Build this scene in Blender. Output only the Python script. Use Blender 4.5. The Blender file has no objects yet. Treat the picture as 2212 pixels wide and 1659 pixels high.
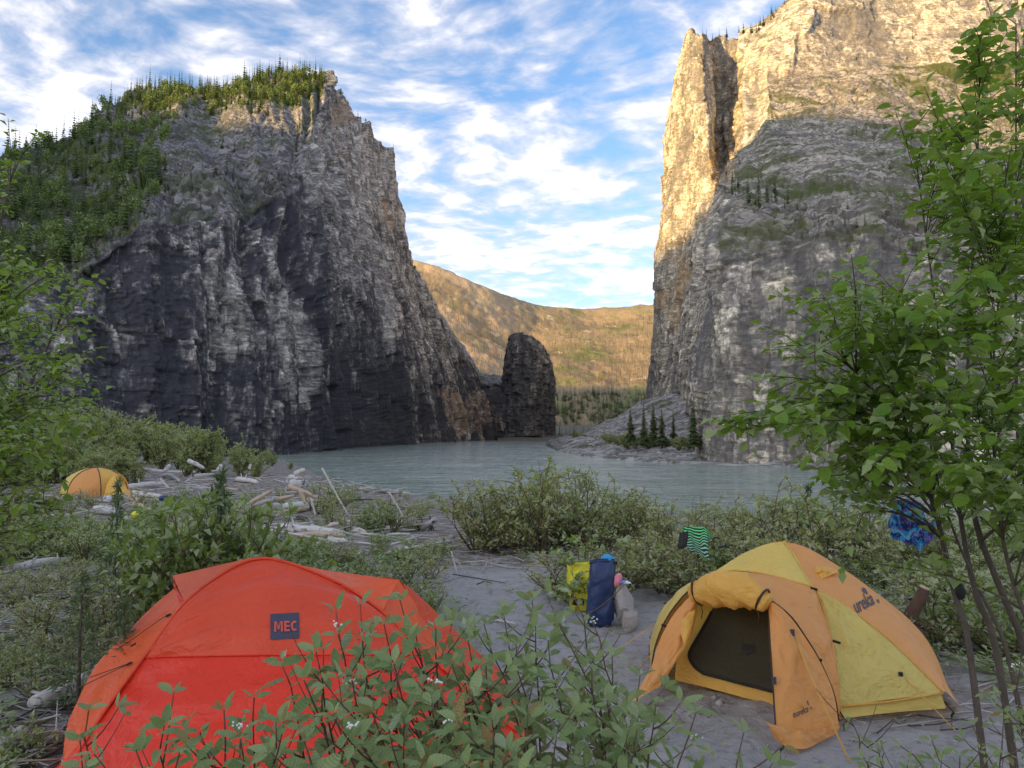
import bpy, bmesh, math, random
import numpy as np
from mathutils import Vector, Matrix
from mathutils.bvhtree import BVHTree

random.seed(7)
rng = np.random.default_rng(7)
scene = bpy.context.scene
COL = scene.collection
R = math.radians

# ------------------------------------------------------------------ camera
EYE = 2.15
PITCH = R(3.8)
cam_d = bpy.data.cameras.new('camera')
cam_d.lens = 26.0
cam_d.sensor_width = 36.0
cam_d.clip_start = 0.05
cam_d.clip_end = 12000
cam = bpy.data.objects.new('camera', cam_d)
cam.location = (0, 0, EYE)
cam.rotation_euler = (R(90) + PITCH, 0, 0)
COL.objects.link(cam)
scene.camera = cam

# ------------------------------------------------------------------ sun and sky
SUN_AZ = R(50)              # degrees to the left of straight behind the camera
SUN_EL = R(9)
TO_SUN = Vector((-math.sin(SUN_AZ) * math.cos(SUN_EL), -math.cos(SUN_AZ) * math.cos(SUN_EL), math.sin(SUN_EL)))
sun_d = bpy.data.lights.new('sun', 'SUN')
sun_d.energy = 2.5
sun_d.angle = R(0.4)
sun_d.color = (1.0, 0.64, 0.22)
sun = bpy.data.objects.new('sun', sun_d)
sun.rotation_euler = TO_SUN.to_track_quat('Z', 'Y').to_euler()
COL.objects.link(sun)

world = bpy.data.worlds.new('World')
scene.world = world
world.use_nodes = True


class NT:
    """small helper round a node tree"""
    def __init__(self, tree):
        self.t = tree
        self.n = tree.nodes
        self.l = tree.links

    def add(self, kind, **kw):
        nd = self.n.new(kind)
        for k, v in kw.items():
            setattr(nd, k, v)
        return nd

    def put(self, sock, v):
        if hasattr(v, 'is_output'):
            self.l.new(v, sock)
        elif v is not None:
            if isinstance(v, (tuple, list)) and len(v) == 3 and sock.type == 'RGBA':
                v = (*v, 1)
            sock.default_value = v

    def math(self, op, a, b=None, c=None, clamp=False):
        nd = self.add('ShaderNodeMath', operation=op, use_clamp=clamp)
        self.put(nd.inputs[0], a)
        if b is not None:
            self.put(nd.inputs[1], b)
        if c is not None:
            self.put(nd.inputs[2], c)
        return nd.outputs[0]

    def mix(self, f, a, b, mode='MIX'):
        nd = self.add('ShaderNodeMix', data_type='RGBA', blend_type=mode)
        nd.clamp_factor = True
        self.put(nd.inputs[0], f)
        self.put(nd.inputs[6], a)
        self.put(nd.inputs[7], b)
        return nd.outputs[2]

    def smooth(self, v, a, b, lo=0.0, hi=1.0):
        nd = self.add('ShaderNodeMapRange', interpolation_type='SMOOTHSTEP')
        self.put(nd.inputs[0], v)
        for i, x in enumerate((a, b, lo, hi)):
            nd.inputs[1 + i].default_value = x
        return nd.outputs[0]

    def noise(self, vec, scale=1.0, detail=4.0, rough=0.55, dist=0.0, lac=2.0):
        nd = self.add('ShaderNodeTexNoise')
        self.put(nd.inputs['Vector'], vec)
        nd.inputs['Scale'].default_value = scale
        nd.inputs['Detail'].default_value = detail
        nd.inputs['Roughness'].default_value = rough
        nd.inputs['Distortion'].default_value = dist
        nd.inputs['Lacunarity'].default_value = lac
        return nd.outputs[0]

    def mapping(self, vec, scale=(1, 1, 1), rot=(0, 0, 0), loc=(0, 0, 0)):
        nd = self.add('ShaderNodeMapping')
        self.put(nd.inputs[0], vec)
        nd.inputs['Location'].default_value = loc
        nd.inputs['Rotation'].default_value = rot
        nd.inputs['Scale'].default_value = scale
        return nd.outputs[0]

    def vor(self, vec, scale=1.0, feature='F1', out=0):
        nd = self.add('ShaderNodeTexVoronoi', feature=feature)
        self.put(nd.inputs['Vector'], vec)
        nd.inputs['Scale'].default_value = scale
        return nd.outputs[out]

    def obj(self):
        return self.add('ShaderNodeTexCoord').outputs['Object']

    def bump(self, h, strength=0.5, dist=0.1, normal=None):
        nd = self.add('ShaderNodeBump')
        nd.inputs['Strength'].default_value = strength
        nd.inputs['Distance'].default_value = dist
        self.put(nd.inputs['Height'], h)
        if normal is not None:
            self.put(nd.inputs['Normal'], normal)
        return nd.outputs[0]


def build_world():
    t = NT(world.node_tree)
    t.n.clear()
    out = t.add('ShaderNodeOutputWorld')
    bg = t.add('ShaderNodeBackground')
    bg.inputs['Strength'].default_value = 0.15
    sky = t.add('ShaderNodeTexSky', sky_type='NISHITA')
    sky.sun_disc = False
    sky.sun_elevation = SUN_EL
    sky.sun_rotation = math.atan2(TO_SUN.x, TO_SUN.y)
    sky.altitude = 500
    sky.air_density = 1.0
    sky.dust_density = 2.0
    sky.ozone_density = 2.0
    d = t.add('ShaderNodeTexCoord').outputs['Generated']
    s = t.add('ShaderNodeSeparateXYZ')
    t.put(s.inputs[0], d)
    zz = t.math('ADD', t.math('MAXIMUM', s.outputs[2], 0.0), 0.10)
    u = t.math('DIVIDE', s.outputs[0], zz)
    v = t.math('DIVIDE', s.outputs[1], zz)
    c = t.add('ShaderNodeCombineXYZ')
    t.put(c.inputs[0], u)
    t.put(c.inputs[1], v)
    uv = c.outputs[0]
    warp = t.add('ShaderNodeTexNoise')
    t.put(warp.inputs['Vector'], uv)
    warp.inputs['Scale'].default_value = 1.6
    warp.inputs['Detail'].default_value = 3
    va = t.add('ShaderNodeVectorMath', operation='MULTIPLY_ADD')
    t.put(va.inputs[0], warp.outputs[1])
    va.inputs[1].default_value = (0.30, 0.30, 0.0)
    t.put(va.inputs[2], uv)
    wuv = va.outputs[0]
    # coverage: where the sheet of cloud is thick or thin
    cov = t.noise(t.mapping(uv, loc=(8.8, 4.1, 0)), scale=0.75, detail=3, rough=0.5)
    # puffs, drawn out along one wind direction
    puff = t.noise(t.mapping(wuv, scale=(1.6, 1.9, 1), rot=(0, 0, R(38)), loc=(12.4, -2.1, 0)), scale=1.75, detail=6, rough=0.52)
    fine = t.noise(t.mapping(wuv, scale=(2.0, 2.4, 1), rot=(0, 0, R(30)), loc=(7.7, 2.2, 0)), scale=4.2, detail=4, rough=0.55)
    dens = t.math('ADD', t.math('MULTIPLY', puff, 0.52), t.math('MULTIPLY', fine, 0.48))
    dens = t.math('ADD', dens, t.math('MULTIPLY', t.math('SUBTRACT', cov, 0.5), 0.42))
    # the sheet closes towards the horizon because one looks along it
    low = t.smooth(s.outputs[2], 0.05, 0.55, 0.06, 0.012)
    dens = t.math('ADD', dens, low)
    alpha = t.smooth(dens, 0.40, 0.62)
    bright = t.smooth(dens, 0.49, 0.76)
    cloud = t.mix(bright, (1.42, 1.41, 1.57), (2.95, 2.83, 2.75))
    skyc = t.mix(1.0, sky.outputs[0], (0.60, 0.66, 0.74), 'MULTIPLY')
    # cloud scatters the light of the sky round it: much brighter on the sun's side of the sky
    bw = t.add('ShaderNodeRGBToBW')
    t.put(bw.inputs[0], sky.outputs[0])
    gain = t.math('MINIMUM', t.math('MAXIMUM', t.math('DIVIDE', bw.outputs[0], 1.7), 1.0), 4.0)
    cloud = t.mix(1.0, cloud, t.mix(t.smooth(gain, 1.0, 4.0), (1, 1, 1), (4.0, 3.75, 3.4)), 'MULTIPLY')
    # milky veil low down
    veil = t.smooth(s.outputs[2], 0.0, 0.45, 0.60, 0.0)
    skyc = t.mix(veil, skyc, (1.45, 1.7, 2.2))
    # thin cloud: the sky behind shows through, the cloud adds its own scattered light
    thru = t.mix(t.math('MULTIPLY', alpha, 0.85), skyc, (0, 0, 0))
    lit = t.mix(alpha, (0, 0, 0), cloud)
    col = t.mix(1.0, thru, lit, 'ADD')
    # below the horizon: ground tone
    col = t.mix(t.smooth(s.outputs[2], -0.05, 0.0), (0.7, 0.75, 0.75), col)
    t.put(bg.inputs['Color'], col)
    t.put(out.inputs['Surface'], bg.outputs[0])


build_world()

vs = scene.view_settings
scene.display_settings.display_device = 'sRGB'
vs.view_transform = 'Standard'
vs.look = 'None'
vs.gamma = 1.0
vs.exposure = 1.82
vs.use_curve_mapping = False
scene.cycles.max_bounces = 8
scene.cycles.transparent_max_bounces = 8
scene.cycles.use_denoising = True

# ------------------------------------------------------------------ picture-to-place helpers (2212 px wide view of the photo, and 2560 px)
FPX = 26 / 36 * 2212
CP, SP = math.cos(PITCH), math.sin(PITCH)


def P(xd, yd, Y):
    x = (xd - 1106) / FPX
    y = (829.5 - yd) / FPX
    r = Vector((x, CP - y * SP, SP + y * CP))
    return Vector((0, 0, EYE)) + r * (Y / r.y)


K = 2212 / 2560


def S(xs, ys, Y):
    return P(xs * K, ys * K, Y)


def proj(p):
    """world point (N,3) -> pixels in the 2212 view"""
    p = np.asarray(p, float)
    dx, dy, dz = p[..., 0], p[..., 1], p[..., 2] - EYE
    f = dy * CP + dz * SP
    up = -dy * SP + dz * CP
    f = np.where(f < 1e-3, 1e-3, f)
    return 1106 + FPX * dx / f, 829.5 - FPX * up / f


# ------------------------------------------------------------------ noise in numpy
def hsh(ix, iy, iz=0, seed=0):
    ix = np.asarray(ix).astype(np.int64)
    iy = np.asarray(iy).astype(np.int64)
    iz = np.asarray(iz).astype(np.int64)
    n = (ix * 374761393 + iy * 668265263 + iz * 2147483647 + seed * 1274126177) & 0xffffffff
    n = ((n ^ (n >> 13)) * 1274126177) & 0xffffffff
    n = ((n ^ (n >> 16)) * 2246822519) & 0xffffffff
    n = n ^ (n >> 15)
    return (n & 0xffffff) / float(0xffffff)


def vn(x, y, z=None, seed=0):
    x = np.asarray(x, float)
    y = np.asarray(y, float)
    z = np.zeros_like(x) if z is None else np.asarray(z, float)
    ix, iy, iz = np.floor(x), np.floor(y), np.floor(z)
    fx, fy, fz = x - ix, y - iy, z - iz
    fx = fx * fx * (3 - 2 * fx)
    fy = fy * fy * (3 - 2 * fy)
    fz = fz * fz * (3 - 2 * fz)
    o = 0
    for a in (0, 1):
        wx = fx if a else 1 - fx
        for b in (0, 1):
            wy = fy if b else 1 - fy
            for c in (0, 1):
                wz = fz if c else 1 - fz
                o = o + wx * wy * wz * hsh(ix + a, iy + b, iz + c, seed)
    return o * 2 - 1


def fbm(x, y, z=None, oct=4, gain=0.5, seed=0):
    o, a, f = 0, 1.0, 1.0
    for i in range(oct):
        o = o + a * vn(np.asarray(x) * f, np.asarray(y) * f, None if z is None else np.asarray(z) * f, seed + i)
        a *= gain
        f *= 2.03
    return o


def sstep(a, b, x):
    t = np.clip((np.asarray(x, float) - a) / (b - a), 0, 1)
    return t * t * (3 - 2 * t)


# ------------------------------------------------------------------ mesh helpers
def np_mesh(name, verts, faces, mats=(), smooth=False, attrs=None, midx=None):
    """faces: (M,3) or (M,4) array"""
    verts = np.asarray(verts, np.float32)
    faces = np.asarray(faces, np.int32)
    k = faces.shape[1]
    me = bpy.data.meshes.new(name)
    me.vertices.add(len(verts))
    me.vertices.foreach_set('co', verts.ravel())
    me.loops.add(len(faces) * k)
    me.loops.foreach_set('vertex_index', faces.ravel())
    me.polygons.add(len(faces))
    me.polygons.foreach_set('loop_start', np.arange(len(faces), dtype=np.int32) * k)
    me.polygons.foreach_set('loop_total', np.full(len(faces), k, np.int32))
    if smooth:
        me.polygons.foreach_set('use_smooth', np.ones(len(faces), bool))
    if midx is not None:
        me.polygons.foreach_set('material_index', np.asarray(midx, np.int32))
    for m in mats:
        me.materials.append(m)
    if attrs:
        for an, av in attrs.items():
            at = me.attributes.new(an, 'FLOAT', 'POINT')
            at.data.foreach_set('value', np.asarray(av, np.float32).ravel())
    me.update(calc_edges=True)
    me.validate()
    return me


def grid_faces(nu, nv, off=0):
    i = np.arange(nu - 1)[:, None] * nv + np.arange(nv - 1)[None, :] + off
    i = i.ravel()
    return np.stack([i, i + nv, i + nv + 1, i + 1], 1)


def link(name, me, parent=None):
    o = bpy.data.objects.new(name, me)
    COL.objects.link(o)
    if parent is not None:
        o.parent = parent
    return o


def tag(o, label=None, cat=None, group=None, kind=None):
    if label:
        o['label'] = label
    if cat:
        o['category'] = cat
    if group:
        o['group'] = group
    if kind:
        o['kind'] = kind
    return o


def empty(name, loc, label, cat, group=None):
    o = bpy.data.objects.new(name, None)
    o.empty_display_size = 0.2
    o.location = loc
    COL.objects.link(o)
    return tag(o, label, cat, group)


def part(name, me, root, kind=None, label=None):
    """part whose mesh is written in world coordinates, under a root that sits at its base"""
    o = bpy.data.objects.new(name, me)
    COL.objects.link(o)
    o.parent = root
    w = Vector(root.location)
    p = root.parent
    while p is not None:
        w = w + Vector(p.location)
        p = p.parent
    o.location = -w
    if kind:
        o['kind'] = kind
    if label:
        o['label'] = label
    return o


class MB:
    def __init__(self):
        self.v, self.f, self.m = [], [], []

    def tube(self, pts, r, n=6, cap=True, mi=0, wob=0.0, seed=0):
        pts = [Vector(p) for p in pts]
        if not hasattr(r, '__len__'):
            r = [r] * len(pts)
        rr = random.Random(seed)
        base = len(self.v)
        up = Vector((0, 0, 1))
        for i, p in enumerate(pts):
            a = pts[max(0, i - 1)]
            b = pts[min(len(pts) - 1, i + 1)]
            t = (b - a)
            if t.length < 1e-9:
                t = Vector((0, 0, 1))
            t.normalize()
            x = t.cross(up)
            if x.length < 0.1:
                x = t.cross(Vector((1, 0, 0)))
            x.normalize()
            y = x.cross(t)
            for k in range(n):
                an = 2 * math.pi * k / n
                q = r[i] * (1 + wob * rr.uniform(-1, 1))
                self.v.append(p + x * (q * math.cos(an)) + y * (q * math.sin(an)))
        for i in range(len(pts) - 1):
            for k in range(n):
                a = base + i * n + k
                b = base + i * n + (k + 1) % n
                self.f.append((a, b, b + n, a + n))
                self.m.append(mi)
        if cap:
            self.f.append(tuple(base + k for k in range(n))[::-1])
            self.m.append(mi)
            e = base + (len(pts) - 1) * n
            self.f.append(tuple(e + k for k in range(n)))
            self.m.append(mi)
        return self

    def rings(self, rings, cap0=True, cap1=True, mi=0):
        base = len(self.v)
        n = len(rings[0])
        for rg in rings:
            self.v += [Vector(p) for p in rg]
        for i in range(len(rings) - 1):
            for k in range(n):
                a = base + i * n + k
                b = base + i * n + (k + 1) % n
                self.f.append((a, b, b + n, a + n))
                self.m.append(mi)
        if cap0:
            self.f.append(tuple(base + k for k in range(n))[::-1])
            self.m.append(mi)
        if cap1:
            e = base + (len(rings) - 1) * n
            self.f.append(tuple(e + k for k in range(n)))
            self.m.append(mi)
        return self

    def poly(self, pts, mi=0):
        b = len(self.v)
        self.v += [Vector(p) for p in pts]
        self.f.append(tuple(range(b, b + len(pts))))
        self.m.append(mi)
        return self

    def box(self, c, sx, sy, sz, mi=0, rot=None):
        c = Vector(c)
        b = len(self.v)
        for dx in (-1, 1):
            for dy in (-1, 1):
                for dz in (-1, 1):
                    q = Vector((dx * sx / 2, dy * sy / 2, dz * sz / 2))
                    if rot is not None:
                        q = rot @ q
                    self.v.append(c + q)
        for f in ((0, 1, 3, 2), (4, 6, 7, 5), (0, 4, 5, 1), (2, 3, 7, 6), (0, 2, 6, 4), (1, 5, 7, 3)):
            self.f.append(tuple(b + i for i in f))
            self.m.append(mi)
        return self

    def mesh(self, name, mats, smooth=True):
        me = bpy.data.meshes.new(name)
        me.from_pydata([tuple(p) for p in self.v], [], self.f)
        if not isinstance(mats, (list, tuple)):
            mats = [mats]
        for m in mats:
            me.materials.append(m)
        me.polygons.foreach_set('material_index', self.m)
        me.polygons.foreach_set('use_smooth', [smooth] * len(self.f))
        me.update()
        return me


def resample(pts, n):
    p = np.array([tuple(q) for q in pts], float)
    # Catmull-Rom through the points, then even spacing
    if len(p) > 2:
        q = np.vstack([2 * p[0] - p[1], p, 2 * p[-1] - p[-2]])
        out = []
        for i in range(1, len(q) - 2):
            t = np.linspace(0, 1, 12, endpoint=False)[:, None]
            a, b, c, d = q[i - 1], q[i], q[i + 1], q[i + 2]
            out.append(0.5 * (2 * b + (c - a) * t + (2 * a - 5 * b + 4 * c - d) * t ** 2 + (3 * b - a - 3 * c + d) * t ** 3))
        out.append(p[-1:])
        p = np.vstack(out)
    s = np.r_[0, np.cumsum(np.linalg.norm(np.diff(p, axis=0), axis=1))]
    t = np.linspace(0, s[-1], n)
    return np.stack([np.interp(t, s, p[:, k]) for k in range(3)], 1)


# ------------------------------------------------------------------ materials
def mat(name):
    m = bpy.data.materials.new(name)
    m.use_nodes = True
    t = NT(m.node_tree)
    b = t.n['Principled BSDF']
    return m, t, b


def simple(name, col, rough=0.7, var=0.15, scale=8.0, bump=0.0, spec=0.3, metal=0.0):
    m, t, b = mat(name)
    n = t.noise(t.obj(), scale, 5, 0.6)
    dark = tuple(c * (1 - var) for c in col)
    lite = tuple(min(1, c * (1 + var)) for c in col)
    t.put(b.inputs['Base Color'], t.mix(n, dark, lite))
    b.inputs['Roughness'].default_value = rough
    b.inputs['Specular IOR Level'].default_value = spec
    b.inputs['Metallic'].default_value = metal
    if bump:
        t.put(b.inputs['Normal'], t.bump(n, bump, 0.02))
    return m


def fabric(name, col, trans=0.3, rough=0.45, tcol=None, crinkle=0.55):
    m, t, b = mat(name)
    co = t.obj()
    n = t.noise(co, 3.0, 5, 0.6)
    weave = t.noise(t.mapping(co, scale=(1, 1, 1)), 260.0, 2, 0.5)
    crease = t.noise(t.mapping(co, scale=(2.2, 2.2, 5.0), rot=(0.3, 0.5, 0.4)), 2.2, 6, 0.6, dist=1.2)
    c2 = t.mix(n, tuple(c * 0.90 for c in col), tuple(min(1, c * 1.08) for c in col))
    t.put(b.inputs['Base Color'], c2)
    b.inputs['Roughness'].default_value = rough
    b.inputs['Specular IOR Level'].default_value = 0.35
    # crinkles: sharp ridges where the nylon has been folded
    r1 = t.noise(t.mapping(co, scale=(1, 1, 1.6), rot=(0.4, 0.2, 0.9)), 4.5, 3, 0.5, dist=0.9)
    r2 = t.noise(t.mapping(co, scale=(1, 1, 1.3), rot=(0.9, 0.5, 0.2)), 11.0, 3, 0.55, dist=0.7)
    k1 = t.math('ABSOLUTE', t.math('SUBTRACT', r1, 0.5))
    k2 = t.math('ABSOLUTE', t.math('SUBTRACT', r2, 0.5))
    kk = t.math('ADD', t.math('MULTIPLY', k1, 1.2), t.math('MULTIPLY', k2, 0.55))
    nb = t.bump(kk, crinkle, 0.05)
    nb = t.bump(crease, 0.3, 0.02, nb)
    nb = t.bump(weave, 0.08, 0.002, nb)
    t.put(b.inputs['Normal'], nb)
    tr = t.add('ShaderNodeBsdfTranslucent')
    t.put(tr.inputs['Color'], tcol or col)
    mx = t.add('ShaderNodeMixShader')
    mx.inputs[0].default_value = trans
    t.l.new(b.outputs[0], mx.inputs[1])
    t.l.new(tr.outputs[0], mx.inputs[2])
    t.l.new(mx.outputs[0], t.n['Material Output'].inputs[0])
    return m


def leaf_mat(name, a, b_, back, attr=True, rough=0.42, trans=0.25, tcol=(0.20, 0.30, 0.04), extra=None):
    m, t, b = mat(name)
    if attr:
        an = t.add('ShaderNodeAttribute', attribute_name='rnd')
        rnd = an.outputs['Fac']
    else:
        rnd = t.add('ShaderNodeObjectInfo').outputs['Random']
    c = t.mix(rnd, a, b_)
    if extra is not None:
        sel = t.smooth(t.math('FRACT', t.math('MULTIPLY', rnd, 17.3)), 0.93, 0.96)
        c = t.mix(sel, c, extra)
    if not attr:
        # veins along the leaf: darker midrib lines
        co = t.obj()
        w = t.add('ShaderNodeTexWave', wave_type='BANDS', bands_direction='Y')
        t.put(w.inputs['Vector'], co)
        w.inputs['Scale'].default_value = 2.6
        w.inputs['Distortion'].default_value = 1.5
        c = t.mix(t.math('MULTIPLY', w.outputs['Fac'], 0.25), c, tuple(x * 0.6 for x in a))
        t.put(b.inputs['Normal'], t.bump(w.outputs['Fac'], 0.25, 0.04))
    bf = t.add('ShaderNodeNewGeometry').outputs['Backfacing']
    c = t.mix(bf, c, back)
    t.put(b.inputs['Base Color'], c)
    b.inputs['Roughness'].default_value = rough
    b.inputs['Specular IOR Level'].default_value = 0.30
    tr = t.add('ShaderNodeBsdfTranslucent')
    t.put(tr.inputs['Color'], tcol)
    mx = t.add('ShaderNodeMixShader')
    mx.inputs[0].default_value = trans
    t.l.new(b.outputs[0], mx.inputs[1])
    t.l.new(tr.outputs[0], mx.inputs[2])
    t.l.new(mx.outputs[0], t.n['Material Output'].inputs[0])
    return m


def rock_mat(name, dark, mid, light, rust, veg, streak=1.0, vegamt=0.5, talus=None, layer=1.0, bumpd=0.5):
    """bedded limestone: varnish streaks down the face, bedding, fresh blocks (attribute blk), rust, lichen green on ledges"""
    m, t, b = mat(name)
    co = t.obj()

    def A(n):
        return t.add('ShaderNodeAttribute', attribute_name=n).outputs['Fac']
    blk, lev, var, fresh, rustm, green = A('blk'), A('ledge'), A('varnish'), A('fresh'), A('rustm'), A('green')
    st1 = t.noise(t.mapping(co, scale=(0.05, 0.05, 0.007)), 1.0, 6, 0.62)
    st2 = t.noise(t.mapping(co, scale=(0.26, 0.26, 0.018)), 1.0, 7, 0.72)
    st3 = t.noise(t.mapping(co, scale=(0.9, 0.9, 0.06)), 1.0, 6, 0.75)
    bed = t.noise(t.mapping(co, scale=(0.010, 0.010, 0.40 * layer), rot=(0.03, 0.05, 0)), 1.0, 5, 0.72)
    big = t.noise(co, 0.020, 4, 0.55)
    fine = t.noise(t.mapping(co, scale=(1, 1, 0.7)), 1.1, 8, 0.80)
    base = t.mix(t.smooth(bed, 0.30, 0.70), mid, light)
    base = t.mix(t.smooth(blk, 0.52, 0.85), base, tuple(min(1, c * 1.30) for c in light))
    base = t.mix(t.math('MULTIPLY', t.smooth(fine, 0.40, 0.72), 0.55), base, tuple(c * 0.5 for c in mid))
    base = t.mix(t.math('MULTIPLY', t.smooth(st3, 0.52, 0.70), 0.55), base, tuple(c * 0.42 for c in mid))
    fm = t.math('MULTIPLY', fresh, t.smooth(t.math('ADD', t.math('MULTIPLY', st2, 0.5), t.math('MULTIPLY', fine, 0.5)), 0.38, 0.60))
    base = t.mix(t.math('MULTIPLY', fm, 0.6), base, t.mix(bed, light, tuple(min(1, c * 1.35) for c in light)))
    thin = t.noise(t.mapping(co, scale=(0.03, 0.03, 1.4 * layer), rot=(0.03, 0.05, 0)), 1.0, 3, 0.6)
    base = t.mix(t.smooth(thin, 0.57, 0.68, 0.0, 0.6), base, tuple(c * 0.4 for c in mid))
    # single blocks and flakes of rock, each with its own tone
    for sc, amt in (((0.34, 0.34, 0.13), 0.42), ((0.50, 0.50, 1.5), 0.34), ((1.1, 1.1, 1.7), 0.30)):
        vd = t.add('ShaderNodeTexVoronoi', feature='F1', distance='CHEBYCHEV')
        t.put(vd.inputs['Vector'], t.mapping(co, scale=sc, rot=(0.02, 0.03, 0.35)))
        vd.inputs['Scale'].default_value = 1.0
        sc_ = t.add('ShaderNodeSeparateColor')
        t.put(sc_.inputs[0], vd.outputs['Color'])
        g = t.smooth(sc_.outputs[0], 0.0, 1.0, 1 - amt, 1 + amt * 0.8)
        gc = t.add('ShaderNodeCombineColor')
        for q in range(3):
            t.put(gc.inputs[q], g)
        base = t.mix(1.0, base, gc.outputs[0], 'MULTIPLY')
    rm = t.math('MAXIMUM', t.math('MULTIPLY', t.math('MULTIPLY', t.smooth(st1, 0.55, 0.72), t.smooth(big, 0.50, 0.64)), 0.6), t.math('MULTIPLY', rustm, t.smooth(st2, 0.35, 0.65, 0.10, 0.70)))
    base = t.mix(rm, base, rust)
    vsum = t.math('ADD', t.math('MULTIPLY', st1, 0.38), t.math('MULTIPLY', st2, 0.36))
    vsum = t.math('ADD', vsum, t.math('MULTIPLY', st3, 0.26))
    vsum = t.math('ADD', vsum, t.math('MULTIPLY', t.math('SUBTRACT', big, 0.5), 0.30))
    vsum = t.math('ADD', vsum, t.math('MULTIPLY', t.math('SUBTRACT', var, 0.5), 0.36))
    vsum = t.math('SUBTRACT', vsum, t.math('MULTIPLY', t.math('SUBTRACT', blk, 0.5), 0.22))
    vsum = t.math('SUBTRACT', vsum, t.math('MULTIPLY', fresh, 0.07))
    vsum = t.math('SUBTRACT', vsum, t.math('MULTIPLY', rustm, 0.10))
    vsum = t.math('ADD', vsum, t.math('MULTIPLY', t.math('SUBTRACT', fine, 0.5), 0.22))
    vm = t.smooth(vsum, 0.42, 0.58)
    dk = t.mix(st3, tuple(c * 0.7 for c in dark), tuple(c * 1.5 for c in dark))
    base = t.mix(t.math('MULTIPLY', vm, streak), base, dk)
    if talus:
        tv = t.vor(t.mapping(co, scale=(0.8, 0.8, 1.1)), 1.0, 'F1', 1)
        sep = t.add('ShaderNodeSeparateColor')
        t.put(sep.inputs[0], tv)
        tc = t.mix(sep.outputs[0], tuple(c * 0.35 for c in talus), tuple(min(1, c * 1.7) for c in talus))
        te = t.vor(t.mapping(co, scale=(0.8, 0.8, 1.1)), 1.0, 'DISTANCE_TO_EDGE')
        tc = t.mix(t.smooth(te, 0.16, 0.0, 0.0, 0.5), tc, tuple(c * 0.2 for c in talus))
        tc = t.mix(t.smooth(big, 0.42, 0.62), tc, (0.72, 0.72, 0.74), 'MULTIPLY')
        tv2 = t.vor(t.mapping(co, scale=(0.22, 0.22, 0.35)), 1.0, 'F1', 1)
        s2 = t.add('ShaderNodeSeparateColor')
        t.put(s2.inputs[0], tv2)
        tc = t.mix(t.smooth(s2.outputs[1], 0.72, 0.80, 0.0, 0.8), tc, tuple(c * 0.42 for c in talus))
        tc = t.mix(t.smooth(s2.outputs[2], 0.80, 0.86, 0.0, 0.6), tc, tuple(min(1, c * 1.5) for c in talus))
        lw = t.math('ADD', lev, t.math('MULTIPLY', t.math('SUBTRACT', t.noise(co, 0.08, 5, 0.7), 0.5), 1.1))
        tc = t.mix(t.math('MULTIPLY', vm, 0.35 * streak), tc, dk)
        base = t.mix(t.smooth(lw, 0.35, 0.85), base, tc)
    vegn = t.noise(co, 0.05, 6, 0.70)
    vgm = t.math('MULTIPLY', t.smooth(vegn, 0.47, 0.60), t.smooth(lev, 0.10, 0.70))
    vgm = t.math('MAXIMUM', vgm, t.math('MULTIPLY', green, t.smooth(vegn, 0.38, 0.56)))
    vegc = t.mix(t.noise(co, 0.5, 4, 0.7), tuple(c * 0.55 for c in veg), tuple(c * 1.3 for c in veg))
    base = t.mix(t.math('MULTIPLY', vgm, t.math('MAXIMUM', green, vegamt)), base, vegc)
    t.put(b.inputs['Base Color'], base)
    b.inputs['Roughness'].default_value = 0.9
    b.inputs['Specular IOR Level'].default_value = 0.15
    h = t.math('ADD', t.math('MULTIPLY', fine, 0.8), t.math('MULTIPLY', st3, 0.9))
    h = t.math('ADD', h, t.math('MULTIPLY', bed, 0.8))
    h = t.math('ADD', h, t.math('MULTIPLY', thin, 0.6))
    t.put(b.inputs['Normal'], t.bump(h, 0.8, bumpd))
    return m

# ================================================================== GROUND
_sx = np.array([-400, -120, -70, -34, -18, -10, -2, 6, 17, 31, 60, 200, 500.])
_sy = np.array([190, 160, 142, 117, 76, 60, 55, 49, 45, 44, 44, 40, 40.])


def shore(x):
    return np.interp(x, _sx, _sy)


def gz(x, y):
    x = np.asarray(x, float)
    y = np.asarray(y, float)
    base = -0.018 * np.clip(y - 9, 0, 75)
    d = y - shore(x)
    lump = 0.05 * vn(x * 0.55, y * 0.55, seed=3) + 0.025 * vn(x * 1.7, y * 1.7, seed=4)
    out = sstep(6, 14, y) * (0.16 * vn(x * 0.2, y * 0.2, seed=5))
    z = base + lump * (0.5 + 0.5 * sstep(1, 6, np.abs(x - 0.9))) + out
    wide = np.interp(x, [-20, -9, -4], [9, 20, 30])
    return z + (-4.7 - z) * sstep(0, 1, (d + wide) / (wide + 3)) 


def gzf(x, y):
    return float(gz(x, y))


def G(xd, yd):
    """ground point seen at a pixel of the 2212 view"""
    lo = None
    for i in range(1500):
        Y = 1.5 * (1.004 ** i)
        p = P(xd, yd, Y)
        if p.z <= gzf(p.x, p.y):
            return Vector((p.x, p.y, gzf(p.x, p.y)))
    return P(xd, yd, 60)


def GS(xs, ys):
    return G(xs * K, ys * K)


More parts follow.
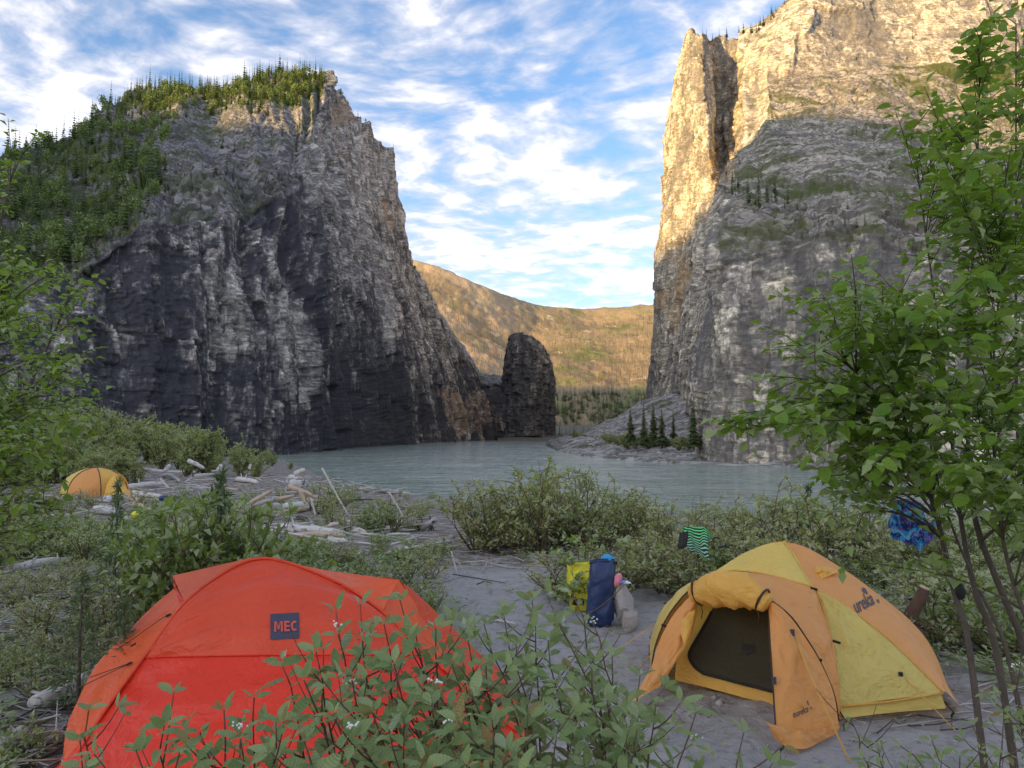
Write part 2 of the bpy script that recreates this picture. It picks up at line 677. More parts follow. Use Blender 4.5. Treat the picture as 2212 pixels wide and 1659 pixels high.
def m_sand():
    m, t, b = mat('silty_sand')
    co = t.obj()
    n1 = t.noise(co, 1.1, 6, 0.6)
    n2 = t.noise(co, 9.0, 6, 0.7)
    n3 = t.noise(co, 140.0, 3, 0.7)
    c = t.mix(n1, (0.31, 0.295, 0.285), (0.42, 0.405, 0.395))
    c = t.mix(t.smooth(n2, 0.48, 0.70), c, (0.20, 0.188, 0.178))
    c = t.mix(t.math('MULTIPLY', n3, 0.5), c, (0.40, 0.385, 0.37))
    # brown litter further from the trodden clearing
    sp = t.add('ShaderNodeSeparateXYZ')
    t.put(sp.inputs[0], co)
    litter = t.noise(co, 3.5, 6, 0.75)
    far = t.smooth(t.math('ABSOLUTE', t.math('SUBTRACT', sp.outputs[0], 1.2)), 2.0, 3.6)
    far = t.math('MAXIMUM', far, t.smooth(sp.outputs[1], 10.5, 13.0))
    lm = t.math('MULTIPLY', t.smooth(litter, 0.40, 0.56), far)
    c = t.mix(lm, c, t.mix(n2, (0.11, 0.085, 0.062), (0.22, 0.185, 0.145)))
    t.put(b.inputs['Base Color'], c)
    b.inputs['Roughness'].default_value = 0.92
    b.inputs['Specular IOR Level'].default_value = 0.2
    foot = t.noise(t.mapping(co, scale=(1, 1, 1)), 5.5, 5, 0.6, dist=0.8)
    h = t.math('ADD', t.math('MULTIPLY', foot, 1.0), t.math('MULTIPLY', n2, 0.35))
    h = t.math('ADD', h, t.math('MULTIPLY', n3, 0.05))
    t.put(b.inputs['Normal'], t.bump(h, 0.75, 0.12))
    return m


def build_ground():
    # near spacing fine, growing outwards to the horizon
    def axis(lo, hi, fine, near):
        a = list(np.arange(-near, near + fine, fine)) if lo < 0 else list(np.arange(lo, near, fine))
        s, x = fine, a[-1]
        up = []
        while x < hi:
            s *= 1.13
            x += s
            up.append(x)
        if lo < 0:
            return np.array(sorted([-q for q in up] + a + up))
        return np.array(a + up)
    xs = axis(-1, 5200, 0.085, 6.0)
    ya = np.array(list(np.arange(-8, 2.4, 0.4)) + list(np.arange(2.4, 13, 0.085)))
    up, s, x = [], 0.085, 13.0
    while x < 5200:
        s *= 1.06
        x += s
        up.append(x)
    dn, s, x = [], 0.5, -8.0
    while x > -2500:
        s *= 1.25
        x -= s
        dn.append(x)
    ys = np.array(sorted(dn + list(ya) + up))
    X, Y = np.meshgrid(xs, ys, indexing='ij')
    Z = gz(X, Y)
    near = (np.abs(X) < 7) & (Y > 2) & (Y < 14)
    fp = 1.15 * vn(X * 3.6 + 0.5 * vn(X * 2, Y * 2, seed=8), Y * 3.0, seed=9)
    foot = -0.06 * sstep(0.25, 0.75, fp) + 0.016 * vn(X * 5.5, Y * 5.5, seed=7) + 0.008 * vn(X * 11, Y * 11, seed=10)
    Z = Z + np.where(near, foot, 0)
    v = np.stack([X.ravel(), Y.ravel(), Z.ravel()], 1)
    me = np_mesh('ground', v, grid_faces(len(xs), len(ys)), [m_sand()], smooth=True)
    o = link('ground', me)
    tag(o, 'grey silty sand of the river bank with footprints and litter', kind='structure')


def build_water():
    m, t, b = mat('river_water')
    co = t.obj()
    n = t.noise(t.mapping(co, scale=(0.05, 0.14, 1)), 1.0, 3, 0.6)
    t.put(b.inputs['Base Color'], t.mix(n, (0.23, 0.285, 0.235), (0.30, 0.35, 0.30)))
    b.inputs['Roughness'].default_value = 0.07
    b.inputs['IOR'].default_value = 1.33
    b.inputs['Specular IOR Level'].default_value = 0.5
    w1 = t.noise(t.mapping(co, scale=(0.22, 0.55, 1), rot=(0, 0, 0.15)), 1.0, 3, 0.5, dist=0.6)
    w2 = t.noise(t.mapping(co, scale=(0.9, 1.9, 1), rot=(0, 0, -0.2)), 1.0, 3, 0.55, dist=0.4)
    patch = t.smooth(t.noise(t.mapping(co, scale=(0.02, 0.06, 1)), 1.0, 3, 0.5), 0.3, 0.7, 0.35, 1.0)
    h = t.math('ADD', t.math('MULTIPLY', w1, 0.9), t.math('MULTIPLY', w2, 0.35))
    t.put(b.inputs['Normal'], t.bump(t.math('MULTIPLY', h, patch), 0.95, 1.7))
    xs = np.concatenate([np.linspace(-900, -120, 40), np.linspace(-119, 140, 300), np.linspace(141, 900, 40)])
    ys = np.concatenate([np.linspace(25, 330, 420), np.linspace(331, 1100, 80)])
    X, Y = np.meshgrid(xs, ys, indexing='ij')
    Z = -3.35 + 0.05 * vn(X * 0.16, Y * 0.42, seed=21) + 0.03 * vn(X * 0.45, Y * 1.0, seed=22)
    v = np.stack([X.ravel(), Y.ravel(), Z.ravel()], 1)
    o = link('river', np_mesh('river', v, grid_faces(len(xs), len(ys)), [m], smooth=True))
    tag(o, 'wide grey-green river sliding past the cliffs', kind='structure')


# ================================================================== CLIFFS
def make_lattice(cols, nu, nv, back, smooth=3, foot=-7.0):
    """cols: per column a list of (px, py, depth); returns dense grid of world points"""
    A = np.array([[tuple(P(*c)) for c in col] for col in cols])          # (C, Rr, 3)
    px = np.array([[c[:2] for c in col] for col in cols], float)
    # the foot of every column goes down under the water
    if foot is not None:
        A[:, 0, 2] = np.minimum(A[:, 0, 2], foot)
    bk = A[:, -1].copy()
    dirv = bk.copy()
    dirv[:, 2] = 0
    dirv /= np.linalg.norm(dirv, axis=1)[:, None]
    bk = bk + dirv * back[0]
    bk[:, 2] += back[1]
    A = np.concatenate([A, bk[:, None, :]], 1)
    rl = np.linalg.norm(np.diff(px, axis=1), axis=2).mean(0)
    rl = np.r_[rl, 40.0]
    cl = np.linalg.norm(np.diff(px, axis=0), axis=2).mean(1)
    su = np.r_[0, np.cumsum(np.maximum(cl, 14))]
    sv = np.r_[0, np.cumsum(np.maximum(rl, 10))]
    tu = np.linspace(0, su[-1], nu)
    tv = np.linspace(0, sv[-1], nv)
    B = np.zeros((nu, A.shape[1], 3))
    for r in range(A.shape[1]):
        for k in range(3):
            B[:, r, k] = np.interp(tu, su, A[:, r, k])
    C_ = np.zeros((nu, nv, 3))
    for i in range(nu):
        for k in range(3):
            C_[i, :, k] = np.interp(tv, sv, B[i, :, k])
    for _ in range(smooth):
        D = C_.copy()
        D[1:-1] = 0.25 * C_[:-2] + 0.5 * C_[1:-1] + 0.25 * C_[2:]
        E = D.copy()
        E[:, 1:-1] = 0.25 * D[:, :-2] + 0.5 * D[:, 1:-1] + 0.25 * D[:, 2:]
        C_ = E
    return C_


def normals(C_):
    du = np.gradient(C_, axis=0)
    dv = np.gradient(C_, axis=1)
    n = np.cross(du, dv)
    n /= np.linalg.norm(n, axis=2)[..., None] + 1e-9
    # towards the viewer
    s = np.sign(-(n[..., 0] * C_[..., 0] + n[..., 1] * C_[..., 1] + n[..., 2] * (C_[..., 2] - EYE)))
    s[s == 0] = 1
    flip = np.sign(np.sum(s))
    return n * flip


def rock_relief(C_, seed, amp=1.0, big=6.0, talus_amp=1.2, strata=3.0, flutes=1.0):
    n = normals(C_)
    # soften the normals so that displacement does not fold
    for _ in range(8):
        n[1:-1, 1:-1] = (n[:-2, 1:-1] + n[2:, 1:-1] + n[1:-1, :-2] + n[1:-1, 2:] + 2 * n[1:-1, 1:-1]) / 6
    n /= np.linalg.norm(n, axis=2)[..., None] + 1e-9
    x, y, z = C_[..., 0], C_[..., 1], C_[..., 2]
    ledge = sstep(0.48, 0.76, n[..., 2])
    # run along the face
    step = np.linalg.norm(np.diff(C_[..., :2], axis=0), axis=2)
    s = np.zeros(x.shape)
    s[1:] = np.cumsum(step, axis=0)
    s = np.median(s, axis=1)[:, None] + 0 * z
    wz = z + 2.0 * vn(s * 0.02, z * 0.02, seed=seed) + 0.5 * vn(s * 0.15, z * 0.1, seed=seed + 1) + s * 0.03
    ws = s + 2.5 * vn(s * 0.03, z * 0.05, seed=seed + 2)
    d = big * fbm(x * 0.022, y * 0.022, z * 0.012, 3, 0.5, seed + 3)
    d += flutes * (2.2 * fbm(s * 0.10, s * 0 + 5, z * 0.016, 3, 0.55, seed + 5))
    blk = np.zeros(x.shape)
    for i, (T, W, a) in enumerate(((strata * 9.0, strata * 3.4, 1.7), (strata * 3.2, strata * 1.3, 0.75), (strata * 1.0, strata * 0.8, 0.42), (strata * 0.38, strata * 0.42, 0.26))):
        lay = np.floor(wz / T + 0.35 * vn(s * 0.05 / (i + 1), z * 0, seed=seed + 30 + i))
        offs = hsh(lay, lay * 0 + 7, 0, seed + 40 + i)
        cc = np.floor(ws / W + offs * 3)
        h = hsh(cc, lay, 0, seed + 50 + i)
        d += a * (h - 0.5) * 2 * amp * (1 - 0.92 * ledge)
        blk += h * (0.18, 0.30, 0.32, 0.20)[i]
        # open joints between beds
        fr = wz / T - np.floor(wz / T)
        d -= 0.22 * a * np.exp(-(fr / 0.04) ** 2) * amp * (1 - ledge)
    # broken stone on gentle slopes
    tl = np.abs(fbm(x * 0.35, y * 0.35, z * 0.35, 3, 0.6, seed + 60))
    tb = hsh(np.floor(x / 1.5 + 0.5 * vn(y, z)), np.floor(y / 2.4 + 0.5 * vn(x, z)), 0, seed + 61)
    tb2 = hsh(np.floor(x / 4.1 + 0.4 * vn(y * .4, z * .4)), np.floor(y / 5.7 + 0.4 * vn(x * .4, z)), 0, seed + 63)
    pat = sstep(0.0, 0.35, vn(x * 0.03, y * 0.03, z * 0.03, seed + 62))
    d += ledge * talus_amp * (tl * 0.6 + (tb - 0.4) * 1.1 + (tb2 - 0.5) * 2.6 * pat)
    return C_ + n * d[..., None], ledge, blk, n


def cliff_object(name, C_, m, attrs, label):
    nu, nv = C_.shape[:2]
    me = np_mesh(name, C_.reshape(-1, 3), grid_faces(nu, nv), [m], smooth=False, attrs={k: v.ravel() for k, v in attrs.items()})
    o = link(name, me)
    tag(o, label, kind='structure')
    return o


LEFT_COLS = [
    [(-420, 1010, 105), (-420, 880, 110), (-420, 740, 118), (-420, 640, 128), (-420, 520, 170), (-420, 440, 225)],
    [(-150, 1005, 118), (-150, 860, 124), (-150, 720, 132), (-150, 600, 145), (-150, 480, 190), (-150, 385, 245)],
    [(0, 1000, 130), (0, 860, 135), (0, 740, 141), (0, 640, 150), (0, 450, 205), (0, 352, 262)],
    [(95, 1000, 138), (95, 855, 142), (95, 720, 147), (95, 600, 155), (95, 430, 220), (95, 322, 285)],
    [(180, 1000, 146), (180, 850, 149), (180, 690, 153), (185, 560, 160), (190, 400, 235), (195, 262, 320)],
    [(290, 995, 158), (290, 840, 160), (290, 650, 164), (297, 480, 171), (290, 335, 275), (285, 200, 385)],
    [(420, 992, 170), (420, 830, 173), (420, 640, 178), (425, 480, 190), (410, 285, 310), (420, 176, 420)],
    [(530, 990, 180), (540, 820, 185), (545, 630, 191), (550, 450, 210), (545, 290, 315), (550, 166, 425)],
    [(640, 984, 193), (640, 820, 199), (640, 620, 212), (638, 425, 240), (640, 275, 315), (640, 160, 415)],
    [(740, 972, 245), (725, 800, 250), (708, 600, 262), (697, 420, 288), (692, 265, 335), (697, 154, 395)],
    [(790, 967, 283), (770, 800, 288), (750, 600, 300), (730, 430, 325), (716, 300, 352), (706, 172, 402)],
    [(840, 962, 325), (815, 800, 330), (792, 600, 345), (768, 440, 365), (748, 320, 390), (718, 208, 420)],
    [(920, 955, 405), (895, 800, 410), (860, 620, 420), (838, 480, 430), (818, 380, 445), (790, 258, 460)],
    [(945, 953, 440), (918, 800, 445), (884, 640, 452), (858, 520, 460), (850, 420, 468), (838, 318, 478)],
    [(962, 952, 455), (938, 800, 460), (902, 650, 466), (872, 560, 472), (866, 440, 480), (852, 326, 488)],
    [(990, 951, 480), (962, 850, 484), (930, 740, 488), (905, 660, 493), (886, 610, 498), (874, 556, 505)],
    [(1010, 951, 510), (990, 880, 513), (965, 790, 517), (944, 720, 521), (926, 660, 525), (902, 580, 532)],
    [(1030, 950, 535), (1018, 900, 537), (1003, 850, 540), (984, 800, 543), (966, 750, 546), (936, 660, 552)],
    [(1050, 950, 552), (1043, 915, 554), (1034, 880, 556), (1022, 845, 558), (1008, 815, 560), (985, 745, 564)],
    [(1075, 950, 566), (1073, 925, 567), (1069, 900, 568), (1062, 875, 570), (1052, 850, 572), (1035, 822, 576)],
    [(1110, 949, 574), (1110, 930, 575), (1108, 905, 576), (1105, 880, 578), (1100, 858, 580), (1090, 832, 584)],
    [(1140, 949, 590), (1140, 935, 600), (1140, 920, 610), (1140, 905, 620), (1140, 895, 630), (1140, 885, 640)],
]

RIGHT_COLS = [
    [(1480, 935, 620), (1480, 800, 620), (1480, 680, 620), (1490, 540, 620), (1495, 400, 620), (1500, 300, 620), (1505, 220, 620), (1510, 110, 620)],
    [(1405, 930, 480), (1412, 800, 482), (1422, 680, 482), (1432, 540, 482), (1440, 400, 482), (1446, 300, 482), (1458, 220, 482), (1492, 90, 476)],
    [(1396, 920, 430), (1402, 800, 430), (1412, 680, 430), (1422, 540, 430), (1430, 400, 430), (1434, 300, 430), (1446, 215, 430), (1484, 70, 430)],
    [(1412, 930, 400), (1420, 800, 403), (1430, 680, 405), (1440, 540, 410), (1447, 400, 412), (1452, 300, 414), (1462, 200, 416), (1492, 66, 420)],
    [(1440, 945, 360), (1447, 800, 368), (1460, 680, 372), (1474, 540, 378), (1492, 400, 385), (1494, 300, 388), (1497, 195, 394), (1504, 68, 406)],
    [(1468, 965, 320), (1478, 800, 328), (1492, 680, 338), (1512, 540, 352), (1541, 400, 362), (1537, 320, 370), (1526, 200, 382), (1517, 76, 398)],
    [(1488, 985, 260), (1492, 800, 275), (1512, 660, 300), (1534, 540, 330), (1556, 410, 368), (1553, 330, 420), (1549, 200, 444), (1547, 84, 462)],
    [(1497, 1000, 180), (1502, 830, 195), (1518, 690, 220), (1538, 550, 250), (1570, 415, 310), (1582, 330, 400), (1586, 200, 436), (1583, 80, 458)],
    [(1503, 1003, 136), (1507, 850, 140), (1522, 700, 145), (1540, 555, 152), (1562, 418, 174), (1612, 330, 330), (1606, 200, 392), (1606, 70, 436)],
    [(1540, 1004, 132), (1540, 850, 136), (1552, 700, 141), (1566, 548, 148), (1590, 405, 170), (1632, 300, 335), (1622, 190, 388), (1640, 45, 430)],
    [(1600, 1005, 128), (1600, 850, 132), (1606, 700, 137), (1614, 545, 144), (1632, 412, 166), (1662, 252, 325), (1654, 165, 385), (1688, 8, 430)],
    [(1680, 1007, 124), (1680, 850, 128), (1686, 690, 133), (1690, 525, 140), (1698, 440, 162), (1710, 236, 328), (1712, 160, 384), (1735, -20, 430)],
    [(1760, 1009, 120), (1760, 850, 124), (1762, 680, 129), (1765, 520, 136), (1768, 450, 158), (1775, 228, 332), (1780, 152, 388), (1800, -45, 432)],
    [(1880, 1014, 114), (1878, 850, 118), (1876, 680, 123), (1874, 512, 130), (1874, 446, 152), (1885, 236, 335), (1888, 140, 398), (1900, -60, 442)],
    [(2000, 1018, 108), (1990, 860, 112), (1986, 700, 117), (1984, 540, 124), (1984, 462, 146), (1995, 270, 328), (2000, 148, 402), (2010, -90, 450)],
    [(2120, 1021, 103), (2100, 860, 107), (2090, 715, 112), (2080, 580, 119), (2080, 500, 141), (2090, 300, 320), (2100, 150, 405), (2110, -110, 460)],
    [(2300, 1025, 98), (2280, 860, 102), (2260, 720, 107), (2240, 600, 114), (2230, 500, 136), (2220, 305, 322), (2220, 140, 412), (2220, -140, 475)],
    [(2900, 1035, 90), (2880, 860, 94), (2860, 720, 99), (2840, 600, 106), (2820, 480, 128), (2800, 300, 335), (2800, 120, 432), (2800, -220, 505)],
]

HILL_COLS = [
    [(700, 930, 900), (690, 760, 1150), (680, 600, 1400), (670, 540, 1500)],
    [(860, 930, 900), (860, 760, 1120), (860, 640, 1330), (860, 556, 1450)],
    [(930, 930, 900), (930, 780, 1100), (930, 660, 1320), (930, 574, 1450)],
    [(1000, 930, 910), (1000, 800, 1080), (1000, 700, 1280), (1000, 602, 1450)],
    [(1080, 930, 930), (1080, 830, 1060), (1080, 730, 1280), (1080, 632, 1480)],
    [(1160, 930, 960), (1160, 830, 1100), (1160, 740, 1330), (1160, 656, 1540)],
    [(1250, 930, 960), (1250, 820, 1100), (1250, 740, 1330), (1250, 662, 1580)],
    [(1340, 930, 960), (1340, 820, 1100), (1340, 740, 1330), (1340, 660, 1580)],
    [(1430, 930, 950), (1430, 820, 1090), (1430, 730, 1320), (1430, 654, 1560)],
    [(1560, 930, 930), (1560, 800, 1080), (1560, 710, 1300), (1560, 630, 1500)],
]

TALUS_COLS = [
    [(1180, 963, 330), (1180, 958, 345), (1185, 953, 360), (1190, 949, 380)],
    [(1205, 977, 222), (1205, 968, 240), (1215, 955, 275), (1230, 944, 330)],
    [(1250, 986, 178), (1250, 975, 196), (1265, 945, 265), (1285, 925, 345)],
    [(1310, 992, 156), (1310, 978, 178), (1325, 935, 260), (1340, 895, 355)],
    [(1380, 998, 140), (1385, 980, 164), (1385, 930, 250), (1388, 868, 355)],
    [(1450, 1002, 132), (1455, 980, 155), (1450, 925, 235), (1442, 848, 340)],
    [(1510, 1005, 128), (1520, 990, 145), (1525, 935, 200), (1530, 860, 290)],
    [(1600, 1008, 122), (1620, 1000, 132), (1640, 985, 140), (1660, 960, 150)],
    [(1700, 1011, 117), (1720, 1006, 121), (1740, 1000, 126), (1760, 990, 132)],
    [(1790, 1016, 112), (1800, 1013, 114), (1810, 1010, 118), (1820, 1006, 122)],
]


FRESH_L = [[(215, 700), (330, 690), (345, 740), (250, 770)], [(420, 560), (520, 545), (560, 640), (540, 770), (470, 760)], [(655, 350), (690, 330), (700, 560), (690, 720), (660, 560)],
           [(600, 600), (660, 620), (690, 800), (650, 900), (610, 760)], [(790, 640), (830, 630), (835, 720), (800, 730)], [(700, 230), (780, 250), (850, 330), (865, 480), (800, 470), (730, 330)],
           [(150, 600), (230, 590), (235, 640), (170, 660)], [(905, 800), (925, 800), (935, 945), (915, 945)], [(800, 540), (860, 560), (880, 640), (830, 620)]]
GREEN_L = [[(-400, 250), (90, 270), (200, 220), (290, 150), (700, 130), (690, 195), (600, 240), (480, 250), (380, 270), (345, 330), (360, 400), (300, 465), (230, 540), (120, 600), (-400, 660)]]
GREEN_R = [[(1600, 380), (1800, 400), (1960, 430), (1950, 460), (1700, 450), (1580, 430)], [(1720, 0), (1800, -60), (2200, -60), (2200, 60), (1900, 90), (1780, 60)], [(1900, 60), (2150, 90), (2180, 200), (1980, 210)]]
RUST_L = [[(950, 850), (1085, 860), (1085, 948), (950, 950)], [(715, 215), (790, 240), (800, 300), (740, 280)], [(800, 440), (850, 440), (850, 520), (810, 500)]]
FRESH_R = [[(1690, 455), (1990, 440), (1985, 520), (1880, 512), (1790, 545), (1700, 530)], [(1620, 560), (1680, 550), (1720, 640), (1640, 620)]]
RUST_R = [[(1545, 330), (1575, 325), (1585, 400), (1560, 410)], [(1445, 560), (1475, 540), (1480, 760), (1455, 800)]]


def mask(px, py, polys, seed):
    """stained or freshly broken areas of the face, with ragged edges"""
    wx = px + 22 * fbm(px * 0.03, py * 0.012, None, 4, 0.6, 820 + seed)
    wy = py + 30 * fbm(px * 0.03, py * 0.012, None, 4, 0.6, 840 + seed)
    o = np.zeros(px.shape)
    for p in polys:
        o = np.maximum(o, inpoly(wx, wy, p).astype(float))
    for _ in range(3):
        o[1:-1, 1:-1] = (o[:-2, 1:-1] + o[2:, 1:-1] + o[1:-1, :-2] + o[1:-1, 2:] + o[1:-1, 1:-1]) / 5
    return o


def inpoly(x, y, poly):
    x = np.asarray(x)
    y = np.asarray(y)
    c = np.zeros(x.shape, bool)
    p = np.array(poly, float)
    j = len(p) - 1
    for i in range(len(p)):
        xi, yi, xj, yj = *p[i], *p[j]
        c ^= ((yi > y) != (yj > y)) & (x < (xj - xi) * (y - yi) / (yj - yi + 1e-12) + xi)
        j = i
    return c


def build_cliffs():
    out = {}
    # ---- left wall
    L = make_lattice(LEFT_COLS, 520, 430, (160, 15), smooth=4)
    L2, ledge, blk, n = rock_relief(L, 100, amp=0.9, big=5.0, talus_amp=1.3, strata=2.6, flutes=1.5)
    x, y = proj(L)
    varn = 0.5 + 0.5 * vn(L[..., 0] * 0.02, L[..., 1] * 0.02, L[..., 2] * 0.012, seed=77)
    # the west face is heavily varnished, the oblique river face past the prow much less
    face = sstep(230, 330, L[..., 1])
    varn = np.clip(0.74 + 0.6 * (varn - 0.5) - 0.26 * face * sstep(10, 160, L[..., 2] + 40 * varn) - 0.10 * face, 0, 1)
    fr = mask(x, y, FRESH_L, 1)
    ru = mask(x, y, RUST_L, 2)
    gr = mask(x, y, GREEN_L, 5) * sstep(0.05, 0.35, ledge)
    mL = rock_mat('dark_limestone', (0.052, 0.053, 0.064), (0.235, 0.222, 0.214), (0.45, 0.415, 0.365), (0.40, 0.24, 0.12), (0.075, 0.10, 0.03),
                  streak=0.93, vegamt=0.55, talus=(0.26, 0.248, 0.242), layer=1.0)
    out['left'] = cliff_object('cliff', L2, mL, dict(blk=blk, ledge=ledge, varnish=varn, fresh=fr, rustm=ru, green=gr),
                               'dark streaked limestone cliff with a forested shoulder, left of the gap')
    # ---- right wall
    Rr = make_lattice(RIGHT_COLS, 560, 470, (140, 30), smooth=3)
    R2, ledge2, blk2, n2 = rock_relief(Rr, 300, amp=0.75, big=4.0, talus_amp=0.9, strata=2.6, flutes=1.0)
    varn2 = 0.42 + 0.35 * vn(Rr[..., 0] * 0.02, Rr[..., 1] * 0.02, Rr[..., 2] * 0.012, seed=78)
    mR = rock_mat('pale_limestone', (0.135, 0.13, 0.128), (0.43, 0.39, 0.325), (0.62, 0.55, 0.425), (0.42, 0.25, 0.09), (0.10, 0.115, 0.035),
                  streak=0.78, vegamt=0.8, talus=(0.39, 0.35, 0.295), layer=1.2)
    qx, qy = proj(Rr)
    fr2 = mask(qx, qy, FRESH_R, 3)
    ru2 = mask(qx, qy, RUST_R, 4)
    out['right'] = cliff_object('cliff', R2, mR, dict(blk=blk2, ledge=ledge2, varnish=varn2, fresh=fr2, rustm=ru2, green=mask(qx, qy, GREEN_R, 6) * sstep(0.1, 0.5, ledge2)),
                                'tall pale limestone cliff with a pinnacle and scree slope, right of the gap')
    # ---- hill beyond
    H = make_lattice(HILL_COLS, 260, 150, (500, -40), smooth=4)
    nH = normals(H)
    d = 14 * fbm(H[..., 0] * 0.006, H[..., 1] * 0.006, H[..., 2] * 0.006, 5, 0.5, 500) + 3.0 * np.abs(fbm(H[..., 0] * 0.05, H[..., 1] * 0.05, H[..., 2] * 0.05, 3, 0.5, 510))
    d *= np.r_[np.ones(120), np.linspace(1, 0.2, 30)][None, :]
    H2 = H + nH * d[..., None]
    m, t, b = mat('burnt_hillside')
    co = t.obj()
    n1 = t.noise(co, 0.012, 6, 0.65)
    n2 = t.noise(t.mapping(co, scale=(1, 1, 0.25)), 0.10, 5, 0.7)
    n3 = t.noise(co, 0.03, 5, 0.6)
    c = t.mix(n2, (0.20, 0.155, 0.10), (0.37, 0.295, 0.19))
    c = t.mix(t.smooth(n1, 0.48, 0.62), c, (0.185, 0.205, 0.085))
    c = t.mix(t.math('MULTIPLY', t.smooth(n3, 0.60, 0.70), 0.8), c, (0.55, 0.46, 0.34))
    sp = t.add('ShaderNodeSeparateXYZ')
    t.put(sp.inputs[0], co)
    scree = t.math('MULTIPLY', t.smooth(sp.outputs[0], 60.0, -80.0), t.smooth(t.noise(co, 0.01, 3, 0.5), 0.36, 0.52))
    c = t.mix(t.math('MULTIPLY', scree, 0.75), c, (0.50, 0.375, 0.25))
    t.put(b.inputs['Base Color'], c)
    b.inputs['Roughness'].default_value = 0.95
    b.inputs['Specular IOR Level'].default_value = 0.1
    t.put(b.inputs['Normal'], t.bump(t.math('ADD', n2, t.math('MULTIPLY', n1, 3.0)), 1.0, 3.0))
    o = link('hill', np_mesh('hill', H2.reshape(-1, 3), grid_faces(260, 150), [m], smooth=False))
    tag(o, 'sunlit burnt hillside beyond the river gap', kind='structure')
    out['hill'] = H2
    # ---- talus and gravel beach at the foot of the right wall
    T = make_lattice(TALUS_COLS, 240, 110, (60, -20), smooth=3, foot=None)
    nT = normals(T)
    d = 1.1 * fbm(T[..., 0] * 0.08, T[..., 1] * 0.08, None, 3, 0.5, 600) * sstep(0.0, 0.3, np.linspace(0, 1, 110))[None, :] + 0.55 * (hsh(np.floor(T[..., 0] / 1.1), np.floor(T[..., 1] / 1.6), 0, 601) - 0.3) * (hsh(np.floor(T[..., 0] / 5), np.floor(T[..., 1] / 7), 0, 602) > 0.3)
    T2 = T + nT * d[..., None]
    T2[:, :4, 2] -= np.array([4, 2.2, 1.0, 0.3])[None, :]
    m, t, b = mat('beach_gravel')
    co = t.obj()
    cv = t.vor(co, 0.9, 'F1', 1)
    sp = t.add('ShaderNodeSeparateColor')
    t.put(sp.inputs[0], cv)
    c = t.mix(sp.outputs[0], (0.13, 0.122, 0.115), (0.50, 0.475, 0.44))
    cv2 = t.vor(co, 0.35, 'F1', 1)
    sp2 = t.add('ShaderNodeSeparateColor')
    t.put(sp2.inputs[0], cv2)
    c = t.mix(t.smooth(sp2.outputs[1], 0.74, 0.80, 0.0, 0.75), c, (0.11, 0.105, 0.10))
    c = t.mix(t.smooth(sp2.outputs[2], 0.82, 0.88, 0.0, 0.7), c, (0.56, 0.53, 0.49))
    c = t.mix(t.smooth(t.noise(co, 0.09, 5, 0.6), 0.55, 0.66), c, (0.09, 0.11, 0.04))
    t.put(b.inputs['Base Color'], c)
    b.inputs['Roughness'].default_value = 0.9
    t.put(b.inputs['Normal'], t.bump(t.noise(co, 1.4, 5, 0.7), 1.0, 0.6))
    o = link('beach', np_mesh('beach', T2.reshape(-1, 3), grid_faces(240, 110), [m], smooth=False))
    tag(o, 'gravel beach and talus at the foot of the right cliff', kind='structure')
    out['talus'] = T2
    # ---- pulpit of rock in the gap: a free-standing tower
    lv = [(955, 1070, 1205), (930, 1074, 1202), (880, 1080, 1199), (840, 1085, 1196), (810, 1089, 1193), (790, 1092, 1188), (770, 1094, 1181),
          (755, 1094, 1176), (742, 1097, 1170), (733, 1100, 1164), (728, 1103, 1157), (724, 1107, 1150)]
    D0 = 592.0
    nk = 150
    rows = []
    lev = np.array(lv, float)
    yy = np.linspace(955, 724, 150)
    xl = np.interp(-yy, -lev[:, 0], lev[:, 1])
    xr = np.interp(-yy, -lev[:, 0], lev[:, 2])
    for k in range(150):
        a = P(xl[k], yy[k], D0)
        c = P(xr[k], yy[k], D0)
        ce = (a + c) / 2
        r = (c - a).length / 2
        th = np.linspace(0, 2 * np.pi, nk, endpoint=False)
        rows.append(np.stack([ce.x + r * np.cos(th), ce.y + r * 1.25 * np.sin(th), np.full(nk, ce.z if k else -8.0)], 1))
    top = rows[-1].mean(0)
    rows.append(rows[-1] * 0.45 + top * 0.55 + [0, 0, 1.0])
    rows.append(np.tile(top + [0, 0, 1.4], (nk, 1)))
    C3 = np.array(rows)                                   # (levels, around, 3)
    x, y, z = C3[..., 0], C3[..., 1], C3[..., 2]
    th = np.linspace(0, 2 * np.pi, nk, endpoint=False)[None, :] + 0 * z
    d = np.zeros(z.shape)
    blk3 = np.zeros(z.shape)
    for i, (Tt, W, a) in enumerate(((40, 7, 1.1), (11, 4.5, 0.9), (4, 3, 0.6), (1.4, 2, 0.3))):
        lay = np.floor(z / Tt)
        per = max(3, int(130 / W))
        cc = np.floor(th / (2 * np.pi) * per + hsh(lay, lay * 0, 0, 700 + i)) % per
        h = hsh(cc, lay, 0, 710 + i)
        d += a * (h - 0.5) * 2.6
        blk3 += 0.25 * h
    d *= np.r_[np.ones(147), np.linspace(0.9, 0.2, 5)][:, None]
    C3[..., 0] += np.cos(th) * d
    C3[..., 1] += np.sin(th) * d
    jag = hsh(np.floor(th * 1.6), 0 * th, 0, 722) * 7 + hsh(np.floor(th * 4), 0 * th, 0, 721) * 4 - 7.5
    C3[..., 2] += jag * sstep(0.80, 0.98, np.linspace(0, 1, 152))[:, None]
    f = []
    nl = len(rows)
    i = np.arange(nl - 1)[:, None] * nk + np.arange(nk)[None, :]
    j = np.arange(nl - 1)[:, None] * nk + (np.arange(nk)[None, :] + 1) % nk
    f = np.stack([i.ravel(), j.ravel(), j.ravel() + nk, i.ravel() + nk], 1)
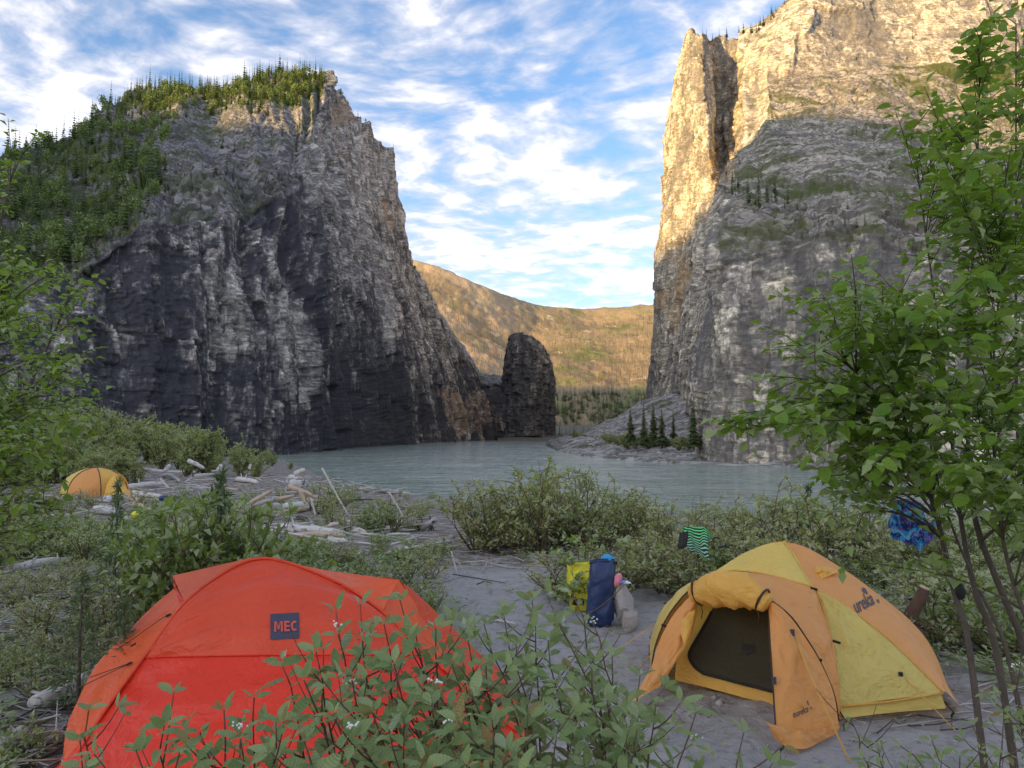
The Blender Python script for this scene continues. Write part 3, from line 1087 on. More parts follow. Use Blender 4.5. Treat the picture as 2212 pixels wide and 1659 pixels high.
    mP = rock_mat('tower_limestone', (0.075, 0.072, 0.075), (0.20, 0.185, 0.17), (0.33, 0.295, 0.25), (0.28, 0.17, 0.09), (0.08, 0.09, 0.03),
                  streak=0.8, vegamt=0.4, layer=1.6)
    me = np_mesh('rock_tower', C3.reshape(-1, 3), f, [mP], attrs=dict(blk=blk3.ravel(), ledge=np.zeros(blk3.size), varnish=np.full(blk3.size, 0.62), fresh=np.zeros(blk3.size), rustm=np.zeros(blk3.size)))
    o = link('rock_tower', me)
    tag(o, 'dark free-standing rock tower rising from the river in the middle of the gap', 'rock', kind='thing')
    out['L'] = L2
    out['Lled'] = ledge
    out['R'] = R2
    out['Rled'] = ledge2
    return out


def build_back_mountain():
    """the mountain behind the camera whose shadow lies over the camp and the foot of the cliffs"""
    sh = Vector((TO_SUN.x, TO_SUN.y, 0)).normalized()
    tx = Vector((math.cos(SUN_AZ), -math.sin(SUN_AZ), 0))
    if abs(tx.dot(sh)) > 1e-6:
        tx = Vector((-sh.y, sh.x, 0))
    tg = math.tan(SUN_EL)
    RD = 2400.0
    # boundary points of the shadow in the place (pixel, depth, lift)
    pts = []
    for xd, yd, Y in SHADOW_EDGE:
        p = P(xd, yd, Y)
        t_ = p.x * tx.x + p.y * tx.y
        l = -(p.x * sh.x + p.y * sh.y)
        pts.append((t_, p.z + (l + RD) * tg))
    pts.sort()
    tt = np.array([q[0] for q in pts])
    hh = np.array([q[1] for q in pts])
    T = np.linspace(-6000, 6000, 900)
    H = np.interp(T, tt, hh)
    k = np.ones(3) / 3
    H = np.convolve(np.pad(H, 1, mode='edge'), k, mode='valid')
    H = H + 2.5 * vn(T * 0.05, T * 0, seed=900) + 10 * vn(T * 0.006, T * 0 + 3, seed=901) * sstep(350, 900, np.abs(T + 250))
    rows = []
    prof = [(-1300, -0.02), (-900, 0.2), (-560, 0.5), (-260, 0.8), (-60, 0.97), (0, 1.0), (80, 0.96), (400, 0.70), (900, 0.3), (1500, -0.02)]
    for off, fr in prof:
        q = []
        for a, h in zip(T, H):
            r = RD + off
            base = sh * r + tx * a
            # (shoulder noise only away from the crest)
            q.append((base.x, base.y, h * fr - 6 + (0 if fr > 0.95 else 14 * float(vn(a * 0.01, off * 0.01, seed=905)))))
        rows.append(q)
    v = np.array(rows).transpose(1, 0, 2)
    # densify across
    m, t, b = mat('forested_slope')
    co = t.obj()
    n = t.noise(co, 0.03, 6, 0.7)
    t.put(b.inputs['Base Color'], t.mix(t.smooth(n, 0.4, 0.6), (0.06, 0.075, 0.03), (0.24, 0.22, 0.19)))
    b.inputs['Roughness'].default_value = 0.95
    o = link('mountain', np_mesh('mountain', v.reshape(-1, 3), grid_faces(v.shape[0], v.shape[1]), [m], smooth=True))
    tag(o, 'wooded mountain on the near side of the river, behind the camp', kind='structure')


SHADOW_EDGE = [(300, 255, 340), (520, 225, 375), (660, 205, 395), (1420, 545, 430), (1470, 500, 395), (1560, 440, 370),
               (1660, 262, 318), (1790, 238, 325), (1990, 300, 310), (2080, 345, 295), (2212, 390, 285), (1230, 828, 1085), (1400, 822, 1085)]

build_ground()
build_water()
CL = build_cliffs()
build_back_mountain()

# ================================================================== VEGETATION
M_NEEDLE = leaf_mat('spruce_needles', (0.055, 0.088, 0.030), (0.110, 0.145, 0.045), (0.08, 0.11, 0.045), rough=0.6, trans=0.15)
M_ASPEN = leaf_mat('aspen_leaves', (0.17, 0.245, 0.065), (0.30, 0.37, 0.11), (0.17, 0.23, 0.09), rough=0.5, trans=0.25)
M_BARK = simple('grey_bark', (0.13, 0.105, 0.085), 0.9, 0.4, 14, 0.6)
M_ALDERBARK = simple('alder_bark', (0.105, 0.085, 0.068), 0.8, 0.45, 20, 0.5)
M_REDTWIG = simple('red_twig', (0.115, 0.045, 0.035), 0.6, 0.4, 20, 0.2)
M_TWIG = simple('brown_twig', (0.13, 0.09, 0.06), 0.8, 0.4, 20, 0.2)
M_WILLOW = leaf_mat('willow_leaves', (0.235, 0.315, 0.085), (0.39, 0.46, 0.165), (0.42, 0.45, 0.28), rough=0.5, trans=0.38, tcol=(0.42, 0.50, 0.12), extra=(0.40, 0.34, 0.12))
M_BUSH = leaf_mat('bush_leaves', (0.16, 0.26, 0.055), (0.29, 0.40, 0.11), (0.36, 0.41, 0.24), rough=0.5, trans=0.36, tcol=(0.34, 0.46, 0.09))
M_DRYBUSH = leaf_mat('mixed_bush_leaves', (0.25, 0.30, 0.08), (0.42, 0.46, 0.17), (0.42, 0.43, 0.26), rough=0.5, trans=0.36, tcol=(0.45, 0.48, 0.13), extra=(0.30, 0.15, 0.07))
M_DOGWOOD = leaf_mat('dogwood_leaf', (0.18, 0.26, 0.09), (0.33, 0.41, 0.19), (0.42, 0.48, 0.36), attr=False, rough=0.4, trans=0.32, tcol=(0.34, 0.45, 0.12), extra=(0.30, 0.20, 0.08))
M_ALDER = leaf_mat('alder_leaf', (0.095, 0.20, 0.022), (0.20, 0.33, 0.045), (0.30, 0.38, 0.17), attr=False, rough=0.36, trans=0.4, tcol=(0.30, 0.46, 0.03))
M_ALDERS = leaf_mat('alder_leaves', (0.095, 0.20, 0.022), (0.20, 0.33, 0.045), (0.30, 0.38, 0.17), rough=0.36, trans=0.4, tcol=(0.30, 0.46, 0.03))
M_DOGWOODS = leaf_mat('dogwood_leaves', (0.18, 0.26, 0.09), (0.33, 0.41, 0.19), (0.42, 0.48, 0.36), rough=0.4, trans=0.32, tcol=(0.34, 0.45, 0.12))
M_BERRY = simple('white_berry', (0.78, 0.78, 0.74), 0.35, 0.08, 30, 0, 0.5)


def leaves_np(pos, dirs, ups, size, width=0.45, fold=0.25, rnd=None):
    """many small folded leaves in one mesh: 6 verts, 4 tris each"""
    pos = np.asarray(pos, float)
    d = np.asarray(dirs, float)
    d = d / (np.linalg.norm(d, axis=1)[:, None] + 1e-9)
    u = np.asarray(ups, float)
    s = np.cross(d, u)
    s /= np.linalg.norm(s, axis=1)[:, None] + 1e-9
    u = np.cross(s, d)
    L = np.asarray(size, float)[:, None]
    W = L * width * 0.5
    b = pos
    mid = pos + d * L * 0.5 - u * L * 0.02
    tip = pos + d * L - u * L * 0.10
    l_ = pos + d * L * 0.42 + s * W + u * W * fold * 2
    r_ = pos + d * L * 0.42 - s * W + u * W * fold * 2
    N = len(pos)
    v = np.stack([b, l_, mid, r_, tip], 1).reshape(-1, 3)
    o = np.arange(N)[:, None] * 5
    f = np.stack([np.stack([o[:, 0], o[:, 0] + 2, o[:, 0] + 1], 1), np.stack([o[:, 0] + 1, o[:, 0] + 2, o[:, 0] + 4], 1),
                  np.stack([o[:, 0], o[:, 0] + 3, o[:, 0] + 2], 1), np.stack([o[:, 0] + 2, o[:, 0] + 3, o[:, 0] + 4], 1)], 1).reshape(-1, 3)
    if rnd is None:
        rnd = rng.random(N)
    return v, f, np.repeat(rnd, 5)


def single_leaf(name, m, width=0.5, point=1.4, curl=0.18, n=5, teeth=0.0, seed=0):
    """one unit leaf along +Y, its face up (+Z): folded along the midrib, drooping, pointed"""
    rr = random.Random(seed)
    v, f = [], []
    for i in range(n + 1):
        t = i / n
        w = width * 0.5 * (math.sin(math.pi * min(1, t ** 0.85)) ** (1 / point)) if 0 < t < 1 else 0.0
        z = -curl * t * t + 0.02 * math.sin(9 * t)
        w *= 1 + teeth * rr.uniform(-1, 1)
        v += [(-w, t, z + w * 0.35), (0, t, z), (w * (1 + 0.1 * rr.uniform(-1, 1)), t, z + w * 0.35 + 0.01 * rr.uniform(-1, 1))]
    for i in range(n):
        a = i * 3
        f += [(a, a + 1, a + 4, a + 3), (a + 1, a + 2, a + 5, a + 4)]
    # petiole
    b = len(v)
    v += [(-0.008, -0.16, 0.02), (0.008, -0.16, 0.02), (0.008, 0.0, 0.0), (-0.008, 0.0, 0.0)]
    f.append((b, b + 1, b + 2, b + 3))
    me = bpy.data.meshes.new(name)
    me.from_pydata(v, [], f)
    me.materials.append(m)
    me.polygons.foreach_set('use_smooth', [True] * len(f))
    me.update()
    return me


def leaf_matrix(pos, d, u, size):
    y = Vector(d).normalized()
    x = y.cross(Vector(u))
    if x.length < 1e-4:
        x = y.orthogonal()
    x.normalize()
    z = x.cross(y)
    return Matrix(((x.x * size, y.x * size, z.x * size, pos[0]), (x.y * size, y.y * size, z.y * size, pos[1]),
                   (x.z * size, y.z * size, z.z * size, pos[2]), (0, 0, 0, 1)))


# ------------------------------------------------------------------ spruces
def spruce_arrays(h, rad, tiers, per, seed, droop=0.35, gap=0.0):
    """needle sprays as drooping blades round a trunk; returns verts, tris, rnd"""
    r = np.random.default_rng(seed)
    V, F, A = [], [], []
    off = 0
    for i in range(tiers):
        t = i / max(1, tiers - 1)
        z = h * (0.10 + 0.88 * t)
        rr = rad * (1 - t) ** 0.85 * r.uniform(0.7, 1.15) + 0.03 * rad
        k = max(3, int(per * (1 - 0.5 * t)))
        a0 = r.uniform(0, 6.28)
        for j in range(k):
            if r.random() < gap:
                continue
            a = a0 + 6.283 * j / k + r.uniform(-.3, .3)
            q = rr * r.uniform(0.65, 1.2)
            dz = -q * droop * r.uniform(0.6, 1.4)
            w = q * 0.30 + rad * 0.05
            ca, sa = math.cos(a), math.sin(a)
            hgt = h / tiers * 0.9
            tipp = (q * ca, q * sa, z + dz)
            V += [(0, 0, z + hgt * 0.4), (q * .55 * ca - w * sa, q * .55 * sa + w * ca, z + dz * .5 - hgt * .15), tipp,
                  (q * .55 * ca + w * sa, q * .55 * sa - w * ca, z + dz * .5 - hgt * .15)]
            F += [(off, off + 1, off + 2), (off, off + 2, off + 3)]
            A += [r.random()] * 4
            off += 4
    # leader
    V += [(-0.02 * rad, 0, h * .93), (0.04 * rad, 0.03 * rad, h * .93), (0, 0, h * 1.02)]
    F += [(off, off + 1, off + 2)]
    A += [0.5] * 3
    return np.array(V, float), np.array(F, int), np.array(A)


def tree_mesh(name, V, F, A, h, r0, mleaf, mbark):
    """crown plus a slim trunk in one mesh, for trees a few pixels wide"""
    n = 5
    th = np.arange(n) / n * 6.283
    tv = np.concatenate([np.stack([r0 * np.cos(th), r0 * np.sin(th), np.full(n, -0.6)], 1), [[0, 0, h * .97]]])
    tf = np.array([(k, (k + 1) % n, n) for k in range(n)]) + len(V)
    v = np.concatenate([V, tv])
    f = np.concatenate([F, tf])
    return np_mesh(name, v, f, [mleaf, mbark], attrs=dict(rnd=np.r_[A, np.zeros(len(tv))]), midx=np.r_[np.zeros(len(F)), np.ones(len(tf))])


SPR = [spruce_arrays(1.0, r, t, p, s, gap=g) for r, t, p, s, g in
       ((0.105, 13, 6, 1, 0.0), (0.085, 14, 6, 2, 0.1), (0.125, 12, 7, 3, 0.0), (0.07, 13, 5, 4, 0.2), (0.095, 15, 6, 5, 0.05))]
SPR_ME = [tree_mesh('spruce', *a, 1.0, 0.012, M_NEEDLE, M_BARK) for a in SPR]


def aspen_arrays(seed):
    r = np.random.default_rng(seed)
    n = 210
    u = r.normal(size=(n, 3))
    u /= np.linalg.norm(u, axis=1)[:, None]
    rad = r.random(n) ** 0.4
    lob = 1 + 0.35 * np.sin(3 * np.arctan2(u[:, 1], u[:, 0]) + seed) * np.sign(u[:, 2])
    p = np.stack([u[:, 0] * rad * lob * .25, u[:, 1] * rad * lob * .25, 0.60 + u[:, 2] * rad * .38], 1)
    d = r.normal(size=(n, 3))
    v, f, a = leaves_np(p, d, r.normal(size=(n, 3)), r.uniform(.07, .13, n), 0.75, rnd=r.random(n))
    return v, f, a


ASP = [aspen_arrays(i) for i in range(4)]
ASP_ME = [tree_mesh('aspen', *a, 0.9, 0.012, M_ASPEN, M_BARK) for a in ASP]


def joined(arrs, places, name, mleaf, mbark):
    """far trees joined: places = (x, y, z, height, variant, rot)"""
    VV, FF, AA, off = [], [], [], 0
    for (x, y, z, h, k, ro, w) in places:
        v, f, a = arrs[k]
        c, s = math.cos(ro), math.sin(ro)
        q = np.stack([(v[:, 0] * c - v[:, 1] * s) * h * w + x, (v[:, 0] * s + v[:, 1] * c) * h * w + y, v[:, 2] * h + z], 1)
        VV.append(q)
        FF.append(f + off)
        AA.append(np.clip(a * 0.5 + 0.5 * random.random(), 0, 1))
        off += len(v)
    return np_mesh(name, np.concatenate(VV), np.concatenate(FF), [mleaf], attrs=dict(rnd=np.concatenate(AA)))


def far_trees():
    L2 = CL['L']
    nu, nv = L2.shape[:2]
    flat = L2.reshape(-1, 3)
    px, py = proj(flat)
    base = np.arange(len(flat))
    iu, iv = base // nv, base % nv
    r = np.random.default_rng(11)

    def pick(poly, n, mind, cond=None):
        msk = inpoly(px, py, poly) & (flat[:, 2] > 3)
        if cond is not None:
            msk &= cond
        idx = np.nonzero(msk)[0]
        r.shuffle(idx)
        got, cells = [], set()
        for i in idx:
            p = flat[i]
            key = (int(p[0] / mind), int(p[1] / mind))
            if key in cells:
                continue
            cells.add(key)
            got.append(p)
            if len(got) >= n:
                break
        return got
    forest = [(-60, 300), (90, 290), (200, 235), (290, 165), (700, 135), (700, 200), (640, 235), (560, 262), (480, 245), (380, 262),
              (345, 330), (370, 400), (300, 470), (230, 545), (120, 600), (-60, 640)]
    P1 = pick(forest, 1350, 3.1)
    upper = [(290, 165), (700, 135), (700, 196), (600, 215), (420, 225), (300, 250)]
    P1 += pick(upper, 600, 2.4)
    ridge = [(700, 190), (720, 180), (800, 240), (860, 300), (850, 330), (780, 265), (715, 220)]
    P1r = pick(ridge, 16, 5.0)
    lower = [(880, 550), (905, 565), (940, 640), (955, 690), (1010, 770), (1045, 820), (1030, 840), (985, 790), (940, 720), (905, 640)]
    P1l = pick(lower, 42, 3.0)
    shelves = [(380, 300), (660, 240), (690, 330), (640, 420), (420, 470)]
    P1s = pick(shelves, 40, 7.0)
    allp = [(p, 'f') for p in P1] + [(p, 'r') for p in P1r] + [(p, 'l') for p in P1l] + [(p, 's') for p in P1s]
    allp.sort(key=lambda q: q[0][1])
    # the nearest and the skyline ones as trees of their own
    spr, asp, far_s, far_a = [], [], [], []
    gi = ga = 0
    for p, zone in allp:
        x, y = proj(p)
        if zone == 'f':
            asp_p = 0.5 if vn(p[0] * 0.03, p[1] * 0.03, seed=31) > 0.0 else 0.14
            if y < 215:
                asp_p = 0.25
        else:
            asp_p = 0.15
        is_a = r.random() < asp_p
        h = r.uniform(5.0, 11.0) if not is_a else r.uniform(3.5, 6.0)
        if zone in 'ls':
            h *= 0.62
        h *= 0.6 + 0.85 * r.random() ** 1.5
        rec = (p[0], p[1], p[2] - 0.5, h, int(r.integers(0, 4 if is_a else 5)), r.uniform(0, 6.28), r.uniform(0.8, 1.3))
        if is_a:
            if ga < 120:
                ga += 1
                asp.append((rec, zone))
            else:
                far_a.append(rec)
        else:
            if gi < 150 or zone in 'rls':
                gi += 1
                spr.append((rec, zone))
            else:
                far_s.append(rec)
    lab = {'f': ('dark spruce in the forest on the left cliff shoulder', 'spruces on the left cliff shoulder'),
           'r': ('small spruce on the right-hand rim of the left cliff summit', 'spruces on the summit rim'),
           'l': ('stunted spruce on the low ridge descending to the rock tower', 'spruces on the descending ridge'),
           's': ('stunted spruce on the broken ledges of the left cliff', 'spruces on the broken ledges')}
    for rec, zone in spr:
        x, y, z, h, k, ro, w = rec
        o = link('spruce', SPR_ME[k])
        o.location = (x, y, z)
        o.scale = (h * w, h * w, h)
        o.rotation_euler = (r.normal() * 0.02, r.normal() * 0.02, ro)
        tag(o, lab[zone][0], 'tree', lab[zone][1])
    for rec, zone in asp:
        x, y, z, h, k, ro, w = rec
        o = link('aspen', ASP_ME[k])
        o.location = (x, y, z)
        o.scale = (h * w, h * w, h)
        o.rotation_euler = (0, 0, ro)
        tag(o, 'light green leafy aspen among the spruces of the left cliff shoulder', 'tree', 'aspens on the left cliff shoulder')
    if far_s:
        o = link('spruce_forest', joined(SPR, far_s, 'spruce_forest', M_NEEDLE, M_BARK))
        tag(o, 'distant spruce forest along the top of the left cliff', 'forest', kind='stuff')
    if far_a:
        o = link('aspen_woods', joined(ASP, far_a, 'aspen_woods', M_ASPEN, M_BARK))
        tag(o, 'distant light green aspens along the top of the left cliff', 'woods', kind='stuff')

    # ---- right cliff: skyline spruces and a few on ledges
    R2 = CL['R'].reshape(-1, 3)
    qx, qy = proj(R2)

    def pick2(poly, n, mind):
        idx = np.nonzero(inpoly(qx, qy, poly))[0]
        r.shuffle(idx)
        got, cells = [], set()
        for i in idx:
            p = R2[i]
            key = (int(p[0] / mind), int(p[1] / mind))
            if key in cells:
                continue
            cells.add(key)
            got.append(p)
            if len(got) >= n:
                break
        return got
    for poly, n, md, h0, h1, lb, gr in (
        ([(1515, 60), (1600, 55), (1690, -10), (1700, 20), (1610, 90), (1520, 92)], 24, 2.5, 5, 8.5, 'spruce on the skyline behind the sunlit pinnacle', 'spruces behind the pinnacle'),
        ([(1560, 400), (1640, 385), (1720, 440), (1650, 470), (1580, 430)], 24, 2.2, 3.5, 6.5, 'spruce on the shaded ledge of the right cliff', 'spruces on the shaded ledge'),
        ([(1560, 350), (1600, 340), (1630, 390), (1560, 410)], 10, 2.2, 3, 6, 'small spruce at the edge of the gully below the pinnacle', 'spruces by the gully'),
        ([(1700, 20), (1900, 10), (2150, 30), (2150, 200), (1750, 190)], 16, 8, 2.5, 5, 'scattered little spruce on the sunlit upper right cliff', 'spruces on the sunlit cliff'),
        ([(1720, 450), (1980, 440), (2000, 500), (1740, 500)], 14, 4, 2, 3.6, 'low spruce along the pale band of the right cliff', 'spruces along the pale band')):
        for p in pick2(poly, n, md):
            o = link('spruce', SPR_ME[int(r.integers(0, 5))])
            h = r.uniform(h0, h1)
            o.location = (p[0], p[1], p[2] - 0.3)
            w = r.uniform(0.9, 1.3)
            o.scale = (h * w, h * w, h)
            o.rotation_euler = (0, 0, r.uniform(0, 6.28))
            tag(o, lb, 'tree', gr)

    # ---- burnt trunks on the hill beyond: too many and too small to count
    H2 = CL['hill']
    hf = H2[:, :118].reshape(-1, 3)
    hx, hy = proj(hf)
    ok = np.nonzero((hx > 860) & (hx < 1440) & (hy > 540) & (hy < 832))[0]
    sel = r.choice(ok, 5200, replace=False)
    crest = H2[:, 118].reshape(-1, 3)
    cx_, cy_ = proj(crest)
    cr = crest[(cx_ > 1080) & (cx_ < 1430)]
    pl = [hf[i] + r.normal(size=3) * [2, 2, 0] for i in sel] + [cr[int(r.integers(0, len(cr)))] + r.normal(size=3) * [4, 4, 0] for _ in range(150)]
    V, F, off = [], [], 0
    for p in pl:
        h = r.uniform(6, 14)
        w = r.uniform(0.2, 0.42)
        ln = r.normal(size=2) * 0.4
        V += [(p[0] - w, p[1], p[2] - 3), (p[0] + w, p[1], p[2] - 3), (p[0], p[1] + w, p[2] - 3), (p[0] + ln[0], p[1] + ln[1], p[2] + h)]
        F += [(off, off + 1, off + 3), (off + 1, off + 2, off + 3), (off + 2, off, off + 3)]
        off += 4
    mb = simple('burnt_trunks', (0.17, 0.125, 0.085), 0.9, 0.5, 0.05)
    o = link('burnt_forest', np_mesh('burnt_forest', V, np.array(F), [mb]))
    tag(o, 'standing burnt trunks over the sunlit hillside', 'forest', kind='stuff')
    # green spruces low on the hill, in the shade at the water's edge, read as one mass
    pl = []
    low = np.nonzero((hx > 1150) & (hx < 1430) & (hy > 848) & (hy < 928))[0]
    gr_ = np.nonzero((hx > 870) & (hx < 1420) & (hy > 640) & (hy < 860))[0]
    for i in r.choice(low, 520):
        p = hf[i]
        pl.append((p[0], p[1], p[2] - 2, r.uniform(10, 22), int(r.integers(0, 5)), r.uniform(0, 6), 1.2))
    for i in r.choice(gr_, 420):
        p = hf[i]
        if vn(p[0] * 0.012, p[1] * 0.012, p[2] * 0.01, seed=55) < 0.05:
            continue
        pl.append((p[0], p[1], p[2] - 1, r.uniform(6, 12), int(r.integers(0, 5)), r.uniform(0, 6), 1.2))
    for _ in range(70):
        X = r.uniform(0.06, 0.20)
        Y = r.uniform(520, 640)
        pl.append((X * Y, Y, -3.4, r.uniform(9, 17), int(r.integers(0, 5)), r.uniform(0, 6), 1.1))
    o = link('spruce_woods', joined(SPR, pl, 'spruce_woods', M_NEEDLE, M_BARK))
    tag(o, 'dark spruces at the foot of the far hill between the tower and the beach', 'forest', kind='stuff')
    pf = bpy.data.meshes.new('far_bank')
    # the low bank they stand on
    bv, bf = [], []
    bx = np.linspace(-10, 190, 60)
    for k, (yy, zz) in enumerate(((505, -5), (515, -2.6), (600, 0), (900, 12))):
        for q in bx:
            bv.append((q * (yy / 520), yy + 6 * float(vn(q * 0.05, k, seed=2)), zz + (1.0 * float(vn(q * 0.1, k * 3, seed=6)) if k else 0)))
    o = link('far_bank', np_mesh('far_bank', np.array(bv), grid_faces(4, 60), [simple('far_bank', (0.12, 0.115, 0.08), 0.9, 0.4, 0.1)], smooth=True))
    tag(o, 'low wooded river bank beyond the beach', kind='structure')

    # ---- spruces on the gravel beach: each a tree with trunk and crown
    det = [spruce_arrays(1.0, rd, 26, 11, 40 + i, droop=0.45, gap=0.16) for i, rd in enumerate((0.20, 0.16, 0.23))]
    crowns = [np_mesh('crown', v, f, [M_NEEDLE], attrs=dict(rnd=a)) for v, f, a in det]
    tr = MB().tube([(0, 0, -0.05), (0.004, 0, 0.5), (0, 0, 0.97)], [0.016, 0.010, 0.003], 6).mesh('trunk', M_BARK)
    for i, (xd, yt, yb, Y, lb) in enumerate((
        (1362, 878, 958, 176, 'slim spruce at the left end of the row on the gravel beach'),
        (1391, 866, 962, 172, 'broad tall spruce, second from the left on the gravel beach'),
        (1412, 872, 963, 178, 'spruce in the middle of the row on the gravel beach'),
        (1430, 880, 962, 170, 'bushy shorter spruce right of the middle of the beach row'),
        (1455, 884, 965, 174, 'dense spruce close by the lone one near the cliff edge'),
        (1499, 868, 968, 150, 'lone tall spruce against the right cliff edge on the beach'))):
        top = P(xd, yt, Y)
        bot = P(xd, yb, Y)
        h = top.z - bot.z
        e = empty('spruce', bot, lb, 'tree', 'spruces on the gravel beach')
        e.scale = (h, h, h)
        e.rotation_euler = (0, 0, i * 1.3)
        link('crown', crowns[i % 3], e)
        link('trunk', tr, e)


far_trees()


# ------------------------------------------------------------------ bushes of the middle ground: shared variants, one thing each
def bush_variant(seed, h, spread, stems, leaf, nl, m, mt, narrow=0.42, upright=0.6):
    r = np.random.default_rng(seed)
    mb = MB()
    LP, LD, LU, LS = [], [], [], []
    for k in range(stems):
        a = r.uniform(0, 6.283)
        lean = spread * r.random() ** 0.6
        hh = h * (r.uniform(0.30, 0.85) if k > 2 else r.uniform(0.85, 1.0)) * (1 - 0.25 * lean / max(spread, .01))
        b0 = np.array([0.10 * spread * math.cos(a), 0.10 * spread * math.sin(a), -0.05])
        tip = np.array([lean * math.cos(a), lean * math.sin(a), hh])
        pts = []
        n = 6
        wob = r.normal(size=3) * 0.05 * h
        for i in range(n + 1):
            t = i / n
            p = b0 * (1 - t) + tip * t
            p[:2] *= t ** (upright - 0.2)
            p = p + wob * math.sin(t * 3.1)
            pts.append(p)
        mb.tube(pts, list(np.linspace(0.009 * h + 0.002, 0.002, n + 1)), 4, cap=False)
        pts = np.array(pts)
        tw = int(r.integers(4, 8))
        axes = [(pts, 1.0)]
        for q in range(tw):
            t = r.uniform(0.25, 0.95)
            i = int(t * n)
            p0 = pts[i] + (pts[min(n, i + 1)] - pts[i]) * (t * n - i)
            dd = r.normal(size=3)
            dd[2] = abs(dd[2]) * 0.9 + 0.25
            dd /= np.linalg.norm(dd)
            ln = h * r.uniform(0.12, 0.32)
            sp = np.array([p0, p0 + dd * ln * .5, p0 + dd * ln + [0, 0, -0.03 * h]])
            mb.tube(sp, [0.004 * h + .001, 0.003 * h, 0.0012], 3, cap=False)
            axes.append((sp, 1.0))
        per = max(4, int(nl / stems / len(axes)))
        for sp, _ in axes:
            for j in range(per):
                t = r.uniform(0.18, 1.0)
                f_ = t * (len(sp) - 1)
                i = min(len(sp) - 2, int(f_))
                p0 = sp[i] + (sp[i + 1] - sp[i]) * (f_ - i)
                ax = sp[i + 1] - sp[i]
                ax = ax / (np.linalg.norm(ax) + 1e-9)
                o = r.normal(size=3)
                o -= ax * o.dot(ax)
                o /= np.linalg.norm(o) + 1e-9
                LP.append(p0)
                LD.append(o * 0.85 + ax * 0.6 + [0, 0, 0.1])
                LU.append(np.array([0, 0, 1.0]) + 0.45 * r.normal(size=3))
                LS.append(leaf * r.uniform(0.6, 1.2))
    v, f, a = leaves_np(LP, LD, LU, LS, narrow, rnd=r.random(len(LP)))
    fol = np_mesh('foliage', v, f, [m], attrs=dict(rnd=a))
    return fol, mb.mesh('stems', mt)


BV = {
    'willow': [bush_variant(200 + i, 1.0, 0.55, 11, 0.066, 820, M_WILLOW, M_TWIG, 0.40) for i in range(4)],
    'bush': [bush_variant(220 + i, 1.0, 0.65, 10, 0.088, 620, M_BUSH, M_TWIG, 0.55) for i in range(4)],
    'mixed': [bush_variant(240 + i, 1.0, 0.65, 11, 0.064, 720, M_DRYBUSH, M_TWIG, 0.45) for i in range(4)],
    'tall': [bush_variant(260 + i, 1.0, 0.42, 14, 0.055, 2600, M_WILLOW, M_TWIG, 0.5) for i in range(4)],
    'low': [bush_variant(280 + i, 1.0, 1.0, 9, 0.11, 420, M_BUSH, M_TWIG, 0.5) for i in range(4)],
}
_br = random.Random(5)


def bush(kind, x, y, h, label, group, wide=1.0):
    qx = 1106 + FPX * x / y
    if (10 < qx < 190 and 7.4 < y < 12.5) or (560 < qx < 900 and 10 < y < 16 and h > 0.9):
        h *= 0.62
    fol, st = BV[kind][_br.randrange(4)]
    nm = 'willow' if kind in ('willow', 'tall') else ('weed' if kind == 'low' else 'bush')
    e = empty(nm, (x, y, gzf(x, y) - 0.03), label, 'plant' if nm == 'weed' else 'bush', group)
    w = h * wide * _br.uniform(0.9, 1.15)
    e.scale = (w, w, h)
    e.rotation_euler = (0, 0, _br.uniform(0, 6.28))
    f = link('foliage', fol, e)
    f['kind'] = 'stuff'
    link('stems', st, e)
    return e


def bush_px(kind, xd, ytop, Y, label, group, wide=1.0, jit=0.0, hf=1.22):
    x = (xd - 1106) / FPX * Y * 1.0
    top = P(xd, ytop, Y)
    h = max(0.28, top.z - gzf(top.x, Y)) * hf
    return bush(kind, top.x, Y + _br.uniform(-jit, jit), h, label, group, wide)


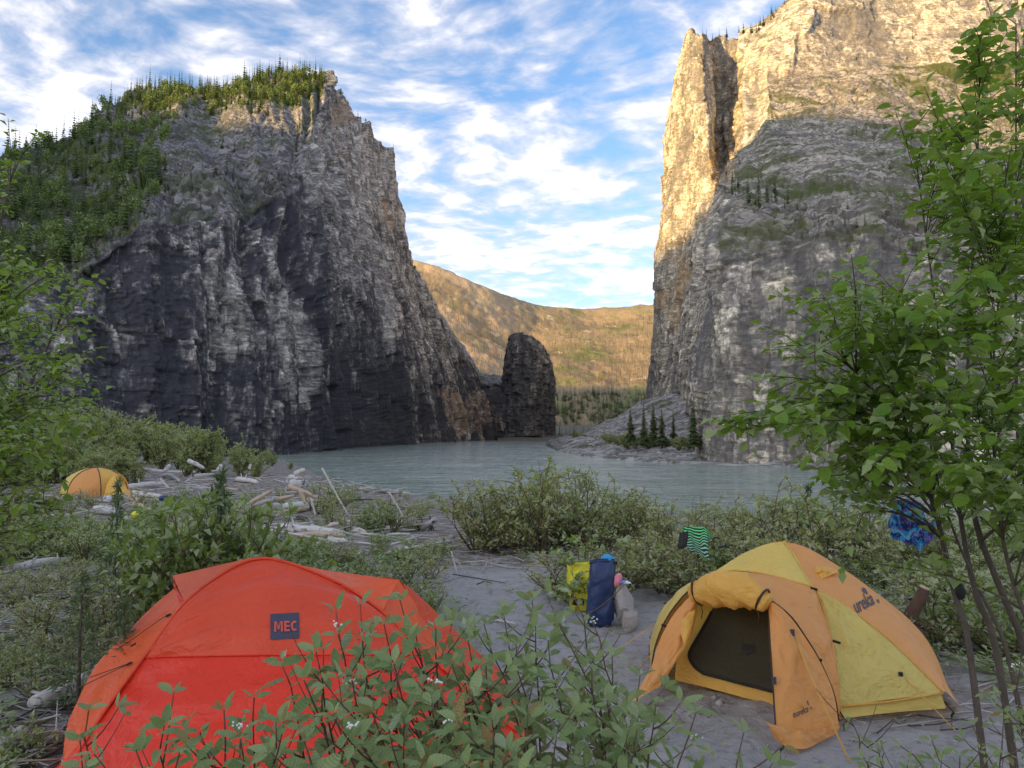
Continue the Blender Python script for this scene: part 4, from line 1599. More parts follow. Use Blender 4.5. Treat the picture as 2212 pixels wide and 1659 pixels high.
def bushes():
    r = _br
    # bank bushes in front of the water, right of the sandy gap
    for i in range(26):
        xd = 1020 + i * 17 + r.uniform(-12, 12)
        top = np.interp(xd, [1010, 1060, 1160, 1200, 1260, 1330, 1450], [1060, 1035, 985, 1025, 1020, 1050, 1075]) + r.uniform(-14, 40)
        bush_px(r.choice(['mixed', 'willow', 'mixed']), xd, top, r.uniform(13.5, 16.5), 'tangled grey-green bush before the river, right of the sandy gap', 'willow bushes right of the sandy gap')
    for i in range(34):
        xd = 1440 + i * 24 + r.uniform(-14, 14)
        top = np.interp(xd, [1440, 1600, 1750, 1900, 2250], [1075, 1070, 1062, 1085, 1095]) + r.uniform(-16, 56)
        bush_px(r.choice(['willow', 'mixed', 'willow', 'bush']), xd, top, r.uniform(11.0, 15.0), 'leafy grey-green bush on the bank behind the orange and yellow tent', 'bushes behind the orange and yellow tent', 1.1)
    # lower front row behind the dry bags
    for i in range(24):
        xd = 1190 + i * 21 + r.uniform(-12, 12)
        top = np.interp(xd, [1180, 1300, 1450, 1700], [1195, 1165, 1150, 1150]) + r.uniform(-15, 45)
        bush_px(r.choice(['mixed', 'mixed', 'bush']), xd, top, r.uniform(9.3, 11.2), 'low olive bush at the edge of the sand behind the dry bags', 'low bushes behind the dry bags', 1.25)
    for i in range(16):
        xd = 1660 + i * 42 + r.uniform(-15, 15)
        bush_px(r.choice(['willow', 'bush']), xd, 1190 + r.uniform(-30, 60), r.uniform(9.6, 11), 'low leafy bush close behind the orange and yellow tent', 'low bushes close behind the tent', 1.3)
    # left-centre, around the driftwood towards the water
    for i in range(40):
        xd = 690 + i * 8.2 + r.uniform(-14, 14)
        Y = r.uniform(17, 33)
        top = np.interp(xd, [600, 700, 800, 1000], [1000, 1035, 1066, 1080]) + r.uniform(-5, 45)
        bush_px(r.choice(['willow', 'bush', 'mixed', 'willow']), xd, top, Y, 'small willow by the water beyond the driftwood', 'small willows by the water', 1.1)
    for i in range(24):
        xd = 640 + i * 14 + r.uniform(-14, 14)
        bush_px(r.choice(['bush', 'bush', 'mixed']), xd, r.uniform(1145, 1190), r.uniform(10.5, 13.5), 'low green bush between the red tent and the pale driftwood logs', 'low bushes behind the red tent', 1.25, hf=1.0)
    for i in range(22):
        xd = 560 + i * 17 + r.uniform(-14, 14)
        bush_px(r.choice(['mixed', 'bush']), xd, r.uniform(1165, 1235), r.uniform(8.2, 9.8), 'knee-high bush just behind the top of the red tent', 'knee-high bushes behind the red tent', 1.2, hf=0.9)
    # leafy saplings left of the red tent
    for i in range(22):
        xd = 330 + i * 12 + r.uniform(-14, 14)
        top = np.interp(xd, [330, 420, 500, 600], [1110, 1060, 1040, 1120]) + r.uniform(0, 60)
        bush_px('bush', xd, top, r.uniform(7.8, 9.4), 'dense leafy sapling between the red tent and the driftwood pile', 'leafy saplings left of the red tent', 0.8, hf=1.05)
    for i in range(34):
        xd = r.uniform(-120, 400)
        bush_px(r.choice(['bush', 'mixed', 'mixed']), xd, r.uniform(1130, 1240), r.uniform(8, 13), 'low tangled bush among sticks at the left side of the camp', 'tangled bushes at the left side', 1.2, hf=0.95)
    for i in range(22):
        xd = r.uniform(-160, 300)
        bush_px(r.choice(['mixed', 'willow', 'mixed']), xd, r.uniform(1270, 1420), r.uniform(5.8, 7.6), 'low leafy plant over dead sticks left of the red tent', 'low plants left of the red tent', 1.1, hf=0.85)
    for i in range(9):
        xd = r.uniform(-120, 60)
        bush_px('low', xd, r.uniform(1440, 1560), r.uniform(4.9, 5.6), 'low green plant near the white log left of the red tent', 'plants by the white log', 1.0, hf=0.8)
    for i in range(6):
        bush_px('mixed', 120 + i * 17, 1035 + r.uniform(0, 25), r.uniform(23, 26), 'ragged bush half hiding the far orange tent', 'bushes before the far tent', 0.9, hf=1.0)
    for i in range(24):
        xd = 10 + i * 18 + r.uniform(-9, 9)
        bush_px(r.choice(['bush', 'willow', 'bush']), xd, r.uniform(1085, 1165), r.uniform(12.6, 19), 'fresh green bush on the bank left of the driftwood', 'green bushes left of the driftwood', 1.15, hf=1.05)
    for i in range(18):
        xd = 285 + i * 19 + r.uniform(-9, 9)
        bush_px(r.choice(['bush', 'willow', 'willow']), xd, r.uniform(1030, 1105), r.uniform(15, 26), 'bright green bush growing up through the driftwood pile', 'bushes in the driftwood pile', 0.9, hf=1.0)
    for i in range(20):
        xd = -40 + i * 19 + r.uniform(-10, 10)
        bush_px(r.choice(['bush', 'willow']), xd, r.uniform(1080, 1130), r.uniform(11, 17), 'green bush between the camp and the far orange tent', 'green bushes short of the far tent', 1.1, hf=1.0)
    # tall willow thicket along the left shore
    for i in range(64):
        xd = -260 + i * 14.2 + r.uniform(-16, 16)
        Y = r.uniform(46, 92)
        top = np.interp(xd, [-260, 0, 200, 330, 450, 560, 620], [835, 862, 882, 905, 930, 962, 998]) + r.uniform(-8, 26)
        bush_px('tall', xd, top, Y, 'tall pale green willow in the thicket under the left cliff', 'tall willows under the left cliff', 0.85)
    for i in range(34):
        xd = -200 + i * 15 + r.uniform(-16, 16)
        bush_px('tall', xd, np.interp(xd, [-200, 100, 300], [890, 930, 975]) + r.uniform(-15, 30), r.uniform(32, 44), 'head-high willow behind the far orange tent', 'head-high willows behind the far tent', 1.0)
    # right edge under the alders
    for i in range(20):
        xd = 1990 + i * 16 + r.uniform(-14, 14)
        bush_px(r.choice(['willow', 'bush']), xd, r.uniform(1180, 1330), r.uniform(7.2, 9.2), 'leafy bush in the shade of the alder clump', 'bushes under the alder clump', 1.2)
    for i in range(9):
        xd = 2110 + i * 22 + r.uniform(-14, 14)
        bush_px('low', xd, r.uniform(1520, 1600), r.uniform(3.9, 4.6), 'low plant on the sand at the foot of the alder stems', 'plants at the foot of the alders', 1.0, hf=0.6)
    # green bushes round the beach spruces
    for i in range(26):
        xd = 1240 + i * 10.5 + r.uniform(-6, 6)
        Y = np.interp(xd, [1240, 1350, 1500], [300, 190, 160]) + r.uniform(-6, 6)
        yb = np.interp(xd, [1240, 1350, 1500], [945, 962, 968])
        base = P(xd, yb, Y)
        e = bush('tall', base.x, Y, r.uniform(2.5, 4.6), 'green willow round the feet of the spruces on the gravel beach', 'willows on the gravel beach', 1.2)
        e.location.z = base.z - 0.6


bushes()

# ------------------------------------------------------------------ close shrubs and trees: every leaf an object
DOG_ME = [single_leaf('leaf', M_DOGWOOD, 0.40 + 0.03 * i, 1.25, 0.12 + 0.12 * i, 5, 0.0, i) for i in range(4)]
ALD_ME = [single_leaf('leaf', M_ALDER, 0.72, 1.9, 0.15, 6, 0.06, i) for i in range(3)] + [single_leaf('leaf', M_ALDER, 0.60, 1.7, 0.35, 6, 0.06, 9)]
ZUP = Vector((0, 0, 1))


def rv(r, s=1.0):
    return Vector((r.gauss(0, s), r.gauss(0, s), r.gauss(0, s)))


def bez(a, b, c, n):
    return [a * (1 - t) ** 2 + b * 2 * t * (1 - t) + c * t * t for t in [i / n for i in range(n + 1)]]


def put_leaves(root, leaves, meshes, limit, stuff_name, stuff_mat, r, width):
    """leaves: (pos, dir, up, size) in world; the ones that show largest become leaf objects, the rest one part"""
    org = Vector(root.location)

    def score(l):
        p = l[0]
        x, y = proj(np.array(p))
        inside = -120 < x < 2330 and -100 < y < 1760
        return (l[3] / max(0.3, p.y)) * (1 if inside else 0.05)
    leaves = sorted(leaves, key=score, reverse=True)
    for p, d, u, s in leaves[:limit]:
        o = bpy.data.objects.new('leaf', meshes[r.randrange(len(meshes))])
        COL.objects.link(o)
        o.parent = root
        o.matrix_local = leaf_matrix(p - org, d, u, s)
    rest = leaves[limit:]
    if rest:
        v, f, a = leaves_np([tuple(l[0] - org) for l in rest], [tuple(l[1]) for l in rest], [tuple(l[2]) for l in rest], [l[3] for l in rest], width)
        o = link(stuff_name, np_mesh(stuff_name, v, f, [stuff_mat], attrs=dict(rnd=a)), root)
        o['kind'] = 'stuff'


def dogwood(base, tips, label, seed, leaf=0.076, mt=None, berries=3, dens=0.82, limit=300, group='dogwood shrubs in front of the tents'):
    """several reddish stems from one base, opposite leaves in pairs, a rosette at each tip"""
    r = random.Random(seed)
    e = empty('dogwood_shrub', base, label, 'shrub', group)
    mt = mt or M_REDTWIG
    leaves, bpos = [], []
    for tip in tips:
        b0 = base + Vector((r.uniform(-.12, .12), r.uniform(-.10, .10), -0.03))
        ctrl = b0.lerp(tip, 0.45) + Vector(((b0.x - tip.x) * 0.25, (b0.y - tip.y) * 0.2, 0.22 * (tip.z - b0.z)))
        pts = bez(b0, ctrl, tip, 10)
        pts = [p + rv(r, 0.008) if 0 < i < 10 else p for i, p in enumerate(pts)]
        mb = MB().tube(pts, list(np.linspace(0.0065, 0.0022, 11)), 5)
        axes = [(pts, 0.35)]
        L = (tip - b0).length
        for q in range(int(L * 4.6 * dens) + 1):
            t = r.uniform(0.35, 0.92)
            i = int(t * 10)
            p0 = pts[i].lerp(pts[min(10, i + 1)], t * 10 - i)
            a = r.uniform(0, 6.283)
            dv = Vector((math.cos(a), math.sin(a) * 0.8, r.uniform(0.35, 0.95))).normalized()
            ln = r.uniform(0.14, 0.34) * (1.15 - 0.5 * t)
            sp = bez(p0, p0 + dv * ln * 0.5 - ZUP * 0.01, p0 + dv * ln + ZUP * 0.04, 4)
            mb.tube(sp, [0.0032, 0.0028, 0.0024, 0.002, 0.0015], 4)
            axes.append((sp, 0.15))
        part('stem', mb.mesh('stem', mt), e)
        for sp, start in axes:
            sp_l = sum((sp[i + 1] - sp[i]).length for i in range(len(sp) - 1))
            n = max(1, int(sp_l * (1 - start) / 0.075 * dens))
            ph = r.uniform(0, 3.14)
            for j in range(n + 1):
                t = start + (1 - start) * j / n
                f_ = t * (len(sp) - 1)
                i = min(len(sp) - 2, int(f_))
                p0 = sp[i].lerp(sp[i + 1], f_ - i)
                ax = (sp[i + 1] - sp[i]).normalized()
                side = ax.cross(ZUP)
                if side.length < 0.05:
                    side = Vector((1, 0, 0))
                side.normalize()
                s2 = ax.cross(side)
                last = j == n
                for k in range(4 if last else 2):
                    an = ph + j * 1.57 + k * (1.57 if last else 3.1416) + r.gauss(0, 0.25)
                    o = side * math.cos(an) + s2 * math.sin(an)
                    d = o * (0.75 if last else 0.95) + ax * (0.75 if last else 0.35) + Vector((0, 0, r.uniform(-0.25, 0.15)))
                    up = ZUP + rv(r, 0.30) + Vector((0, -0.25, 0))
                    qx, qy = proj(np.array(p0 + d.normalized() * leaf * 0.5))
                    if any(a < qx / K < b and c < qy / K < e_ for a, b, c, e_ in KEEP_CLEAR):
                        continue
                    leaves.append((p0 + o * 0.008, d.normalized(), up, leaf * r.uniform(0.5, 1.2) * (1.0 if not last else 0.85)))
                if last:
                    bpos.append((p0, ax))
    put_leaves(e, leaves, DOG_ME, limit, 'foliage', M_DOGWOODS, r, 0.5)
    r.shuffle(bpos)
    for p0, ax in bpos[:(berries + 2) // 5]:
        bm = bmesh.new()
        for k in range(r.randrange(7, 14)):
            off = Vector((r.gauss(0, 0.013), r.gauss(0, 0.013), 0.018 + abs(r.gauss(0, 0.008))))
            bmesh.ops.create_icosphere(bm, subdivisions=1, radius=r.uniform(0.0035, 0.0052), matrix=Matrix.Translation(p0 + ax * 0.012 + off))
        me = bpy.data.meshes.new('berry_cluster')
        bm.to_mesh(me)
        bm.free()
        me.materials.append(M_BERRY)
        me.polygons.foreach_set('use_smooth', [True] * len(me.polygons))
        part('berry_cluster', me, e)
    return e


# views that no leaf of the near shrubs crosses in the photograph
KEEP_CLEAR = [(655, 775, 1505, 1612), (1470, 1620, 1380, 1585), (1430, 1480, 1395, 1530), (1690, 1960, 1440, 1680), (1900, 2110, 1640, 1860), (2080, 2380, 1500, 1790)]


def close_shrubs():
    def T(lst):
        return [S(x, y, Y) for x, y, Y in lst]

    def B(x, y):
        return Vector((x, y, gzf(x, y)))
    dogwood(B(-0.52, 2.75), T([(790, 1630, 2.6), (845, 1585, 2.7), (905, 1600, 2.6), (760, 1700, 2.5), (700, 1650, 2.75), (880, 1700, 2.45)]),
            'red-stemmed dogwood shrub covering the lower right of the red tent, under its dark square badge', 1, berries=7)
    dogwood(B(-0.25, 2.65), T([(1000, 1500, 2.7), (960, 1560, 2.6), (1040, 1590, 2.7), (1090, 1570, 2.6), (985, 1660, 2.4)]),
            'tallest dogwood shrub, its top leaves reaching the right shoulder of the red tent', 2, berries=7)
    dogwood(B(0.0, 2.6), T([(1170, 1600, 2.6), (1130, 1660, 2.5), (1215, 1660, 2.6), (1090, 1730, 2.4), (1180, 1740, 2.35)]),
            'dogwood shrub with white berries over the right corner of the red tent', 3, berries=6)
    dogwood(B(0.22, 2.95), T([(1260, 1540, 3.0), (1330, 1500, 3.05), (1210, 1560, 2.9), (1290, 1610, 2.85), (1370, 1600, 2.9)]),
            'green dogwood shrub standing against the sand in the middle, between the tents', 4, mt=M_TWIG, berries=4)
    dogwood(B(0.42, 2.9), T([(1430, 1480, 3.1), (1470, 1530, 3.0), (1400, 1560, 2.95), (1530, 1640, 2.9), (1480, 1660, 2.8), (1600, 1690, 3.0)]),
            'dogwood shrub right of the middle with leaves before the mouth of the yellow tent', 5, mt=M_TWIG, berries=3)
    dogwood(B(0.52, 2.5), T([(1520, 1760, 2.5), (1640, 1760, 2.6), (1740, 1780, 2.6), (1860, 1830, 2.6), (1560, 1850, 2.4), (1440, 1800, 2.4)]),
            'low spreading dogwood at the bottom edge, reaching across the sand to the tent flap', 6, mt=M_TWIG, berries=2, dens=0.8)
    dogwood(B(-0.82, 2.45), T([(560, 1775, 2.5), (635, 1745, 2.5), (600, 1840, 2.4), (690, 1800, 2.4), (500, 1830, 2.5)]),
            'low dogwood shrub along the bottom edge in front of the red tent', 7, berries=4)
    dogwood(B(-1.15, 2.45), T([(410, 1815, 2.5), (340, 1875, 2.4), (450, 1880, 2.4)]),
            'small dogwood at the bottom left, its pale leaves against the red fabric', 8, berries=2)
    dogwood(B(-1.42, 2.6), T([(222, 1775, 2.6), (200, 1850, 2.55)]),
            'single leafy shoot in front of the lower left corner of the red tent', 9, berries=0, dens=0.7)
    dogwood(B(-0.30, 2.25), T([(840, 1800, 2.25), (930, 1780, 2.2), (1010, 1810, 2.2), (760, 1850, 2.15), (900, 1860, 2.1)]),
            'dense dogwood at the bottom edge below the tallest one', 10, berries=5)
    dogwood(B(0.08, 2.2), T([(1130, 1830, 2.2), (1230, 1800, 2.2), (1320, 1790, 2.25), (1390, 1850, 2.2), (1270, 1870, 2.1)]),
            'dense dogwood at the bottom edge in the middle of the picture', 11, mt=M_TWIG, berries=3)
    # a low one in the bottom right corner and one by the tent's right corner
    dogwood(B(2.05, 3.2), T([(2250, 1865, 3.2), (2330, 1850, 3.3), (2430, 1810, 3.3), (2510, 1780, 3.4), (2160, 1900, 3.1), (2400, 1890, 3.1)]),
            'low green shrub in the bottom right corner in front of the alder stems', 12, leaf=0.048, mt=M_TWIG, berries=2, dens=0.8)
    dogwood(B(2.55, 3.6), T([(2540, 1680, 3.6), (2600, 1640, 3.7), (2480, 1750, 3.5), (2560, 1780, 3.4)]),
            'shrub with a white berry cluster at the right edge among the alder stems', 13, leaf=0.05, mt=M_TWIG, berries=3, dens=0.75)
    dogwood(B(1.95, 3.85), T([(2125, 1800, 3.85), (2150, 1850, 3.8), (2210, 1880, 3.8)]),
            'arching twig with a few leaves on the sand before the yellow tent', 14, leaf=0.05, mt=M_TWIG, berries=0, dens=0.5)


close_shrubs()


def alder(base, nodes, radii, targets, label, seed, leaf=0.062, limit=300, group=None, per=1.0, name='alder_tree'):
    """one leaning stem through the nodes; a branch to each target, twigs and alternate leaves along them"""
    r = random.Random(seed)
    e = empty(name, base, label, 'tree', group)
    pts = [Vector(p) for p in resample([base - ZUP * 0.05] + nodes, 26)]
    rad = list(np.interp(np.linspace(0, 1, 26), np.linspace(0, 1, len(radii)), radii))
    part('trunk', MB().tube(pts, rad, 8, wob=0.05, seed=seed).mesh('trunk', M_ALDERBARK), e)
    leaves = []
    bm_ = MB()
    for tip in targets:
        # branch leaves the stem lower down than its tip
        best = min(range(4, 26), key=lambda i: (pts[i] - tip).length + (0.9 if pts[i].z > tip.z - 0.1 else 0) + r.uniform(0, 0.25))
        a = pts[best]
        L = (tip - a).length
        ctrl = a.lerp(tip, 0.45) + ZUP * (0.18 * L) + rv(r, 0.04 * L)
        sp = bez(a, ctrl, tip, 8)
        bm_.tube(sp, list(np.linspace(min(rad[best] * 0.6, 0.008 + 0.004 * L), 0.0016, 9)), 5)
        axes = [(sp, 0.25)]
        for q in range(int(L * 5 * per) + 1):
            t = r.uniform(0.3, 0.95)
            i = min(7, int(t * 8))
            p0 = sp[i].lerp(sp[i + 1], t * 8 - i)
            ax = (sp[i + 1] - sp[i]).normalized()
            dv = (ax * 0.8 + rv(r, 0.5) + ZUP * 0.1).normalized()
            ln = r.uniform(0.10, 0.30)
            tw = bez(p0, p0 + dv * ln * .5, p0 + dv * ln - ZUP * 0.02, 3)
            bm_.tube(tw, [0.003, 0.0024, 0.002, 0.0012], 3)
            axes.append((tw, 0.1))
        for sp2, st in axes:
            ll = sum((sp2[i + 1] - sp2[i]).length for i in range(len(sp2) - 1))
            n = max(3, int(ll * (1 - st) / 0.034 * per))
            for j in range(n + 1):
                t = st + (1 - st) * j / n
                f_ = t * (len(sp2) - 1)
                i = min(len(sp2) - 2, int(f_))
                p0 = sp2[i].lerp(sp2[i + 1], f_ - i)
                ax = (sp2[i + 1] - sp2[i]).normalized()
                side = ax.cross(ZUP)
                if side.length < 0.05:
                    side = Vector((1, 0, 0))
                side = side.normalized() * (1 if j % 2 else -1)
                d = side * 0.8 + ax * 0.55 + rv(r, 0.28) + ZUP * r.uniform(-0.45, 0.1)
                up = ZUP + rv(r, 0.38) + Vector((0, -0.15, 0))
                qx, qy = proj(np.array(p0 + d.normalized() * leaf * 0.5))
                if 2212 < qx / K < 2335 and 1238 < qy / K < 1378 and r.random() < 0.85:
                    continue
                leaves.append((p0 + d.normalized() * 0.012, d.normalized(), up, leaf * r.uniform(0.55, 1.2)))
    part('branches', bm_.mesh('branches', M_ALDERBARK), e, kind='stuff')
    put_leaves(e, leaves, ALD_ME, limit, 'foliage', M_ALDERS, r, 0.68)
    return e


def sample_targets(poly, n, ylo, yhi, seed, weight=None):
    r = random.Random(seed)
    p = np.array(poly, float)
    out = []
    while len(out) < n:
        x = r.uniform(p[:, 0].min(), p[:, 0].max())
        y = r.uniform(p[:, 1].min(), p[:, 1].max())
        if not inpoly(np.array([x]), np.array([y]), poly)[0]:
            continue
        if weight and r.random() > weight(x, y):
            continue
        out.append(S(x, y, r.uniform(ylo, yhi)))
    return out


RIGHT_CROWN = [(2440, 70), (2600, 20), (2720, 20), (2720, 1330), (2460, 1310), (2330, 1270), (2140, 1290), (2070, 1230), (2015, 1150), (1965, 1105), (1900, 1110),
               (1810, 1062), (1850, 1010), (1865, 935), (1965, 840), (1995, 775), (2090, 700), (2180, 730), (2280, 670), (2370, 570), (2345, 430),
               (2290, 330), (2370, 262), (2420, 200)]


def close_trees():
    w = lambda x, y: (0.55 if y < 560 else 1.0) * (0.55 if x < 2050 else 1.0) * (0.75 if x < 2300 else 1.0)
    tg = sample_targets(RIGHT_CROWN, 265, 3.0, 4.9, 3, w)
    edge = [(1805, 1060, 3.6), (1850, 1075, 3.6), (1872, 940, 3.7), (1935, 870, 3.8), (1990, 780, 3.9), (2095, 700, 3.9), (2060, 760, 3.8), (2170, 735, 4.0),
            (2265, 335, 4.0), (2300, 380, 4.0), (2350, 270, 4.0), (2380, 350, 4.0), (2430, 160, 4.0), (2470, 110, 4.0), (2520, 80, 4.0), (2340, 500, 4.0), (2390, 470, 4.1),
            (2400, 560, 4.1), (1940, 1000, 3.7), (2010, 960, 3.7), (2080, 1230, 3.7), (2130, 1290, 3.8), (2240, 1420, 3.8), (2330, 1390, 4.0), (2200, 860, 3.8), (2290, 800, 3.9)]
    tg += [S(*q) for q in edge]
    stems = [
        (S(2472, 1800, 4.05), [S(2420, 1600, 4.1), S(2385, 1480, 4.15), S(2330, 1250, 4.2), S(2240, 1050, 4.1), S(2110, 900, 3.9)], [0.020, 0.016, 0.006],
         'slender leaning alder stem nearest the tent, long branches reaching left over the river'),
        (S(2545, 1810, 4.3), [S(2490, 1620, 4.35), S(2435, 1470, 4.4), S(2395, 1250, 4.45), S(2370, 1000, 4.4), S(2330, 700, 4.3), S(2290, 400, 4.2)], [0.024, 0.019, 0.011, 0.007, 0.004],
         'thick grey alder stem in the middle of the clump at the right'),
        (S(2640, 1800, 4.4), [S(2560, 1620, 4.4), S(2500, 1470, 4.4), S(2430, 1260, 4.45), S(2420, 900, 4.5), S(2440, 500, 4.4), S(2450, 150, 4.2)], [0.026, 0.020, 0.012, 0.007, 0.004],
         'tallest alder stem of the clump, rising to the top right corner'),
        (S(2700, 1700, 4.6), [S(2620, 1400, 4.6), S(2550, 1150, 4.6), S(2540, 800, 4.6), S(2540, 400, 4.4), S(2540, 60, 4.2)], [0.030, 0.020, 0.010, 0.006, 0.004],
         'alder at the right edge behind the other stems, dense with leaves'),
    ]
    stems += [
        (S(2600, 1840, 4.1), [S(2520, 1640, 4.1), S(2450, 1480, 4.15), S(2385, 1330, 4.2), S(2340, 1180, 4.2), S(2300, 950, 4.1)], [0.017, 0.013, 0.006, 0.004],
         'thin dark alder stem crossing behind the thick one'),
        (S(2690, 1850, 3.8), [S(2600, 1650, 3.8), S(2540, 1480, 3.8), S(2500, 1300, 3.8), S(2480, 1000, 3.8), S(2500, 700, 3.7)], [0.019, 0.014, 0.006, 0.004],
         'thin alder stem nearest the right edge, leaves close to the viewer'),
    ]
    # a target goes to the stem whose upper part is nearest
    groups = [[] for _ in stems]
    mids = []
    for b, nd, rd, lb in stems:
        mids.append(resample(nd, 20))
    for t in tg:
        k = min(range(len(stems)), key=lambda i: min((Vector(q) - t).length for q in mids[i]))
        groups[k].append(t)
    for i, (b, nd, rd, lb) in enumerate(stems):
        b = Vector((b.x, b.y, gzf(b.x, b.y)))
        alder(b, nd, rd, groups[i], lb, 50 + i, leaf=0.072, group='alder stems of the clump at the right')
    # left edge: sparser, further away
    LC = [(-120, 420), (20, 380), (45, 430), (-20, 520), (90, 660), (200, 690), (250, 760), (230, 860), (290, 930), (210, 960), (300, 1010), (190, 1110), (235, 1230), (150, 1330), (-120, 1400)]
    wl = lambda x, y: (0.35 if y < 620 else (0.6 if y < 950 else 1.0)) * (1.0 if x < 160 else 0.5)
    tg = sample_targets(LC, 135, 4.2, 6.4, 8, wl)
    tg += [S(*q) for q in ((60, 380, 5.2), (30, 372, 5.2), (220, 700, 5.5), (140, 650, 5.4), (245, 870, 5.5), (200, 945, 5.6), (225, 1080, 5.6), (160, 760, 5.4), (230, 790, 5.5))]
    stems = [(S(-160, 1560, 5.0), [S(-140, 1200, 5.1), S(-70, 900, 5.2), S(0, 560, 5.3), S(40, 400, 5.3)], [0.03, 0.022, 0.005], 'tall thin alder at the left edge, few leaves against the cliff'),
             (S(-60, 1500, 5.8), [S(-20, 1250, 5.8), S(60, 1000, 5.8), S(150, 800, 5.8), S(190, 700, 5.7)], [0.026, 0.018, 0.005], 'leaning leafy alder at the left edge in front of the far orange tent'),
             (S(-140, 1480, 6.3), [S(-80, 1300, 6.3), S(0, 1100, 6.2), S(110, 980, 6.1)], [0.026, 0.018, 0.005], 'low bushy alder at the left edge beside the driftwood')]
    groups = [[] for _ in stems]
    mids = [resample(nd, 20) for b, nd, rd, lb in stems]
    for t in tg:
        k = min(range(3), key=lambda i: min((Vector(q) - t).length for q in mids[i]))
        groups[k].append(t)
    for i, (b, nd, rd, lb) in enumerate(stems):
        b = Vector((b.x, b.y, gzf(b.x, b.y)))
        alder(b, nd, rd, groups[i], lb, 70 + i, leaf=0.058, group='alders at the left edge', per=1.0)
    # young spruces at the left
    det = [spruce_arrays(1.0, rd, 22, 10, 140 + i, droop=0.15, gap=0.25) for i, rd in enumerate((0.34, 0.30, 0.38))]
    crowns = []
    for i, (v, f, a) in enumerate(det):
        rr = np.random.default_rng(i)
        # finer sprays: short needle twigs along each blade
        n = 800
        q = v[f[rr.integers(0, len(f), n)]]
        w = rr.dirichlet((1, 1, 1), n)
        pos = (q * w[:, :, None]).sum(1)
        d = pos * [1, 1, 0] + rr.normal(size=(n, 3)) * 0.06 + [0, 0, 0.02]
        vv, ff, aa = leaves_np(pos, d, np.array([0, 0, 1.0]) + 0.4 * rr.normal(size=(n, 3)), rr.uniform(.05, .11, n), 0.22, rnd=rr.random(n))
        crowns.append(np_mesh('crown', vv, ff, [M_NEEDLE2], attrs=dict(rnd=aa)))
    tr = MB().tube([(0, 0, -0.03), (0.01, 0, 0.5), (0, 0, 1.0)], [0.02, 0.013, 0.003], 6).mesh('trunk', M_BARK)
    for i, (xd, yt, Y, lb) in enumerate(((478, 1022, 8.2, 'young spruce rising above the leafy saplings left of the red tent'),
                                         (255, 1045, 8.8, 'thin young spruce in front of the far orange tent'),
                                         (180, 1240, 5.9, 'small spruce seedling over dead sticks at the left'),
                                         (270, 1300, 5.4, 'low spruce seedling beside the pale logs left of the red tent'),
                                         (1745, 1050, 12.5, 'dead-tipped young spruce on the bank behind the yellow tent'))):
        top = P(xd, yt, Y)
        b = Vector((top.x, Y, gzf(top.x, Y)))
        h = top.z - b.z
        e = empty('young_spruce', b, lb, 'tree', 'young spruces near the camp')
        wdt = h * (0.8 if i != 1 else 0.6)
        e.scale = (wdt, wdt, h)
        e.rotation_euler = (0, 0, i * 2.1)
        link('crown', crowns[i % 3], e)
        link('trunk', tr, e)


M_NEEDLE2 = leaf_mat('young_spruce_needles', (0.10, 0.16, 0.075), (0.17, 0.235, 0.11), (0.15, 0.20, 0.11), rough=0.55, trans=0.15)
close_trees()


def ground_cover():
    """seedlings and weeds nobody could count, one object"""
    r = np.random.default_rng(77)
    LP, LD, LU, LS = [], [], [], []
    n = 0
    while n < 8200:
        Y = 3.6 + 22 * r.random() ** 1.6
        X = r.uniform(-0.85, 0.8) * Y
        # keep the trodden sand open
        lo = np.interp(Y, [3, 5, 8, 10, 13, 16], [-0.5, -0.1, -0.3, -0.9, -1.7, -2.2])
        hi = np.interp(Y, [3, 5, 6, 8, 10, 13, 16], [3.4, 4.6, 4.4, 2.6, 2.0, -0.2, -0.8])
        if lo < X < hi and r.random() > 0.03:
            continue
        if Y > shore(X) - 4:
            continue
        if Y < 6.2 and -0.66 < X / Y < -0.52 and Y < 6.0:
            continue
        if vn(X * 0.8, Y * 0.8, seed=71) < -0.25:
            continue
        n += 1
        z = gzf(X, Y)
        h = r.uniform(0.04, 0.22)
        a0 = r.uniform(0, 6.28)
        for k in range(int(r.integers(4, 9))):
            t = r.uniform(0.3, 1)
            a = a0 + k * 2.4
            LP.append((X + 0.05 * math.cos(a) * t, Y + 0.05 * math.sin(a) * t, z + h * t))
            LD.append((math.cos(a), math.sin(a), r.uniform(0.0, 0.9)))
            LU.append((r.normal() * .3, r.normal() * .3, 1))
            LS.append(r.uniform(0.03, 0.085))
    v, f, a = leaves_np(LP, LD, LU, LS, 0.5)
    o = link('undergrowth', np_mesh('undergrowth', v, f, [M_BUSH], attrs=dict(rnd=a)))
    tag(o, 'weeds and seedlings covering the bank around the sand', kind='stuff')


ground_cover()

